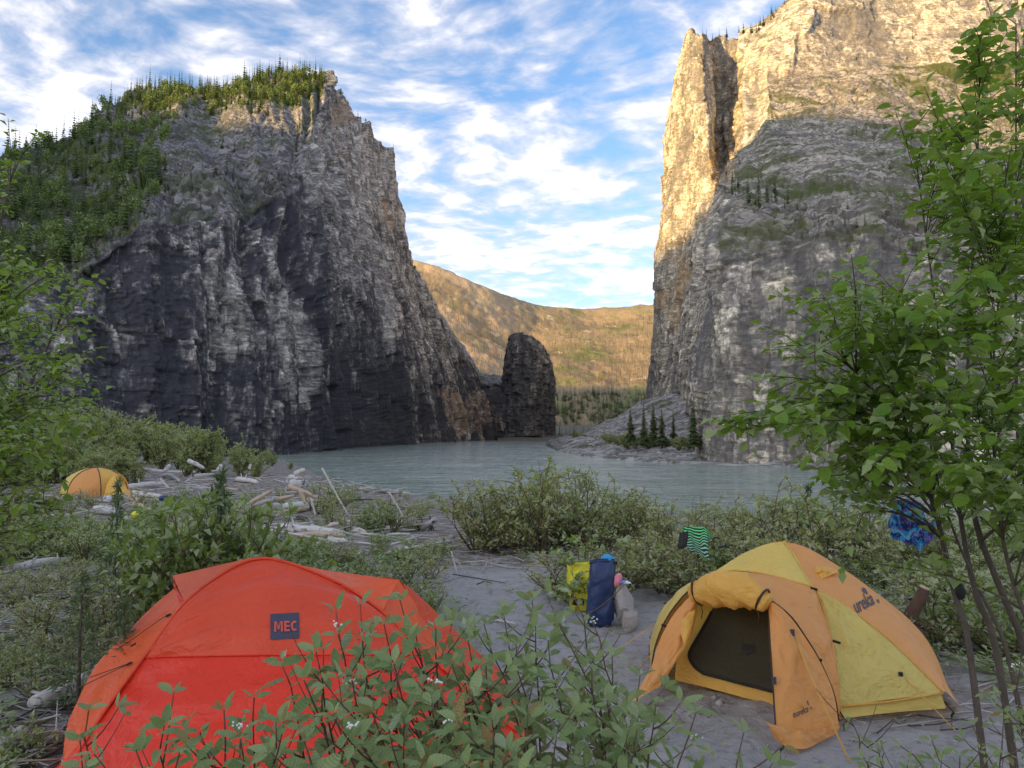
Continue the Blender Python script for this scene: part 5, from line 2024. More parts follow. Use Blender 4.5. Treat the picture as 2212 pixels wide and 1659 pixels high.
# ================================================================== TENTS
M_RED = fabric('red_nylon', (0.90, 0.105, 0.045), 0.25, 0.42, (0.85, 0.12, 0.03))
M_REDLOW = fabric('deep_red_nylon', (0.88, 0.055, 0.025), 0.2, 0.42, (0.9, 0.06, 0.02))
M_REDTOP = fabric('top_lit_red_nylon', (0.93, 0.155, 0.05), 0.25, 0.42, (0.9, 0.16, 0.04))  # lighter copy of the red: light on the upward top put into its colour
M_ORANGE = fabric('orange_nylon', (0.86, 0.40, 0.125), 0.25, 0.5, (0.9, 0.44, 0.09))
M_YELLOW = fabric('yellow_nylon', (0.82, 0.63, 0.17), 0.25, 0.5, (0.75, 0.55, 0.10))
M_AMBER = fabric('amber_nylon', (0.90, 0.54, 0.12), 0.28, 0.48, (0.85, 0.5, 0.06))
M_YELLOWSHADE = fabric('shaded_yellow_nylon', (0.74, 0.59, 0.17), 0.2, 0.5, (0.7, 0.55, 0.10), 0.9)  # darker copy of the yellow: the side panel's shade put into its colour
M_MESH = simple('insect_mesh_dark_inside', (0.060, 0.055, 0.036), 0.9, 0.3, 40, 0.1, 0.1)  # opaque; the unlit tent interior behind the mesh is put into this colour
M_BLACK = simple('black_webbing', (0.022, 0.021, 0.022), 0.6, 0.3, 60, 0.1)
M_POLE = simple('dark_pole', (0.06, 0.035, 0.022), 0.4, 0.2, 10)
M_CORD = simple('orange_cord', (0.72, 0.40, 0.10), 0.7, 0.2, 60)
M_DKCORD = simple('dark_cord', (0.10, 0.05, 0.03), 0.7, 0.2, 60)
M_PRINT = simple('charcoal_print', (0.075, 0.072, 0.095), 0.6, 0.1, 30)
M_PRINTRED = simple('red_print', (0.66, 0.11, 0.065), 0.6, 0.05, 30)
M_NAVYPATCH = simple('slate_patch', (0.062, 0.062, 0.10), 0.6, 0.1, 30)


def loft(name, curves, nu, nv, m, bulge=0.0, wr=0.0, seed=0, freq=(3.0, 9.0), thick=0.003):
    """fabric panel stretched between curves; bulge pushes it out, wr is the depth of its creases"""
    rows = np.array([resample(c, nu) for c in curves])          # (c, nu, 3)
    if len(curves) > 2:
        g = np.array([resample(rows[:, i], nv) for i in range(nu)])
    else:
        t = np.linspace(0, 1, nv)[None, :, None]
        g = rows[0][:, None, :] * (1 - t) + rows[1][:, None, :] * t
    n = np.cross(np.gradient(g, axis=0), np.gradient(g, axis=1))
    n /= np.linalg.norm(n, axis=2)[..., None] + 1e-9
    c = g.mean((0, 1)) - np.array([0, 0, EYE])
    sg = np.sign(-(n * (g - np.array([0, 0, EYE]))).sum())
    n *= sg if sg != 0 else 1
    u = np.linspace(0, 1, nu)[:, None] + 0 * g[..., 0]
    v = np.linspace(0, 1, nv)[None, :] + 0 * g[..., 0]
    edge = np.clip(4 * u * (1 - u), 0, 1) ** 0.5 * np.clip(4 * v * (1 - v), 0, 1) ** 0.5
    wr = wr * 1.7
    d = bulge * 16 * u * (1 - u) * v * (1 - v)
    if wr:
        w = vn(u * freq[0] + 1.5 * vn(u * 2, v * 3, seed=seed), v * freq[1] + u * 2.5, seed=seed + 1)
        w2 = vn(u * freq[0] * 2.3 + v * 4, v * freq[1] * 1.7 - u * 3, seed=seed + 2)
        w3 = 1 - np.abs(vn(u * freq[0] * 1.2 - v * 5, v * freq[1] * 0.8 + u * 4, seed=seed + 3)) * 2
        d = d + wr * edge * (0.6 * w + 0.3 * w2 + 0.35 * w3)
    g = g + n * d[..., None]
    me = np_mesh(name, g.reshape(-1, 3), grid_faces(nu, nv), [m], smooth=True)
    me['g'] = 0
    del me['g']
    return me, g


def bvh(*meshes):
    V, F = [], []
    for me in meshes:
        o = len(V)
        V += [v.co.copy() for v in me.vertices]
        F += [[i + o for i in p.vertices] for p in me.polygons]
    return BVHTree.FromPolygons(V, F)


def decal(name, verts2, faces, to_src, tree, off, m):
    """lay flat print on a fabric panel: 2-D shape -> the point of the panel, 4 mm proud"""
    V, ok = [], []
    o = Vector((0, 0, EYE))
    for p in verts2:
        xs, ys = to_src(p)
        d = (S(xs, ys, 5.0) - o).normalized()
        h, nrm, i, dist = tree.ray_cast(o, d)
        if h is None:
            V.append((0, 0, 0))
            ok.append(False)
            continue
        if nrm.dot(d) > 0:
            nrm = -nrm
        V.append(tuple(h + nrm * off))
        ok.append(True)
    F = [f for f in faces if all(ok[i] for i in f)]
    me = bpy.data.meshes.new(name)
    me.from_pydata(V, [], F)
    me.materials.append(m)
    me.update()
    return me


def text2d(s, bold=0.0):
    cu = bpy.data.curves.new('lettering', 'FONT')
    cu.body = s
    cu.offset = bold
    cu.resolution_u = 3
    ob = bpy.data.objects.new('lettering', cu)
    me = bpy.data.meshes.new_from_object(ob)
    v = np.array([q.co[:2] for q in me.vertices])
    f = [tuple(p.vertices) for p in me.polygons]
    # split long triangles so the print follows the cloth
    bm = bmesh.new()
    bm.from_mesh(me)
    bmesh.ops.triangulate(bm, faces=bm.faces)
    bmesh.ops.subdivide_edges(bm, edges=[e for e in bm.edges if e.calc_length() > 0.12], cuts=2)
    bmesh.ops.triangulate(bm, faces=bm.faces)
    v = np.array([q.co[:2] for q in bm.verts])
    bm.verts.index_update()
    f = [tuple(q.index for q in p.verts) for p in bm.faces]
    bm.free()
    bpy.data.objects.remove(ob)
    bpy.data.curves.remove(cu)
    bpy.data.meshes.remove(me)
    v -= v.min(0)
    return v, f


def grid2d(n):
    v = [(i / n, j / n) for i in range(n + 1) for j in range(n + 1)]
    f = [(i * (n + 1) + j, (i + 1) * (n + 1) + j, (i + 1) * (n + 1) + j + 1, i * (n + 1) + j + 1) for i in range(n) for j in range(n)]
    return v, f


def cord(pts, r=0.003):
    return MB().tube(pts, r, 5)


def orange_tent():
    def Z(l):
        return [S(1560 + x / 2.633, 1320 + y / 2.633, Y) for x, y, Y in l]

    def Z1(x, y, Y):
        return S(1560 + x / 2.633, 1320 + y / 2.633, Y)
    root = empty('dome_tent', (2.35, 6.6, 0), 'orange and yellow dome tent on the sand, its door rolled open', 'tent')
    A_C1 = Z([(1050, 88, 6.9), (1130, 200, 6.75), (1190, 310, 6.52), (1240, 390, 6.35)])
    C1_FR = Z([(1240, 390, 6.35), (1270, 425, 6.3), (1340, 640, 6.05), (1380, 800, 5.87), (1405, 1000, 5.70), (1421, 1172, 5.62)])
    C1_FRg = C1_FR + Z([(1426, 1255, 5.58)])
    C2_C1 = Z([(590, 290, 7.15), (750, 282, 6.95), (930, 305, 6.75), (1090, 345, 6.52), (1240, 390, 6.35)])
    A_C2 = Z([(1050, 88, 6.9), (950, 102, 6.97), (800, 160, 7.05), (690, 225, 7.1), (590, 290, 7.15)])
    C2_L = Z([(590, 290, 7.15), (480, 340, 7.25), (400, 388, 7.3), (280, 500, 7.4), (200, 650, 7.5), (167, 765, 7.5)])
    C1_BR = Z([(1240, 390, 6.35), (1270, 416, 6.33), (1450, 510, 6.22), (1700, 697, 6.06), (1900, 885, 5.93), (2098, 1083, 5.8)])
    OUT = Z([(1050, 88, 6.9), (1200, 128, 6.97), (1400, 243, 6.97), (1600, 380, 6.87), (1800, 567, 6.62), (1950, 760, 6.32), (2050, 940, 6.05), (2118, 1075, 5.86)])
    # roof
    me, _ = loft('roof_panel', [A_C2, C2_C1[::-1][::-1]], 30, 30, M_YELLOW)
    # front roof: apex row to the cross seam
    fr = [[A_C1[0] + (A_C2[i] - A_C1[0]) * 0.0 for i in range(2)]]
    ap = Vector(A_C1[0])
    mid1 = [Vector(q) for q in resample(A_C2, 9)]
    mid2 = [Vector(q) for q in resample(A_C1, 9)]
    cols = []
    low = resample(C2_C1, 9)
    rows = []
    for i in range(9):
        t = i / 8
        a, b = mid1[i], mid2[i]
        # row i runs from the left edge to the seam, sagging to meet the cross seam at the bottom
        row = []
        for k in range(9):
            s_ = k / 8
            p = a.lerp(b, s_)
            c = Vector(low[k]) - mid1[8].lerp(mid2[8], s_)
            row.append(p + c * t)
        rows.append(row)
    me, _ = loft('roof_panel', rows, 34, 34, M_YELLOW, 0.02, 0.004, 3)
    part('roof_panel', me, root, label='yellow front roof panel')
    me_roof, _ = loft('roof_panel', [A_C1 + C1_BR[1:], OUT], 70, 30, M_ORANGE, 0.05, 0.010, 5, (5, 4))
    part('roof_panel', me_roof, root, label='orange roof panel running down to the right corner')
    me_side, _ = loft('side_panel', [C1_FR, C1_BR], 50, 50, M_YELLOWSHADE, 0.035, 0.022, 9, (5, 7))
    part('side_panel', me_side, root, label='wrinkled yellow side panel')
    strip_t = Z([(1424, 1180, 5.64), (1750, 1145, 5.74), (2090, 1096, 5.84)])
    strip_b = Z([(1440, 1255, 5.60), (1760, 1215, 5.72), (2120, 1188, 5.84)])
    me, _ = loft('floor_strip', [strip_t, strip_b], 40, 8, M_YELLOW, 0.0, 0.006, 12, (9, 2))
    part('floor_strip', me, root)
    # hem above the strip
    part('hem', MB().tube(Z([(1421, 1176, 5.615), (1750, 1142, 5.715), (2098, 1086, 5.80)]), 0.010, 6).mesh('hem', M_AMBER), root)
    # porch: yellow left part, orange right part
    hoop = Z([(180, 1005, 6.38), (190, 885, 6.40), (215, 760, 6.42), (270, 620, 6.45), (350, 500, 6.5), (455, 400, 6.52), (640, 385, 6.2), (800, 408, 5.98), (960, 470, 5.8),
              (1100, 580, 5.72), (1200, 720, 5.66), (1290, 870, 5.62), (1380, 1080, 5.57), (1417, 1265, 5.54)])
    me, _ = loft('porch_panel', [list(reversed(hoop[:8])), Z([(820, 290, 6.86), (700, 283, 7.0)]) + C2_L], 60, 24, M_YELLOW, 0.02, 0.016, 15, (7, 3))
    part('porch_panel', me, root, label='yellow left half of the porch')
    me_pr, _ = loft('porch_panel', [hoop[7:], Z([(820, 290, 6.86), (1000, 318, 6.62)]) + C1_FRg], 60, 30, M_ORANGE, 0.035, 0.020, 18, (7, 4))
    part('porch_panel', me_pr, root, label='orange right half of the porch')
    part('pole', MB().tube([p + Vector((-.01, -.02, .004)) for p in [Vector(q) for q in resample(hoop, 50)]], 0.006, 6).mesh('pole', M_POLE), root)
    for k, cu in enumerate((C2_C1, C1_BR, A_C1, C1_FRg)):
        q = [Vector(p) + Vector((0, -0.008, 0.006)) for p in resample(cu, 30)]
        part('seam', MB().tube(q, 0.006, 5).mesh('seam', M_AMBER if k != 2 else M_YELLOW), root)
    # back of the tent, seen only from the side
    sky = list(reversed(C2_L)) + list(reversed(A_C2))[1:] + OUT[1:]
    bg_ = [Vector(p) for p in ((1.4, 7.5, 0.0), (1.8, 8.2, 0), (2.6, 8.5, 0), (3.4, 8.0, 0), (3.8, 7.0, 0), (3.50, 5.9, 0.02))]
    midb = [(Vector(a) + Vector(b)) / 2 + Vector((0.1, 0.25, 0.12)) for a, b in zip(resample(sky, 12), resample(bg_, 12))]
    midb[0], midb[-1] = Vector(C2_L[-1]), Vector(OUT[-1])
    me, _ = loft('back_panel', [sky, midb, bg_], 60, 20, M_ORANGE, 0, 0.01, 21, (8, 3))
    part('back_panel', me, root)
    # inner wall with the mesh door, the dark inside put into its colour
    wb = Z([(335, 1000, 6.40), (600, 1065, 6.22), (985, 1168, 5.98), (1300, 1235, 5.72)])
    wm = Z([(350, 825, 6.50), (600, 880, 6.40), (985, 965, 6.16), (1300, 1030, 5.92)])
    wt = Z([(475, 440, 6.85), (700, 380, 6.82), (950, 400, 6.62), (1200, 520, 6.3)])
    me_tub, _ = loft('floor_tub', [wm, wb], 40, 12, M_AMBER, 0.0, 0.012, 24, (8, 2))
    part('floor_tub', me_tub, root)
    me_in, _ = loft('inner_wall', [wt, wm], 40, 20, M_YELLOW, 0.0, 0.010, 27)
    part('inner_wall', me_in, root)
    inn = bvh(me_tub, me_in)
    Lc = resample([(x, y, 0) for x, y in ((612, 470), (560, 580), (500, 690), (442, 790), (428, 830), (436, 872), (472, 920), (522, 957))], 40)
    Rc = resample([(x, y, 0) for x, y in ((850, 450), (990, 540), (1010, 700), (1015, 820), (1018, 900), (1020, 960), (1022, 1020), (1024, 1088))], 40)
    g = np.array([[Lc[i] * (1 - t) + Rc[i] * t for t in np.linspace(0, 1, 24)] for i in range(40)])
    v2 = g.reshape(-1, 3)[:, :2]
    zs = lambda p: (1560 + p[0] / 2.633, 1320 + p[1] / 2.633)
    me = decal('mesh_door', v2, [tuple(f) for f in grid_faces(40, 24)], zs, inn, 0.012, M_MESH)
    me.polygons.foreach_set('use_smooth', [True] * len(me.polygons))
    door = part('mesh_door', me, root)
    dtree = bvh(me)
    edge_px = [tuple(q[:2]) for q in Lc[6:]] + [tuple(Lc[-1][:2] * (1 - t) + Rc[-1][:2] * t) for t in np.linspace(0.05, 1, 16)]
    pts = []
    o = Vector((0, 0, EYE))
    for q in edge_px:
        d = (S(*zs(q), 5.0) - o).normalized()
        h = inn.ray_cast(o, d)[0]
        if h is not None:
            pts.append(h - d * 0.022)
    zo = MB().tube(pts, 0.012, 6).mesh('door_edge', M_BLACK)
    part('door_edge', zo, root)
    v, f = grid2d(3)
    me = decal('pocket', [(780 + 82 * a, 770 + 58 * b) for a, b in v] + [(806, 828), (822, 828), (822, 848), (806, 848)], f + [(16, 17, 18, 19)], zs, inn, 0.022, M_BLACK)
    part('pocket', me, root)
    # right door flap, standing out to the ground
    fl = Z([(950, 545, 5.78), (957, 700, 5.62), (970, 900, 5.46), (985, 1130, 5.34), (1000, 1350, 5.235)])
    fm = Z([(966, 500, 5.76), (1040, 650, 5.60), (1100, 850, 5.47), (1150, 1080, 5.36), (1190, 1340, 5.27)])
    fr_ = Z([(990, 480, 5.76), (1105, 600, 5.68), (1205, 740, 5.61), (1295, 890, 5.56), (1380, 1090, 5.50), (1417, 1320, 5.42)])
    me_flap, _ = loft('door_flap', [fl, fm, fr_], 50, 26, M_ORANGE, 0.0, 0.016, 30, (4, 5))
    part('door_flap', me_flap, root, label='right door flap with small dark lettering')
    part('flap_edge', MB().tube([Vector(p) + Vector((0, -.004, 0)) for p in resample(fl, 24)], 0.006, 5).mesh('flap_edge', M_POLE), root)
    ft = Z([(905, 1262, 5.06), (1000, 1300, 5.16), (1150, 1325, 5.25), (1300, 1322, 5.34), (1417, 1300, 5.42)])
    fb = Z([(985, 1375, 5.09), (1060, 1436, 5.06), (1190, 1453, 5.05), (1300, 1402, 5.21), (1408, 1350, 5.36)])
    me, _ = loft('flap_skirt', [ft, [(Vector(a) + Vector(b)) / 2 + Vector((0, -.02, .03)) for a, b in zip(ft, fb)], fb], 50, 12, M_ORANGE, 0.0, 0.022, 33, (9, 3))
    part('flap_skirt', me, root)
    # left flap trailing on the sand
    gi = Z([(480, 512, 6.46), (460, 640, 6.36), (425, 740, 6.25), (340, 885, 6.12), (285, 970, 6.03), (235, 1045, 5.95)])
    go = Z([(452, 430, 6.5), (350, 540, 6.44), (280, 645, 6.39), (215, 790, 6.33), (180, 910, 6.2), (90, 1065, 5.96), (0, 1172, 5.82)])
    gm = [(Vector(a) + Vector(b)) / 2 + Vector((0, -0.05, 0.02)) for a, b in zip(resample(gi, 8), resample(go, 8))]
    me, _ = loft('door_flap', [gi, gm, go], 50, 20, M_ORANGE, 0.0, 0.022, 36, (6, 3))
    part('door_flap', me, root, label='left door flap pulled aside, its foot on the sand')
    li = Z([(470, 535, 6.38), (440, 680, 6.25), (400, 770, 6.15)])
    lo = Z([(425, 560, 6.36), (372, 640, 6.30), (385, 740, 6.18)])
    me, _ = loft('flap_lining', [li, lo], 20, 8, M_AMBER, 0.01, 0.012, 39, (4, 2))
    part('flap_lining', me, root)
    # rolled-up door over the porch
    path = resample(Z([(448, 432, 6.36), (520, 415, 6.26), (640, 402, 6.10), (760, 408, 5.95), (860, 440, 5.83), (950, 500, 5.74)]), 60)
    rg = []
    for i, p in enumerate(path):
        t = i / 59
        rad = 0.045 + 0.078 * math.sin(math.pi * min(1, max(0.0, t * 0.94 + 0.04))) ** 0.7
        tl = Vector(path[min(59, i + 1)]) - Vector(path[max(0, i - 1)])
        tl.normalize()
        x = tl.cross(Vector((0, 0, 1))).normalized()
        z = x.cross(tl)
        ring = []
        for k in range(28):
            a = 6.2832 * k / 28
            q = rad * (1 + 0.16 * float(vn(t * 9 + 1.1 * math.sin(a), a * 1.5, seed=41)) + 0.10 * float(vn(t * 5, a * 3.0, seed=42)) + 0.07 * float(vn(t * 26, a * 2.0, seed=43)))
            ring.append(Vector(p) + x * (q * 0.8 * math.cos(a)) + z * (q * 1.12 * math.sin(a)))
        rg.append(ring)
    part('rolled_door', MB().rings(rg).mesh('rolled_door', M_AMBER), root)
    for pi in (6, 55):
        p = Vector(path[pi])
        tl = (Vector(path[min(59, pi + 1)]) - Vector(path[max(0, pi - 1)])).normalized()
        x = tl.cross(Vector((0, 0, 1))).normalized()
        z = x.cross(tl)
        rr = 0.045 + 0.078 * math.sin(math.pi * (pi / 59 * 0.94 + 0.04)) ** 0.7
        loop = [p + x * (rr * 0.9 * math.cos(a)) + z * (rr * 1.22 * math.sin(a)) for a in np.linspace(0, 6.2832, 24)]
        mb = MB().tube(loop, 0.010, 5, cap=False)
        mb.tube([loop[18], loop[18] + Vector((0.01, -0.01, -0.05)), loop[18] + Vector((0.0, -0.015, -0.11))], 0.005, 5)
        part('strap', mb.mesh('strap', M_POLE), root)
    # little vent on the roof
    va = Z([(1235, 285, 6.66), (1290, 330, 6.52), (1296, 335, 6.5)])
    vb = Z([(1250, 262, 6.68), (1300, 270, 6.54), (1400, 292, 6.6)])
    vc = Z([(1240, 262, 6.72), (1320, 250, 6.74), (1412, 282, 6.74)])
    me, _ = loft('vent_flap', [va, vb, vc], 20, 12, M_AMBER, 0.0, 0.012, 50, (4, 3))
    part('vent_flap', me, root)
    # clips, stakes, cords
    for x, y, Y in ((1244, 396, 6.31), (874, 392, 6.7), (265, 640, 6.42), (1270, 858, 5.60), (1392, 745, 5.83), (283, 497, 7.28)):
        p = Z1(x, y, Y)
        part('clip', MB().box(p + Vector((0, -0.02, 0)), 0.055, 0.02, 0.018, rot=Matrix.Rotation(0.3, 3, 'Y')).mesh('clip', M_BLACK, False), root)
    for x, y, Y in ((1025, 1480, 5.0), (1445, 1290, 5.45), (165, 775, 7.45), (2150, 1130, 5.75)):
        p = Z1(x, y, Y)
        b = Vector((p.x, p.y, gzf(p.x, p.y)))
        mb = MB().tube([b + Vector((0, 0, -0.05)), b + Vector((0.005, 0, 0.05)), b + Vector((0.02, -0.01, 0.07))], 0.008, 6)
        mb.tube([b + Vector((0, 0, 0.04)), b + Vector((0.05, 0.06, 0.05)), b + Vector((0.03, 0.14, 0.10))], 0.005, 5)
        part('stake', mb.mesh('stake', M_BLACK), root)

    def gp(x, y):
        xs, ys = 1560 + x / 2.633, 1320 + y / 2.633
        return GS(xs, ys) + Vector((0, 0, 0.01))
    for a, b in ((Z1(1105, 690, 5.62), gp(1490, 1555)), (Z1(1112, 686, 5.62), gp(1476, 1540)), (Z1(1665, 785, 5.98), gp(2190, 1355)), (Z1(1668, 785, 5.98), Z1(1795, 752, 6.05)), (Z1(200, 628, 7.4), gp(-70, 830)), (Z1(212, 775, 6.4), gp(90, 950))):
        part('guy_line', cord([a, a.lerp(b, 0.5) - Vector((0, 0, 0.012)), b], 0.0042).mesh('guy_line', M_CORD), root)
    part('toggle', MB().box(Z1(1107, 690, 5.60), 0.03, 0.02, 0.05).mesh('toggle', M_PRINT, False), root)
    part('toggle', MB().box(Z1(988, 1005, 5.36), 0.03, 0.012, 0.05).mesh('toggle', M_PRINT, False), root)
    part('toggle', MB().box(Z1(1822, 962, 5.80), 0.025, 0.02, 0.03).mesh('toggle', M_BLACK, False), root)
    # lettering
    rt = bvh(me_roof)
    v, f = text2d('ureka', 0.018)
    w, h = v[:, 0].max(), v[:, 1].max()

    def m1(p):
        a, b = p[0] / w, p[1] / h
        return zs((1530 + 122 * a - 34 * b, 570 - 68 * a - 92 * b))
    part('lettering', decal('lettering', v, f, m1, rt, 0.006, M_PRINT), root)
    tear = [(0.0, 0.0)] + [(math.cos(a) * 12, math.sin(a) * 12) for a in np.linspace(0, 6.283, 16, endpoint=False)]
    ang = math.radians(-28)

    def flame(cx, cy, sx, sy, rot):
        c, s = math.cos(rot), math.sin(rot)
        pts = [(0, 0)]
        for a in np.linspace(0, 6.283, 20, endpoint=False):
            x, y = math.sin(a) * sx * (0.65 + 0.35 * math.cos(a)), -math.cos(a) * sy
            pts.append((x, y))
        pts = [(cx + x * c - y * s, cy + x * s + y * c) for x, y in pts]
        return pts, [(0, 1 + i, 1 + (i + 1) % 20) for i in range(20)]
    for args in ((1585, 418, 17, 28, -0.75), (1672, 484, 9, 15, -0.6)):
        p, f2 = flame(*args)
        part('lettering', decal('lettering', p, f2, zs, rt, 0.006, M_PRINT), root)
    tf = bvh(me_flap)
    v, f = text2d('eureka', 0.012)
    w, h = v[:, 0].max(), v[:, 1].max()

    def m2(p):
        a, b = p[0] / w, p[1] / h
        return zs((1112 + 100 * a - 6 * b, 1252 - 42 * a - 46 * b))
    part('lettering', decal('lettering', v, f, m2, tf, 0.006, M_PRINT), root)
    for args in ((1208, 1155, 7, 20, -0.35), (1228, 1184, 6, 8, -0.3)):
        p, f2 = flame(*args)
        part('lettering', decal('lettering', p, f2, zs, tf, 0.006, M_PRINT), root)


orange_tent()


def badge_letters():
    """the three bold capitals M E C as plain strokes"""
    V, F = [], []

    def quad(*p, n=4):
        b = len(V)
        (a0, a1), (b0, b1), (c0, c1), (d0, d1) = p
        for i in range(n + 1):
            t = i / n
            V.append((a0 + (d0 - a0) * t, a1 + (d1 - a1) * t))
            V.append((b0 + (c0 - b0) * t, b1 + (c1 - b1) * t))
        for i in range(n):
            F.append((b + 2 * i, b + 2 * i + 1, b + 2 * i + 3, b + 2 * i + 2))
    w = 0.20
    quad((0, 0), (w, 0), (w, 1), (0, 1))
    quad((0.90 - w, 0), (0.90, 0), (0.90, 1), (0.90 - w, 1))
    quad((0.36, 0.22), (0.54, 0.22), (w + 0.06, 1), (w - 0.02, 1))
    quad((0.36, 0.22), (0.54, 0.22), (0.92 - w, 1), (0.84 - w, 1))
    x = 1.06
    quad((x, 0), (x + w, 0), (x + w, 1), (x, 1))
    for y in (0, 0.41, 0.82):
        quad((x + w, y), (x + 0.58, y), (x + 0.58, y + 0.18), (x + w, y + 0.18))
    cx_, rx, ry, th = 2.14, 0.36, 0.50, 0.20
    b = len(V)
    n = 22
    for i in range(n + 1):
        a = math.radians(48 + 264 * i / n)
        V.append((cx_ + rx * math.cos(a) * 1.05, 0.5 + ry * math.sin(a)))
        V.append((cx_ + (rx - th) * math.cos(a) * 1.05, 0.5 + (ry - 0.185) * math.sin(a)))
    for i in range(n):
        F.append((b + 2 * i, b + 2 * i + 1, b + 2 * i + 3, b + 2 * i + 2))
    v = np.array(V)
    return v - v.min(0), F


def red_tent():
    def Z(l):
        return [S(x / 1.728, 960 + y / 1.728, Y) for x, y, Y in l]
    root = empty('dome_tent', (-1.5, 5.3, 0), 'bright red dome tent with a square dark badge, shrubs in front of it', 'tent')
    ARCH = Z([(270, 1720, 4.63), (300, 1659, 4.69), (380, 1530, 4.82), (480, 1380, 4.96), (625, 1183, 5.18), (650, 1150, 5.21), (800, 950, 5.40), (950, 830, 5.53), (1060, 772, 5.59), (1140, 756, 5.60),
              (1220, 768, 5.61), (1350, 812, 5.62), (1500, 880, 5.62), (1650, 985, 5.60), (1800, 1125, 5.55), (1850, 1172, 5.53), (1950, 1260, 5.48), (2080, 1370, 5.42), (2230, 1500, 5.33)])
    seam = Z([(625, 1183, 5.18), (800, 1178, 5.03), (1000, 1174, 4.97), (1180, 1172, 4.96), (1400, 1172, 5.03), (1600, 1172, 5.18), (1850, 1172, 5.53)])
    upm = Z([(712, 1062, 5.30), (850, 1000, 5.30), (1000, 965, 5.29), (1180, 950, 5.29), (1400, 960, 5.34), (1600, 1010, 5.42), (1735, 1060, 5.58)])
    me_up, _ = loft('front_panel', [ARCH[4:16], seam], 110, 60, M_RED, 0.05, 0.026, 60, (2.6, 4.5))
    part('front_panel', me_up, root, label='upper half of the front with the badge')
    mid = Z([(440, 1440, 4.91), (700, 1530, 4.58), (1180, 1560, 4.42), (1600, 1500, 4.62), (2040, 1335, 5.45)])
    gnd = [Vector(p) for p in ((-2.86, 4.60, 0.0), (-2.4, 4.15, 0), (-1.7, 3.95, 0), (-1.0, 4.0, 0), (-.4, 4.4, 0), (0.1, 5.28, 0.01))]
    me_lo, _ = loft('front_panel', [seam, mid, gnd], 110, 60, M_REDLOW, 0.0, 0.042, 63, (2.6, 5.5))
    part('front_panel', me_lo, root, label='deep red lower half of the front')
    sky = Z([(745, 828, 5.95), (870, 800, 5.92), (1000, 770, 5.86), (1090, 751, 5.78), (1180, 752, 5.76), (1300, 783, 5.85), (1450, 811, 5.95), (1600, 830, 5.98), (1722, 845, 6.0)])
    me, _ = loft('top_panel', [ARCH[6:14], sky], 70, 14, M_REDTOP, -0.02, 0.006, 66, (6, 2))
    part('top_panel', me, root)
    lo = Z([(750, 885, 5.75), (660, 960, 5.62), (560, 1060, 5.5), (420, 1208, 5.3), (330, 1380, 5.05), (288, 1485, 4.95), (268, 1640, 4.75), (258, 1720, 4.66)])
    me, _ = loft('end_panel', [list(reversed(ARCH[:7])), lo], 60, 14, M_REDTOP, 0.01, 0.012, 69, (6, 2))
    part('end_panel', me, root)
    # hooded vent at the left: the flap's folded lip
    lip = Z([(745, 828, 5.95), (762, 880, 5.72), (800, 950, 5.40)])
    lip2 = Z([(748, 850, 5.96), (752, 885, 5.78), (772, 935, 5.48)])
    me, _ = loft('vent_hood', [lip, lip2], 14, 5, M_REDLOW, 0.0, 0.0, 70)
    part('vent_hood', me, root)
    ro = Z([(1722, 845, 6.0), (1760, 900, 5.98), (1800, 960, 5.95), (1818, 1005, 5.92), (1900, 1120, 5.86), (1950, 1200, 5.8), (2060, 1300, 5.72), (2150, 1395, 5.6), (2290, 1520, 5.45)])
    me, _ = loft('porch_panel', [ARCH[12:], ro], 60, 16, M_REDTOP, 0.0, 0.018, 72, (7, 2))
    part('porch_panel', me, root)
    # skirt corner trailing right onto the sand
    k1 = Z([(1960, 1240, 5.62), (2060, 1310, 5.6), (2150, 1400, 5.5), (2300, 1520, 5.40)])
    k2 = Z([(1990, 1400, 5.42), (2060, 1440, 5.38), (2150, 1500, 5.30), (2240, 1560, 5.24)])
    me, _ = loft('skirt', [k1, k2], 30, 8, M_REDTOP, 0.0, 0.02, 74, (5, 2))
    part('skirt', me, root)
    top = list(reversed(lo)) + sky[1:] + ro[1:]
    bk = [Vector(p) for p in ((-2.95, 4.8, 0), (-3.0, 6.0, 0), (-2.4, 6.9, 0), (-1.2, 7.1, 0), (-.3, 6.7, 0), (0.15, 5.6, 0))]
    mb_ = [(Vector(a) + Vector(b)) / 2 + Vector((0, 0.2, 0.15)) for a, b in zip(resample(top, 14), resample(bk, 14))]
    mb_[0], mb_[-1] = Vector(lo[-1]), Vector(ro[-1])
    me, _ = loft('back_panel', [top, mb_, bk], 70, 20, M_RED, 0, 0.01, 76, (8, 3))
    part('back_panel', me, root)
    q = [Vector(p) + Vector((0, -.012, .008)) for p in resample(ARCH, 80)]
    part('pole_sleeve', MB().tube(q, 0.012, 6).mesh('pole_sleeve', M_RED), root)
    q = [Vector(p) + Vector((0, -.006, .004)) for p in resample(seam, 50)]
    part('seam', MB().tube(q, 0.006, 5).mesh('seam', M_REDLOW), root)
    zs = lambda p: (p[0], p[1])
    tr = bvh(me_up)
    v, f = grid2d(10)
    me = decal('badge', [(676 + 72 * a, 1536 + 64 * b - 3.5 * a) for a, b in v], f, zs, tr, 0.006, M_NAVYPATCH)
    badge = part('badge', me, root)
    tb = bvh(me)
    v, f = badge_letters()
    w, h = v[:, 0].max(), v[:, 1].max()
    me = decal('lettering', v, f, lambda p: (685.5 + 56.5 * p[0] / w, 1581 - 26 * p[1] / h - 2.5 * p[0] / w), tb, 0.005, M_PRINTRED)
    let = part('lettering', me, badge)
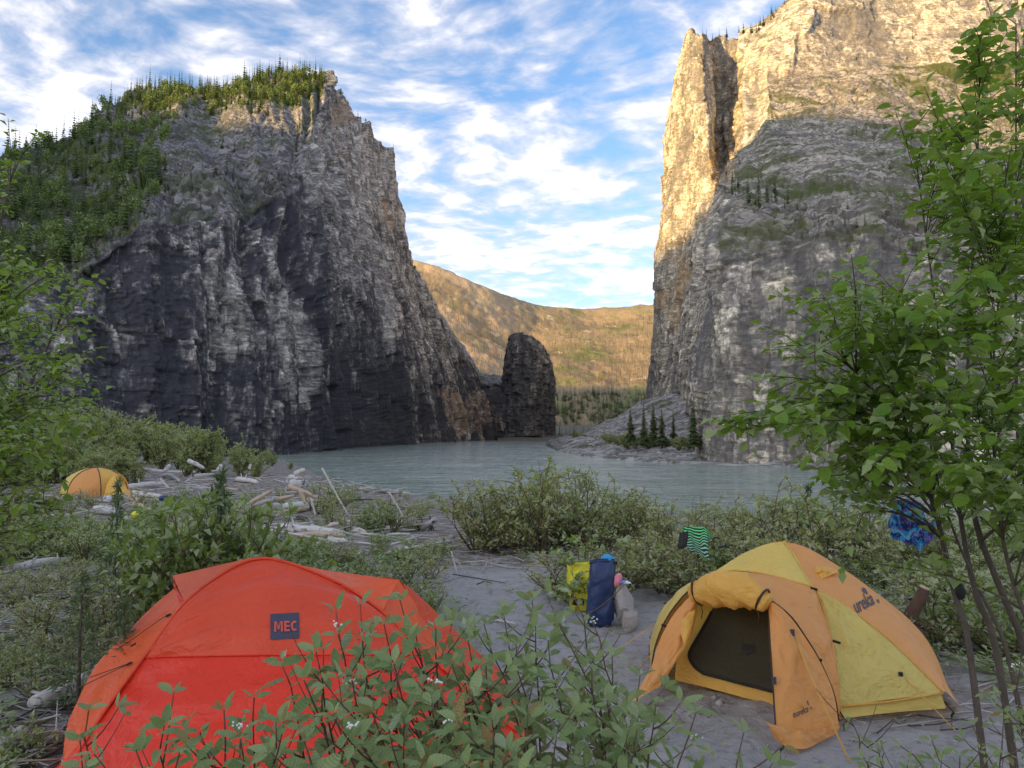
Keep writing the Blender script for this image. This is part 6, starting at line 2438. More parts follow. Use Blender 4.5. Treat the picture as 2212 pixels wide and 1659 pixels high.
    for a, b in (((575, 1205, 5.20), (385, 1305, 5.0)), ((575, 1205, 5.20), (430, 1262, 5.1)), ((735, 995, 5.42), (545, 1145, 5.3))):
        a, b = Z([a])[0] + Vector((0, -.03, .01)), Z([b])[0] + Vector((-.05, -.03, 0))
        part('guy_line', cord([a, b], 0.003).mesh('guy_line', M_DKCORD), root)
    for a in ((568, 1208, 5.18), (585, 1128, 5.3), (735, 1000, 5.42)):
        part('toggle', MB().box(Z([a])[0] + Vector((0, -.03, .01)), 0.035, 0.012, 0.012, rot=Matrix.Rotation(-0.5, 3, 'Y')).mesh('toggle', M_BLACK, False), root)


red_tent()


def far_tent():
    Y0 = 30.0
    c = P(205, 1085, Y0)
    g = gzf(c.x, Y0)
    root = empty('dome_tent', (c.x, Y0, g), 'small far orange dome tent half hidden by bushes at the left', 'tent')
    a, b = 1.25, 1.2
    H = P(190, 1010, Y0).z - g

    def dome(u, v):
        th = u * 2 * math.pi
        r = math.cos(v * math.pi / 2)
        return Vector((c.x + a * r * math.cos(th), Y0 + b * r * math.sin(th), g + H * math.sin(v * math.pi / 2) ** 0.9))
    for k in range(6):
        u0, u1 = k / 6 + 0.02, (k + 1) / 6 + 0.02
        cs = [[dome(u0 + (u1 - u0) * i / 4, v) for v in np.linspace(0.0, 0.98, 8)] for i in range(5)]
        me, _ = loft('panel', cs, 16, 10, M_YELLOW if k == 3 else (M_AMBER if k % 2 else M_ORANGE), 0, 0.03, 80 + k)
        part('panel', me, root, label='yellow panel' if k == 3 else None)
        part('pole', MB().tube([dome(u0, v) + Vector((0, 0, 0.01)) for v in np.linspace(0, 0.98, 10)], 0.02, 5).mesh('pole', M_POLE), root)
    # bulging porch on its right
    pc = P(245, 1085, Y0 - 1.2)
    rows = []
    for i in range(9):
        t = i / 8
        rows.append([Vector((pc.x - 0.2 + 0.95 * math.sin(t * 1.57) * math.cos(p), Y0 - 0.6 - 0.9 * math.cos(p) * math.cos(t * 1.2), g + (H * 0.80) * math.sin(p) * math.cos(t * 1.35))) for p in np.linspace(0, 2.6, 10)])
    me, _ = loft('porch', rows, 20, 16, M_AMBER, 0, 0.02, 90)
    part('porch', me, root)


far_tent()


# ================================================================== BAGS, ROCKS, CLOTHES
def shell_bag(name, label, cat, base, w, d, h, m, lean=(0, 0), flare=(1.0, 1.0), open_top=True, seed=1, rim=None):
    root = empty(name, base, label, cat)
    rg = []
    n = 32
    N = 22
    for i in range(N):
        t = i / (N - 1)
        fw = flare[0] + (flare[1] - flare[0]) * t
        sq = 0.9 - 0.55 * max(0, (t - 0.72) / 0.28)           # the mouth is pressed flat
        bot = 0.82 + 0.18 * min(1, t * 8)
        ring = []
        for k in range(n):
            a = 6.2832 * k / n
            ca, sa = math.cos(a), math.sin(a)
            ex = 0.62
            x = w / 2 * fw * bot * math.copysign(abs(ca) ** ex, ca)
            y = d / 2 * sq * bot * math.copysign(abs(sa) ** ex, sa)
            wr = 0.020 * float(vn(a * 2.0, t * 9 + 0.7 * math.sin(a * 2), seed=seed)) + 0.012 * float(vn(a * 5, t * 22, seed=seed + 1))
            ring.append(base + Vector((x * (1 + wr / w * 2) + lean[0] * t * h, y + wr + lean[1] * t * h, t * h + (0.018 * math.sin(a + seed) if t > 0.9 else 0))))
        rg.append(ring)
    if open_top:
        # fold the wall back down inside
        for j, q in enumerate((0.985, 0.93, 0.86)):
            src = rg[N - 1]
            c = sum(src, Vector()) / n
            rg.append([c + (p - c) * (0.93 - 0.02 * j) + Vector((0, 0, (q - 1) * h)) for p in src])
    part('shell', MB().rings(rg).mesh('shell', m), root)
    sd = [rg[i][2] + Vector((0.004, -0.006, 0)) for i in range(2, N - 2)]
    part('side_strap', MB().tube(sd, [0.008] * len(sd), 5).mesh('side_strap', M_BLACK), root)
    bt = rg[2]
    part('base_seam', MB().tube([p + (p - sum(bt, Vector()) / n) * 0.015 for p in bt + [bt[0]]], 0.005, 5, cap=False).mesh('base_seam', m), root)
    return root, rg[N - 1]


def camp_things():
    m_navy, t, b = mat('navy_vinyl')
    n = t.noise(t.obj(), 9, 5, 0.6, dist=0.8)
    t.put(b.inputs['Base Color'], t.mix(n, (0.010, 0.026, 0.085), (0.022, 0.055, 0.16)))
    b.inputs['Roughness'].default_value = 0.38
    t.put(b.inputs['Normal'], t.bump(n, 0.6, 0.03))
    m_yel, t, b = mat('yellow_vinyl')
    n = t.noise(t.obj(), 10, 5, 0.6, dist=0.8)
    t.put(b.inputs['Base Color'], t.mix(n, (0.62, 0.58, 0.02), (0.80, 0.74, 0.05)))
    b.inputs['Roughness'].default_value = 0.4
    t.put(b.inputs['Normal'], t.bump(n, 0.6, 0.03))
    m_cyan = simple('bright_blue', (0.03, 0.34, 0.72), 0.45, 0.25, 15, 0.3)
    base = GS(1499, 1563)
    Y = base.y
    h = S(1499, 1400, Y).z - base.z
    w = 62 / 1849 * Y
    root, rim = shell_bag('dry_bag', 'tall open navy blue dry bag standing on the sand', 'bag', base, w, w * 0.72, h, m_navy, lean=(0.055, 0.02), flare=(1.08, 0.94), seed=3)
    loop = [p + Vector((0, 0, -0.035)) + (p - sum(rim, Vector()) / 32) * 0.03 for p in rim]
    strap = part('strap', MB().tube(loop + [loop[0]], 0.011, 5, cap=False).mesh('strap', M_BLACK), root)
    bk = loop[0]
    part('buckle', MB().box(bk + Vector((0.02, 0, 0)), 0.05, 0.025, 0.035).mesh('buckle', M_BLACK, False), strap)
    c = sum(rim, Vector()) / 32
    bl = [c + Vector((0.055 + 0.085 * math.cos(a), 0.005 + 0.03 * math.sin(a), -0.05)) for a in np.linspace(0, 6.2832, 14, endpoint=False)]
    tagb = MB().rings([bl, [p + Vector((0, 0.0, 0.06)) for p in bl], [p * 0.3 + c * 0.7 + Vector((0.03, 0, 0.075)) for p in bl]])
    o = link('cloth_bundle', tagb.mesh('cloth_bundle', m_cyan))
    tag(o, 'bright blue bundle peeping out of the mouth of the navy dry bag', 'clothing')
    # yellow bag
    base = GS(1450, 1526)
    Y = base.y
    h = S(1450, 1408, Y).z - base.z
    root, rim = shell_bag('dry_bag', 'yellow dry bag with black tabs standing behind the navy one', 'bag', base, 50 / 1849 * Y, 0.20, h, m_yel, lean=(-0.04, 0.02), flare=(0.90, 1.12), seed=9)
    for dx in (-11, 6):
        p = S(1449 + dx, 1505 + (0 if dx < 0 else -1), Y - 0.115)
        part('tab', MB().box(p, 0.052, 0.018, 0.072, rot=Matrix.Rotation(0.15, 3, 'Y')).mesh('tab', M_BLACK), root)
    # rocks
    m_rock, t, b = mat('grey_boulder')
    co = t.obj()
    n1 = t.noise(co, 6, 6, 0.65)
    w_ = t.noise(t.mapping(co, scale=(3, 3, 22), rot=(0.5, 0.25, 0)), 1.0, 5, 0.6)
    t.put(b.inputs['Base Color'], t.mix(n1, t.mix(w_, (0.24, 0.23, 0.22), (0.46, 0.445, 0.43)), (0.54, 0.52, 0.50)))
    b.inputs['Roughness'].default_value = 0.9
    t.put(b.inputs['Normal'], t.bump(t.math('ADD', n1, w_), 0.8, 0.03))
    m_rock2, t, b = mat('brown_boulder')
    co = t.obj()
    n1 = t.noise(co, 5, 6, 0.65)
    w_ = t.noise(t.mapping(co, scale=(2.5, 2.5, 16), rot=(0.2, 0.7, 0)), 1.0, 5, 0.6)
    t.put(b.inputs['Base Color'], t.mix(n1, t.mix(w_, (0.22, 0.19, 0.165), (0.44, 0.39, 0.35)), (0.50, 0.46, 0.43)))
    b.inputs['Roughness'].default_value = 0.9
    t.put(b.inputs['Normal'], t.bump(t.math('ADD', n1, w_), 0.8, 0.03))

    def rock(name, label, c, s, m, seed, rot=0.0, flat=0.55, group=None, sub=4):
        bm = bmesh.new()
        bmesh.ops.create_icosphere(bm, subdivisions=sub, radius=1.0)
        rr = random.Random(seed)
        planes = [(rv(rr).normalized(), rr.uniform(flat - 0.08, 0.84)) for _ in range(18)]
        for v in bm.verts:
            p = v.co.copy()
            for nrm, dd in planes:
                e = p.dot(nrm) - dd
                if e > 0:
                    p -= nrm * e * 0.93
            p *= 1 + 0.03 * float(vn(p.x * 2, p.y * 2, p.z * 11, seed + 4)) + 0.05 * float(vn(p.x * 3 + seed, p.y * 3, p.z * 3, seed)) + 0.02 * float(vn(p.x * 9, p.y * 9, p.z * 9, seed + 1))
            v.co = p
        me = bpy.data.meshes.new(name)
        bm.to_mesh(me)
        bm.free()
        me.materials.append(m)
        o = link(name, me)
        o.location = c
        o.scale = s
        o.rotation_euler = (0, 0, rot)
        tag(o, label, 'rock', group)
        return o
    b1 = GS(1560, 1566)
    Yr = b1.y
    top = S(1558, 1461, Yr).z
    hh = (top - b1.z)
    rock('boulder', 'upright grey boulder beside the navy dry bag, a pink bag on its top', (b1.x, Yr + 0.05, b1.z + hh * 0.47), (0.155, 0.17, hh * 0.60), m_rock, 12, 0.4, 0.62)
    b2 = GS(1580, 1577)
    rock('boulder', 'brown wavy stone leaning on the front of the grey boulder', (b2.x - 0.02, b2.y + 0.07, b2.z + 0.10), (0.175, 0.13, 0.155), m_rock2, 5, 0.9, 0.5)
    # things on the rock
    m_pink = simple('pink_cloth', (0.76, 0.27, 0.36), 0.7, 0.2, 14, 0.4)
    m_pack, t, b = mat('blue_white_packet')
    n = t.noise(t.obj(), 14, 3, 0.5, dist=0.5)
    t.put(b.inputs['Base Color'], t.mix(t.smooth(n, 0.46, 0.54), (0.10, 0.26, 0.66), (0.75, 0.80, 0.90)))
    b.inputs['Roughness'].default_value = 0.3
    tz = top + 0.0
    pb = S(1540, 1462, Yr)
    rg = []
    for i in range(10):
        t_ = i / 9
        r0 = 0.052 * math.sin(0.35 + 2.5 * t_) ** 0.6 * (1 - 0.25 * t_)
        rg.append([Vector((pb.x + 0.035 * t_ + r0 * math.cos(a) * (1 + 0.25 * float(vn(a * 1.5, t_ * 4, seed=91))), pb.y + 0.8 * r0 * math.sin(a), pb.z - 0.01 + 0.135 * t_)) for a in np.linspace(0, 6.2832, 16, endpoint=False)])
    o = link('pouch', MB().rings(rg).mesh('pouch', m_pink))
    tag(o, 'crumpled pink pouch on top of the grey boulder', 'pouch')
    pk = S(1563, 1456, Yr - 0.02)
    rg = []
    for i in range(9):
        t_ = i / 8
        th = 0.022 * math.sin(0.12 + 2.9 * t_)
        wd = 0.030 * (1 - 0.25 * t_)
        rg.append([Vector((pk.x - 0.06 + 0.125 * t_, pk.y + wd * math.cos(a), pk.z + 0.006 * math.sin(t_ * 5) + th * math.sin(a))) for a in np.linspace(0, 6.2832, 12, endpoint=False)])
    o = link('packet', MB().rings(rg).mesh('packet', m_pack))
    tag(o, 'blue and white packet lying beside the pink pouch on the boulder', 'packet')
    # white rope ends by the navy bag are leaves in the photo; small stones on the sand
    for i, (x, y, s) in enumerate(((1180, 1335, 0.11), (1165, 1352, 0.07), (1128, 1345, 0.09), (1490, 1120, 0.0), (1095, 1360, 0.06))):
        if s:
            g = GS(x, y)
            rock('stone', 'pale stone half sunk in the sand at the far end of the clearing', (g.x, g.y, g.z + s * 0.3), (s * 1.5, s, s * 0.7), m_rock, 30 + i, i, 0.5, 'stones at the end of the clearing', 3)

    # ---- green and black striped shirt over a bush
    m_str, t, b = mat('striped_jersey')
    uvn = t.add('ShaderNodeAttribute', attribute_name='row').outputs['Fac']
    st = t.math('SINE', t.math('MULTIPLY', uvn, 62.0))
    br = t.mix(t.smooth(uvn, 0.0, 0.9), (0.13, 0.70, 0.22), (0.25, 0.52, 0.36))
    t.put(b.inputs['Base Color'], t.mix(t.smooth(st, 0.10, 0.35), (0.010, 0.016, 0.020), br))
    b.inputs['Roughness'].default_value = 0.8

    def cloth(name, label, cat, corners, nu, nv, m, fold, seed, thick=0.02):
        """hanging cloth: corners tl, tr, bl, br; folds run downwards; two layers with a rounded edge"""
        tl, tr, bl, br_ = [Vector(c) for c in corners]
        F = []
        V, ro = [], []
        for layer in (0, 1):
            for i in range(nu):
                for j in range(nv):
                    u, v = i / (nu - 1), j / (nv - 1)
                    p = tl.lerp(tr, u).lerp(bl.lerp(br_, u), v)
                    e = min(1.0, 6 * min(u, 1 - u, 1 - v))
                    w = fold * (float(vn(u * 4 + 0.6 * v, v * 1.2, seed=seed)) + 0.5 * float(vn(u * 9, v * 3, seed=seed + 1))) * (0.3 + v)
                    y = w + (0.5 * thick * e if layer else -0.5 * thick * e)
                    p = p + Vector((0.3 * fold * float(vn(v * 5, u * 2, seed=seed + 3)), y, 0.4 * fold * float(vn(u * 6, 3.0, seed=seed + 5)) * (1 if v > .5 else .5)))
                    V.append(p)
                    ro.append(v + 0.10 * float(vn(u * 5, v * 2, seed=seed + 7)))
            f = grid_faces(nu, nv, layer * nu * nv)
            F.append(f if layer == 0 else f[:, ::-1])
        # close the rim
        rim = [i * nv for i in range(nu)] + [(nu - 1) * nv + j for j in range(1, nv)] + [i * nv + nv - 1 for i in range(nu - 2, -1, -1)] + [j for j in range(nv - 2, 0, -1)]
        k = nu * nv
        F.append(np.array([(rim[i], rim[(i + 1) % len(rim)], rim[(i + 1) % len(rim)] + k, rim[i] + k) for i in range(len(rim))]))
        me = np_mesh(name, [tuple(p) for p in V], np.concatenate(F), [m], smooth=True, attrs=dict(row=ro))
        return me
    Yb = 9.1
    root = empty('shirt', S(1740, 1390, Yb), 'green and black striped shirt hung over a bush behind the tent', 'shirt')
    me = cloth('body', '', '', [S(1708, 1317, Yb), S(1768, 1318, Yb + 0.05), S(1722, 1378, Yb - 0.12), S(1772, 1398, Yb - 0.12)], 30, 34, m_str, 0.035, 5)
    part('body', me, root)
    me = cloth('sleeve', '', '', [S(1700, 1332, Yb), S(1722, 1328, Yb - 0.05), S(1694, 1372, Yb - 0.05), S(1718, 1370, Yb - 0.10)], 14, 18, M_BLACK, 0.025, 15)
    part('sleeve', me, root)
    me = cloth('sleeve', '', '', [S(1764, 1320, Yb + 0.05), S(1780, 1340, Yb), S(1768, 1352, Yb), S(1782, 1348, Yb)], 10, 12, m_str, 0.015, 19)
    part('sleeve', me, root)
    # dark sandal on the twigs to its right
    p = S(1808, 1369, 9.0)
    mb = MB()
    sole = [Vector((p.x - 0.06 + 0.13 * t, p.y + 0.03 * s_, p.z + 0.01 * math.sin(3 * t))) for s_ in (-1, 1) for t in (0, .33, .66, 1)]
    rg = [[Vector((p.x - 0.06 + 0.13 * t, p.y + (0.025 + 0.012 * math.sin(t * 3.1)) * math.cos(a), p.z + 0.014 * math.sin(a) + 0.015 * math.sin(3 * t))) for a in np.linspace(0, 6.2832, 10, endpoint=False)] for t in np.linspace(0, 1, 9)]
    mb.rings(rg)
    mb.tube([p + Vector((0.03, -.03, .01)), p + Vector((0.03, 0, 0.05)), p + Vector((0.03, .03, .01))], 0.008, 5)
    o = link('sandal', mb.mesh('sandal', M_BLACK))
    tag(o, 'small black sandal caught on the twigs right of the striped shirt', 'shoe')
    # ---- blue patterned shorts on a line between the alder stems
    m_sh, t, b = mat('patterned_swimwear')
    co = t.obj()
    a = t.noise(t.mapping(co, scale=(9, 9, 7), rot=(0, 0.6, 0)), 1.6, 3, 0.6, dist=2.0)
    c_ = t.noise(t.mapping(co, scale=(12, 12, 12), loc=(4, 2, 1)), 1.5, 3, 0.6, dist=2.5)
    col = t.mix(t.smooth(a, 0.42, 0.50), (0.014, 0.03, 0.16), (0.03, 0.30, 0.78))
    col = t.mix(t.smooth(a, 0.54, 0.58), col, (0.10, 0.66, 0.86))
    col = t.mix(t.math('MULTIPLY', t.smooth(c_, 0.56, 0.60), 0.9), col, (0.42, 0.08, 0.46))
    col = t.mix(t.smooth(c_, 0.33, 0.28), col, (0.55, 0.72, 0.80))
    t.put(b.inputs['Base Color'], col)
    b.inputs['Roughness'].default_value = 0.6
    Yg = 4.75
    root = empty('swim_shorts', S(2290, 1380, Yg), 'blue, turquoise and purple patterned swimming shorts hanging among the alder leaves', 'clothing')
    # waist at the top left, two legs hanging
    part('waist', cloth('waist', '', '', [S(2232, 1246, Yg), S(2300, 1256, Yg), S(2222, 1318, Yg), S(2330, 1330, Yg)], 30, 22, m_sh, 0.02, 25), root)
    part('leg', cloth('leg', '', '', [S(2222, 1314, Yg - .012), S(2282, 1322, Yg - .012), S(2232, 1346, Yg), S(2288, 1368, Yg)], 20, 16, m_sh, 0.022, 27), root)
    part('leg', cloth('leg', '', '', [S(2278, 1322, Yg - .012), S(2340, 1300, Yg - .012), S(2294, 1378, Yg), S(2342, 1345, Yg)], 20, 18, m_sh, 0.022, 29), root)
    o = link('clothes_line', cord([S(2345, 1360, 4.4), S(2310, 1357, 4.72), S(2280, 1250, 4.78), S(2226, 1244, 4.78), S(2180, 1180, 4.3)], 0.003).mesh('clothes_line', M_BLACK))
    tag(o, 'thin dark cord holding the patterned shorts between the alder stems', 'cord')
    # black pouch hanging in the alders
    p = S(2400, 1475, 4.05)
    rg = []
    for i in range(10):
        t_ = i / 9
        q = 0.026 * math.sin(0.25 + 2.6 * t_) ** 0.7
        rg.append([Vector((p.x + q * 1.1 * math.cos(a) * (1 + 0.2 * float(vn(a, t_ * 4, seed=44))), p.y + q * 0.7 * math.sin(a), p.z - 0.05 + 0.085 * t_)) for a in np.linspace(0, 6.2832, 14, endpoint=False)])
    o = link('pouch', MB().rings(rg).mesh('pouch', M_BLACK))
    tag(o, 'small black pouch hanging from an alder branch right of the tent', 'pouch')
    # ---- odd gear by the far tent
    m_white = simple('white_plastic', (0.62, 0.64, 0.70), 0.4, 0.1, 20)

    def lump(name, label, cat, xs, ys, Y, w, h, m, seed):
        q = S(xs, ys, Y)
        rg = []
        for i in range(9):
            t_ = i / 8
            r_ = w / 2 * math.sin(0.3 + 2.4 * t_) ** 0.5
            rg.append([Vector((q.x + r_ * math.cos(a) * (1 + 0.15 * float(vn(a * 2, t_ * 3, seed=seed))), q.y + r_ * 0.7 * math.sin(a), q.z + h * t_)) for a in np.linspace(0, 6.2832, 12, endpoint=False)])
        o = link(name, MB().rings(rg).mesh(name, m))
        tag(o, label, cat)
    g = lambda xs, ys: GS(xs, ys).y
    lump('sack', 'white and blue sack in front of the porch of the far orange tent', 'bag', 267, 1259, 27, 0.30, 0.28, m_white, 3)
    lump('dry_bag', 'small navy dry bag on the driftwood right of the far tent', 'bag', 410, 1252, 24, 0.34, 0.17, m_navy, 4)
    lump('bucket', 'little yellow pot beside the small navy bag on the driftwood', 'pot', 429, 1252, 24, 0.17, 0.13, m_yel, 5)
    lump('helmet', 'yellow rounded helmet lying on the pale log left of the saplings', 'helmet', 341, 1294, 17, 0.24, 0.14, m_yel, 6)

    # ---- broken brown stump right of the tent
    m_st = simple('brown_stump', (0.10, 0.062, 0.045), 0.9, 0.5, 12, 0.8)
    m_cut = simple('cut_wood', (0.50, 0.38, 0.24), 0.8, 0.2, 30)
    a, b_ = S(2262, 1570, 7.3), S(2311, 1470, 7.2)
    root = empty('tree_stump', a, 'leaning broken brown stump with a pale cut top, right of the yellow tent', 'stump')
    mb = MB().tube([a - Vector((0.03, 0, 0.08)), a.lerp(b_, .35), a.lerp(b_, .7) + Vector((.01, 0, 0)), b_], [0.085, 0.066, 0.055, 0.052], 12, wob=0.12, seed=3)
    for k in range(6):
        an = k * 1.05
        d = Vector((math.cos(an), math.sin(an) * .6, 0.15))
        mb.tube([a + Vector((0, 0, 0.02)), a + d * 0.14, a + d * 0.28 - Vector((0, 0, .1))], [0.035, 0.022, 0.008], 6, wob=0.1, seed=k)
    part('trunk', mb.mesh('trunk', m_st), root)
    ax = (b_ - a).normalized()
    part('cut_top', MB().tube([b_, b_ + ax * 0.012], [0.050, 0.046], 12, wob=0.1, seed=8).mesh('cut_top', m_cut), root)


camp_things()


# ================================================================== DRIFTWOOD
def wood_mat(name, a, b_):
    m, t, b = mat(name)
    co = t.obj()
    g = t.noise(t.mapping(co, scale=(1, 1, 1)), 5.0, 6, 0.7, dist=0.5)
    gr = t.noise(t.mapping(co, scale=(2, 14, 14)), 2.0, 5, 0.65)
    c = t.mix(gr, a, b_)
    c = t.mix(t.smooth(g, 0.58, 0.72), c, tuple(x * 0.45 for x in a))
    t.put(b.inputs['Base Color'], c)
    b.inputs['Roughness'].default_value = 0.85
    b.inputs['Specular IOR Level'].default_value = 0.2
    t.put(b.inputs['Normal'], t.bump(t.math('ADD', gr, g), 0.6, 0.03))
    return m


M_WPALE = wood_mat('pale_driftwood', (0.44, 0.42, 0.40), (0.68, 0.655, 0.63))
M_WGREY = wood_mat('grey_driftwood', (0.31, 0.295, 0.285), (0.52, 0.50, 0.485))
M_WTAN = wood_mat('tan_driftwood', (0.40, 0.31, 0.22), (0.60, 0.48, 0.36))
M_WDARK = wood_mat('dark_deadwood', (0.055, 0.048, 0.045), (0.13, 0.115, 0.105))


def driftwood():
    rr = random.Random(31)

    def log(x0, y0, x1, y1, rpx, m, label, group=None, lift=0.0, Y=None, name='driftwood_log', stub=True):
        """ends in photo pixels (2560), radius in the same pixels"""
        rpx = rpx * (1.3 if rpx > 3.4 and y0 < 1500 else 1.0)
        if Y is None:
            ya = max(y0, y1) + rpx
            g = GS((x0 + x1) / 2, ya)
            Y0 = g.y
        else:
            Y0 = Y
        a, b = S(x0, y0, Y0), S(x1, y1, Y0)
        # lie along the ground: the far end goes further away when it stands higher in the picture and would float
        za, zb = gzf(a.x, a.y), gzf(b.x, b.y)
        for p_, (x, y) in ((a, (x0, y0)), (b, (x1, y1))):
            pass
        if lift == 0 and Y is None:
            ga, gb = GS(x0, y0 + rpx), GS(x1, y1 + rpx)
            a = S(x0, y0, ga.y)
            b = S(x1, y1, gb.y)
        r = rpx / 1849 * Y0
        L = (b - a).length
        n = 9
        org = a.lerp(b, 0.5)
        pts = []
        bend = Vector((0, rr.uniform(-.03, .03), rr.uniform(-.03, .03))) * L
        for i in range(n + 1):
            t = i / n
            pts.append(a.lerp(b, t) + bend * math.sin(t * 3.14) + rv(rr, r * 0.06))
        rad = [r * (1.12 - 0.35 * i / n) for i in range(n + 1)]
        rad[0] *= 0.86
        rad[-1] *= 0.7
        # mesh in the log's own frame so that the grain runs along it
        ax = (b - a).normalized()
        rot = ax.to_track_quat('X', 'Z').to_matrix()
        inv = rot.transposed()
        mb = MB().tube([inv @ (p - org) for p in pts], rad, 10, wob=0.09, seed=rr.randrange(999))
        if stub and L > 8 * r:
            for k in range(rr.randrange(1, 4)):
                i = rr.randrange(2, n - 1)
                p = inv @ (pts[i] - org)
                d = Vector((rr.uniform(-.3, .3), rr.uniform(-1, 1), rr.uniform(-.2, 1))).normalized()
                mb.tube([p, p + d * r * 1.9, p + d * r * 2.6], [r * .3, r * .22, r * .1], 6)
        o = link(name, mb.mesh(name, m))
        o.location = org
        o.rotation_euler = rot.to_euler()
        tag(o, label, 'log', group)
        return o

    z = lambda x, y: (x / 2.765, 1100 + y / 2.765)
    c5 = lambda x, y: (700 + x / 3.687, 1060 + y / 3.687)
    W = M_WPALE
    log(*z(930, 196), *z(1500, 216), 4.5, W, 'long straight pale log lying level at the back of the driftwood pile', stub=True)
    log(*z(870, 330), *z(1130, 302), 5.5, W, 'thick pale log just right of the far orange tent')
    log(*z(915, 362), *z(1120, 388), 5.0, W, 'pale log below the thick one beside the far tent')
    log(*z(900, 392), *z(1010, 425), 6.0, M_WTAN, 'tan log running under the small navy bag')
    log(*z(930, 440), *z(1065, 498), 5.0, M_WTAN, 'short tan log sloping down towards the yellow helmet')
    log(*z(1106, 265), *z(1168, 332), 2.5, W, 'thin pale stick leaning on the pile', lift=1, Y=34)
    log(*z(1130, 245), *z(1240, 285), 4.0, M_WGREY, 'short grey log in the middle of the pile')
    log(*z(1140, 215), *z(1178, 172), 4.0, W, 'upright pale stub on the long back log', lift=1, Y=45)
    log(*z(1300, 140), *z(1412, 196), 4.0, W, 'pale branch tilted over the long back log', lift=1, Y=46)
    log(*z(1510, 212), *z(1530, 170), 4.5, W, 'white stump end standing at the back of the pile', lift=1, Y=44)
    log(*z(1725, 200), *z(1730, 165), 3.0, W, 'small white upright stub near the water', lift=1, Y=44)
    log(*z(1728, 437), *z(1885, 348), 4.5, M_WTAN, 'tan pole pointing up to the right over the pile', lift=1, Y=20)
    log(*z(1740, 450), *z(1925, 398), 4.5, M_WGREY, 'grey pole crossing behind the thick log', lift=1, Y=20.5)
    log(*z(1700, 463), *z(1935, 457), 9.5, M_WGREY, 'thick grey log with a sawn end in the middle of the pile')
    log(*z(1735, 528), *z(2165, 466), 6.0, M_WTAN, 'long tan log in front of the thick grey one')
    log(*z(1990, 320), *z(2195, 402), 4.5, M_WTAN, 'tan pole sloping down to the right at the river end of the pile', lift=1, Y=21)
    log(*z(2076, 350), *z(2112, 442), 3.8, M_WTAN, 'short tan prop under the sloping pole', lift=1, Y=20.6)
    log(*z(1895, 417), *z(2045, 383), 4.0, M_WTAN, 'brown branch behind the thick grey log', lift=1, Y=21)
    log(*z(2035, 238), *z(2108, 203), 5.0, W, 'pale broken log end at the water side of the pile', lift=1, Y=30)
    log(*z(1996, 255), *z(2066, 262), 5.0, W, 'short white log at the water side of the pile')
    log(*z(2000, 300), *z(2080, 300), 8.0, W, 'chunky white log end beside the water side bush')
    log(*z(845, 548), *z(1135, 520), 7.5, W, 'whitish log with the yellow helmet on it')
    log(*z(660, 480), *z(830, 500), 8.0, W, 'whitish log half buried in sticks before the far tent')
    log(*z(350, 515), *z(480, 512), 3.0, W, 'thin white stick in the bushes at the far left')
    log(*z(1540, 480), *z(1700, 462), 6.0, W, 'pale log end showing through the saplings')
    log(*z(1960, 470), *z(2160, 450), 8.0, W, 'bleached knotty log at the river end of the pile')
    log(*z(2060, 540), *z(2130, 555), 5.0, M_WDARK, 'short dark log under the tan one')
    log(*z(1510, 300), *z(1640, 340), 3.5, M_WTAN, 'thin tan branch in the middle of the pile')
    log(*z(1350, 250), *z(1480, 235), 4.0, W, 'pale log end behind the young spruce')
    log(*z(1640, 270), *z(1780, 295), 5.0, W, 'pale weathered log right of the young spruce')
    log(*z(2150, 400), *z(2180, 520), 2.5, W, 'white crooked twig hanging at the end of the pile', lift=1, Y=19.5, stub=False)
    # near the gap
    log(*c5(20, 955), *c5(570, 1003), 8.0, W, 'long pale log with branches across it, behind the red tent')
    log(*c5(640, 975), *c5(785, 1000), 7.0, W, 'pale log end right of the long one behind the red tent')
    log(*c5(90, 1032), *c5(600, 1032), 6.0, M_WTAN, 'brown log lying against the long pale one')
    log(*c5(450, 1065), *c5(615, 1078), 7.0, W, 'white log end in front of the brown one')
    log(*c5(470, 945), *c5(650, 905), 7.5, W, 'bleached log tilted behind the long pale one')
    log(*c5(750, 885), *c5(865, 855), 3.5, W, 'small white branch in the bushes near the water')
    log(*c5(580, 575), *c5(665, 565), 2.6, W, 'white stick at the edge of the water')
    # left of the red tent
    log(*z(110, 885), *z(475, 830), 8.0, W, 'thick smooth pale log at the left, over dark branches')
    log(*z(115, 885), *z(310, 1032), 4.5, M_WDARK, 'dark charred branch running down from the thick pale log', stub=False)
    log(*z(250, 960), *z(420, 985), 3.5, M_WDARK, 'dark thin branch below the thick pale log')
    log(*z(780, 1045), *z(1110, 1088), 6.0, W, 'pale log going in behind the red tent')
    log(*z(738, 1072), *z(835, 1100), 6.0, W, 'short white broken log by the red tent', stub=False)
    log(191, 1537, 318, 1530, 3.5, W, 'thin white log beside the red tent at half its height')
    log(255, 1567, 318, 1560, 5.0, W, 'short white log touching the left side of the red tent')
    log(87, 1762, 240, 1686, 21.0, W, 'big splintered white log at the lower left against the red tent')
    log(-30, 1890, 62, 1825, 21.0, W, 'butt of a big pale log in the bottom left corner')
    log(0, 1515, 60, 1500, 5, M_WGREY, 'grey stick at the left edge')
    log(2330, 1627, 2420, 1649, 6.0, W, 'pale crooked driftwood branch on the sand right of the yellow tent')
    log(2395, 1632, 2470, 1660, 4.0, M_WGREY, 'grey driftwood branch behind the alder stems')
    log(1128, 1378, 1147, 1448, 2.0, W, 'thin pale stick standing in the sand of the gap', lift=1, Y=11.3, stub=False)
    log(805, 1170, 872, 1290, 2.2, W, 'long thin bare branch leaning over the bushes by the water', lift=1, Y=15, stub=False)
    log(972, 1230, 1010, 1295, 2.0, W, 'short bare branch leaning in the bushes by the water', lift=1, Y=15, stub=False)
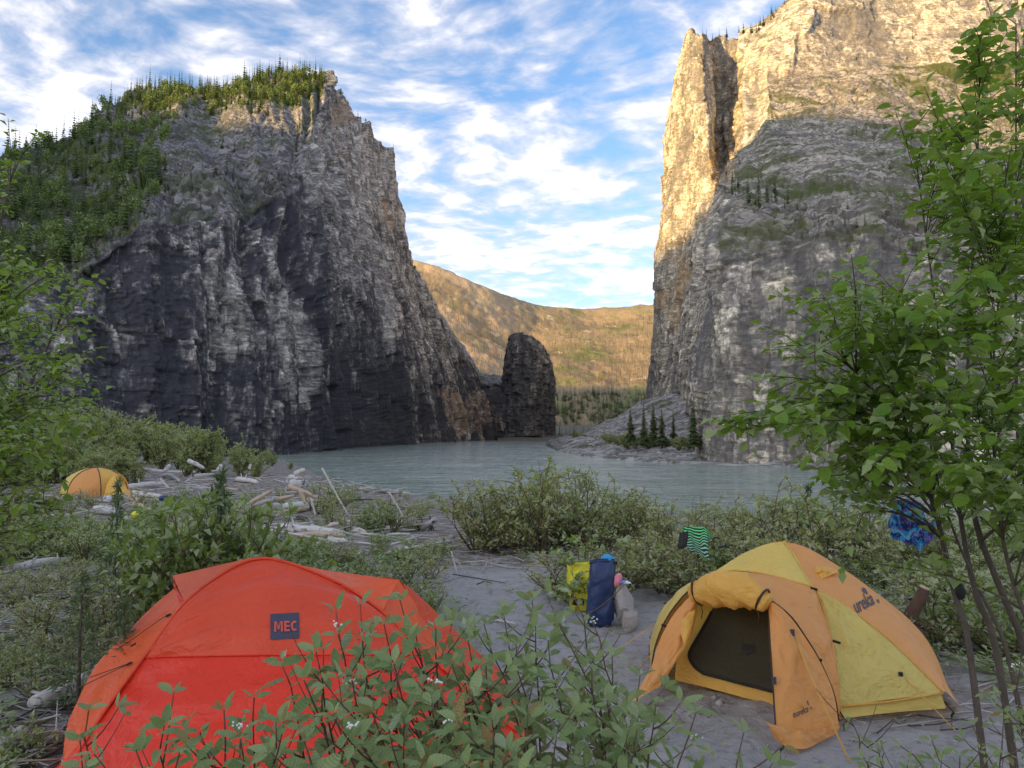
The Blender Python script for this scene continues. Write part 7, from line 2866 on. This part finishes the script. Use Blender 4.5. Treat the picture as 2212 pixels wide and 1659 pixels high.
    log(1215, 1548, 1290, 1560, 3.5, W, 'thin pale stick on the sand behind the dogwoods')
    # root stump
    q = c5(1350, 985)
    g = GS(*q)
    e = empty('root_stump', g, 'grey upturned root stump at the near end of the clearing by the river', 'stump')
    mb = MB()
    a, b = S(*c5(1300, 960), g.y), S(*c5(1440, 880), g.y - .1)
    mb.tube([a, a.lerp(b, .5), b], [0.09, 0.075, 0.07], 10, wob=0.15, seed=4)
    part('trunk', mb.mesh('trunk', M_WGREY), e)
    mb = MB()
    for k in range(13):
        d = Vector((rr.uniform(-1, 0.2), rr.uniform(-.7, .5), rr.uniform(-.6, 1.0))).normalized()
        L = rr.uniform(0.12, 0.26)
        mb.tube([a, a + d * L * .5, a + d * L + rv(rr, .03)], [0.035, 0.02, 0.005], 6, wob=.15, seed=k)
    for k in range(7):
        d = Vector((rr.uniform(-.3, 1), rr.uniform(-.7, .2), rr.uniform(-1, 0.5))).normalized()
        mb.tube([a.lerp(b, .6), a.lerp(b, .6) + d * .1, a.lerp(b, .6) + d * .2], [0.04, 0.03, 0.012], 6, wob=.15, seed=k + 20)
    part('roots', mb.mesh('roots', M_WDARK), e, kind='stuff')
    # dark fire-scarred stump behind the red tent
    g = GS(675, 1395)
    mb = MB().tube([g, g + Vector((0.02, 0, .25)), g + Vector((0.06, 0, .42))], [0.09, 0.06, 0.03], 9, wob=.2, seed=5)
    mb.tube([g + Vector((0.02, 0, .3)), g + Vector((0.14, 0, .42)), g + Vector((0.26, .03, .60))], [0.03, .02, .006], 6)
    mb.tube([g + Vector((0.02, 0, .3)), g + Vector((-.1, 0, .40)), g + Vector((-.24, .03, .43))], [0.03, .02, .006], 6)
    o = link('tree_stump', mb.mesh('tree_stump', M_WDARK))
    tag(o, 'reddish dark broken stump just behind the top of the red tent', 'stump')

    # sticks and flotsam nobody could count
    r = np.random.default_rng(12)
    mb = MB()
    mats_ = [M_WPALE, M_WGREY, M_WDARK, M_WTAN]

    def stick(x, y, L, rad, mi):
        z0 = gzf(x, y)
        a = r.uniform(0, 6.28)
        d = Vector((math.cos(a), math.sin(a), r.uniform(-.05, .28)))
        p = Vector((x, y, z0 + rad + r.uniform(0, 0.06)))
        mb.tube([p - d * L / 2, p + Vector((r.normal() * .03 * L, r.normal() * .03 * L, r.normal() * .02)), p + d * L / 2], [rad, rad * .9, rad * .4], 4, mi=mi)
    for _ in range(560):
        Y = r.uniform(13, 50)
        X = r.uniform(-0.62, -0.13) * Y
        if Y > shore(X) - 6:
            continue
        stick(X, Y, r.uniform(0.3, 2.2), r.uniform(.008, .04), int(r.choice(4, p=[.5, .25, .1, .15])))
    for _ in range(750):
        Y = r.uniform(4.6, 10)
        X = r.uniform(-0.78, -0.42) * Y
        stick(X, Y, r.uniform(0.1, 0.8), r.uniform(.003, .012), int(r.choice(4, p=[.3, .3, .3, .1])))
    for _ in range(420):
        Y = r.uniform(10, 16)
        X = r.uniform(-0.30, 0.45) * Y
        stick(X, Y, r.uniform(0.1, 0.9), r.uniform(.003, .010), int(r.choice(4, p=[.3, .3, .2, .2])))
    for _ in range(420):
        Y = r.uniform(4, 11)
        X = r.uniform(-0.1, 0.75) * Y
        stick(X, Y, r.uniform(0.04, 0.25), r.uniform(.0015, .004), int(r.choice(4, p=[.3, .2, .3, .2])))
    for _ in range(200):
        Y = r.uniform(5.5, 9)
        X = r.uniform(0.50, 0.78) * Y
        stick(X, Y, r.uniform(0.1, 0.6), r.uniform(.002, .007), int(r.choice(4, p=[.3, .3, .3, .1])))
    o = link('flotsam', mb.mesh('flotsam', mats_))
    tag(o, 'loose sticks and flotsam strewn over the bank', kind='stuff')
    # pebbles
    V, F = [], []
    oc = np.array([(1, 0, 0), (-1, 0, 0), (0, 1, 0), (0, -1, 0), (0, 0, 1), (0, 0, -1)], float)
    of = np.array([(0, 2, 4), (2, 1, 4), (1, 3, 4), (3, 0, 4), (2, 0, 5), (1, 2, 5), (3, 1, 5), (0, 3, 5)])
    for i in range(1900):
        Y = r.uniform(3.8, 14)
        X = r.uniform(-0.3, 0.75) * Y
        s = r.uniform(.004, .016) * (1 + (r.random() > .96) * 2)
        V.append(oc * s * [1, r.uniform(.6, 1), .6] + [X, Y, gzf(X, Y) + s * .2] + r.normal(size=(6, 3)) * s * .15)
        F.append(of + i * 6)
    o = link('pebbles', np_mesh('pebbles', np.concatenate(V), np.concatenate(F), [M_WGREY]))
    tag(o, 'small pebbles scattered on the sand', kind='stuff')


driftwood()


def place_labels():
    """things of a small group are told apart by their order along the group"""
    nth = ('leftmost second third fourth fifth sixth seventh eighth ninth tenth eleventh twelfth thirteenth fourteenth fifteenth sixteenth '
           'seventeenth eighteenth nineteenth twentieth').split()
    by = {}
    for o in COL.objects:
        if o.parent is None and o.get('group') and o.get('category'):
            by.setdefault((o['group'], o['label']), []).append(o)
    for (g, lb), os_ in by.items():
        if not 2 <= len(os_) <= 26:
            continue
        os_.sort(key=lambda o: float(proj(np.array(o.location))[0]))
        n = len(os_)
        for i, o in enumerate(os_):
            if i < 13:
                w = 'leftmost of its row' if i == 0 else nth[i] + ' from the left'
            else:
                k = n - 1 - i
                w = 'rightmost of its row' if k == 0 else nth[k] + ' from the right'
            words = lb.split()
            o['label'] = ' '.join(words[:11]).rstrip(',') + ', ' + w if len(words) + len(w.split()) > 15 else lb + ', ' + w


place_labels()
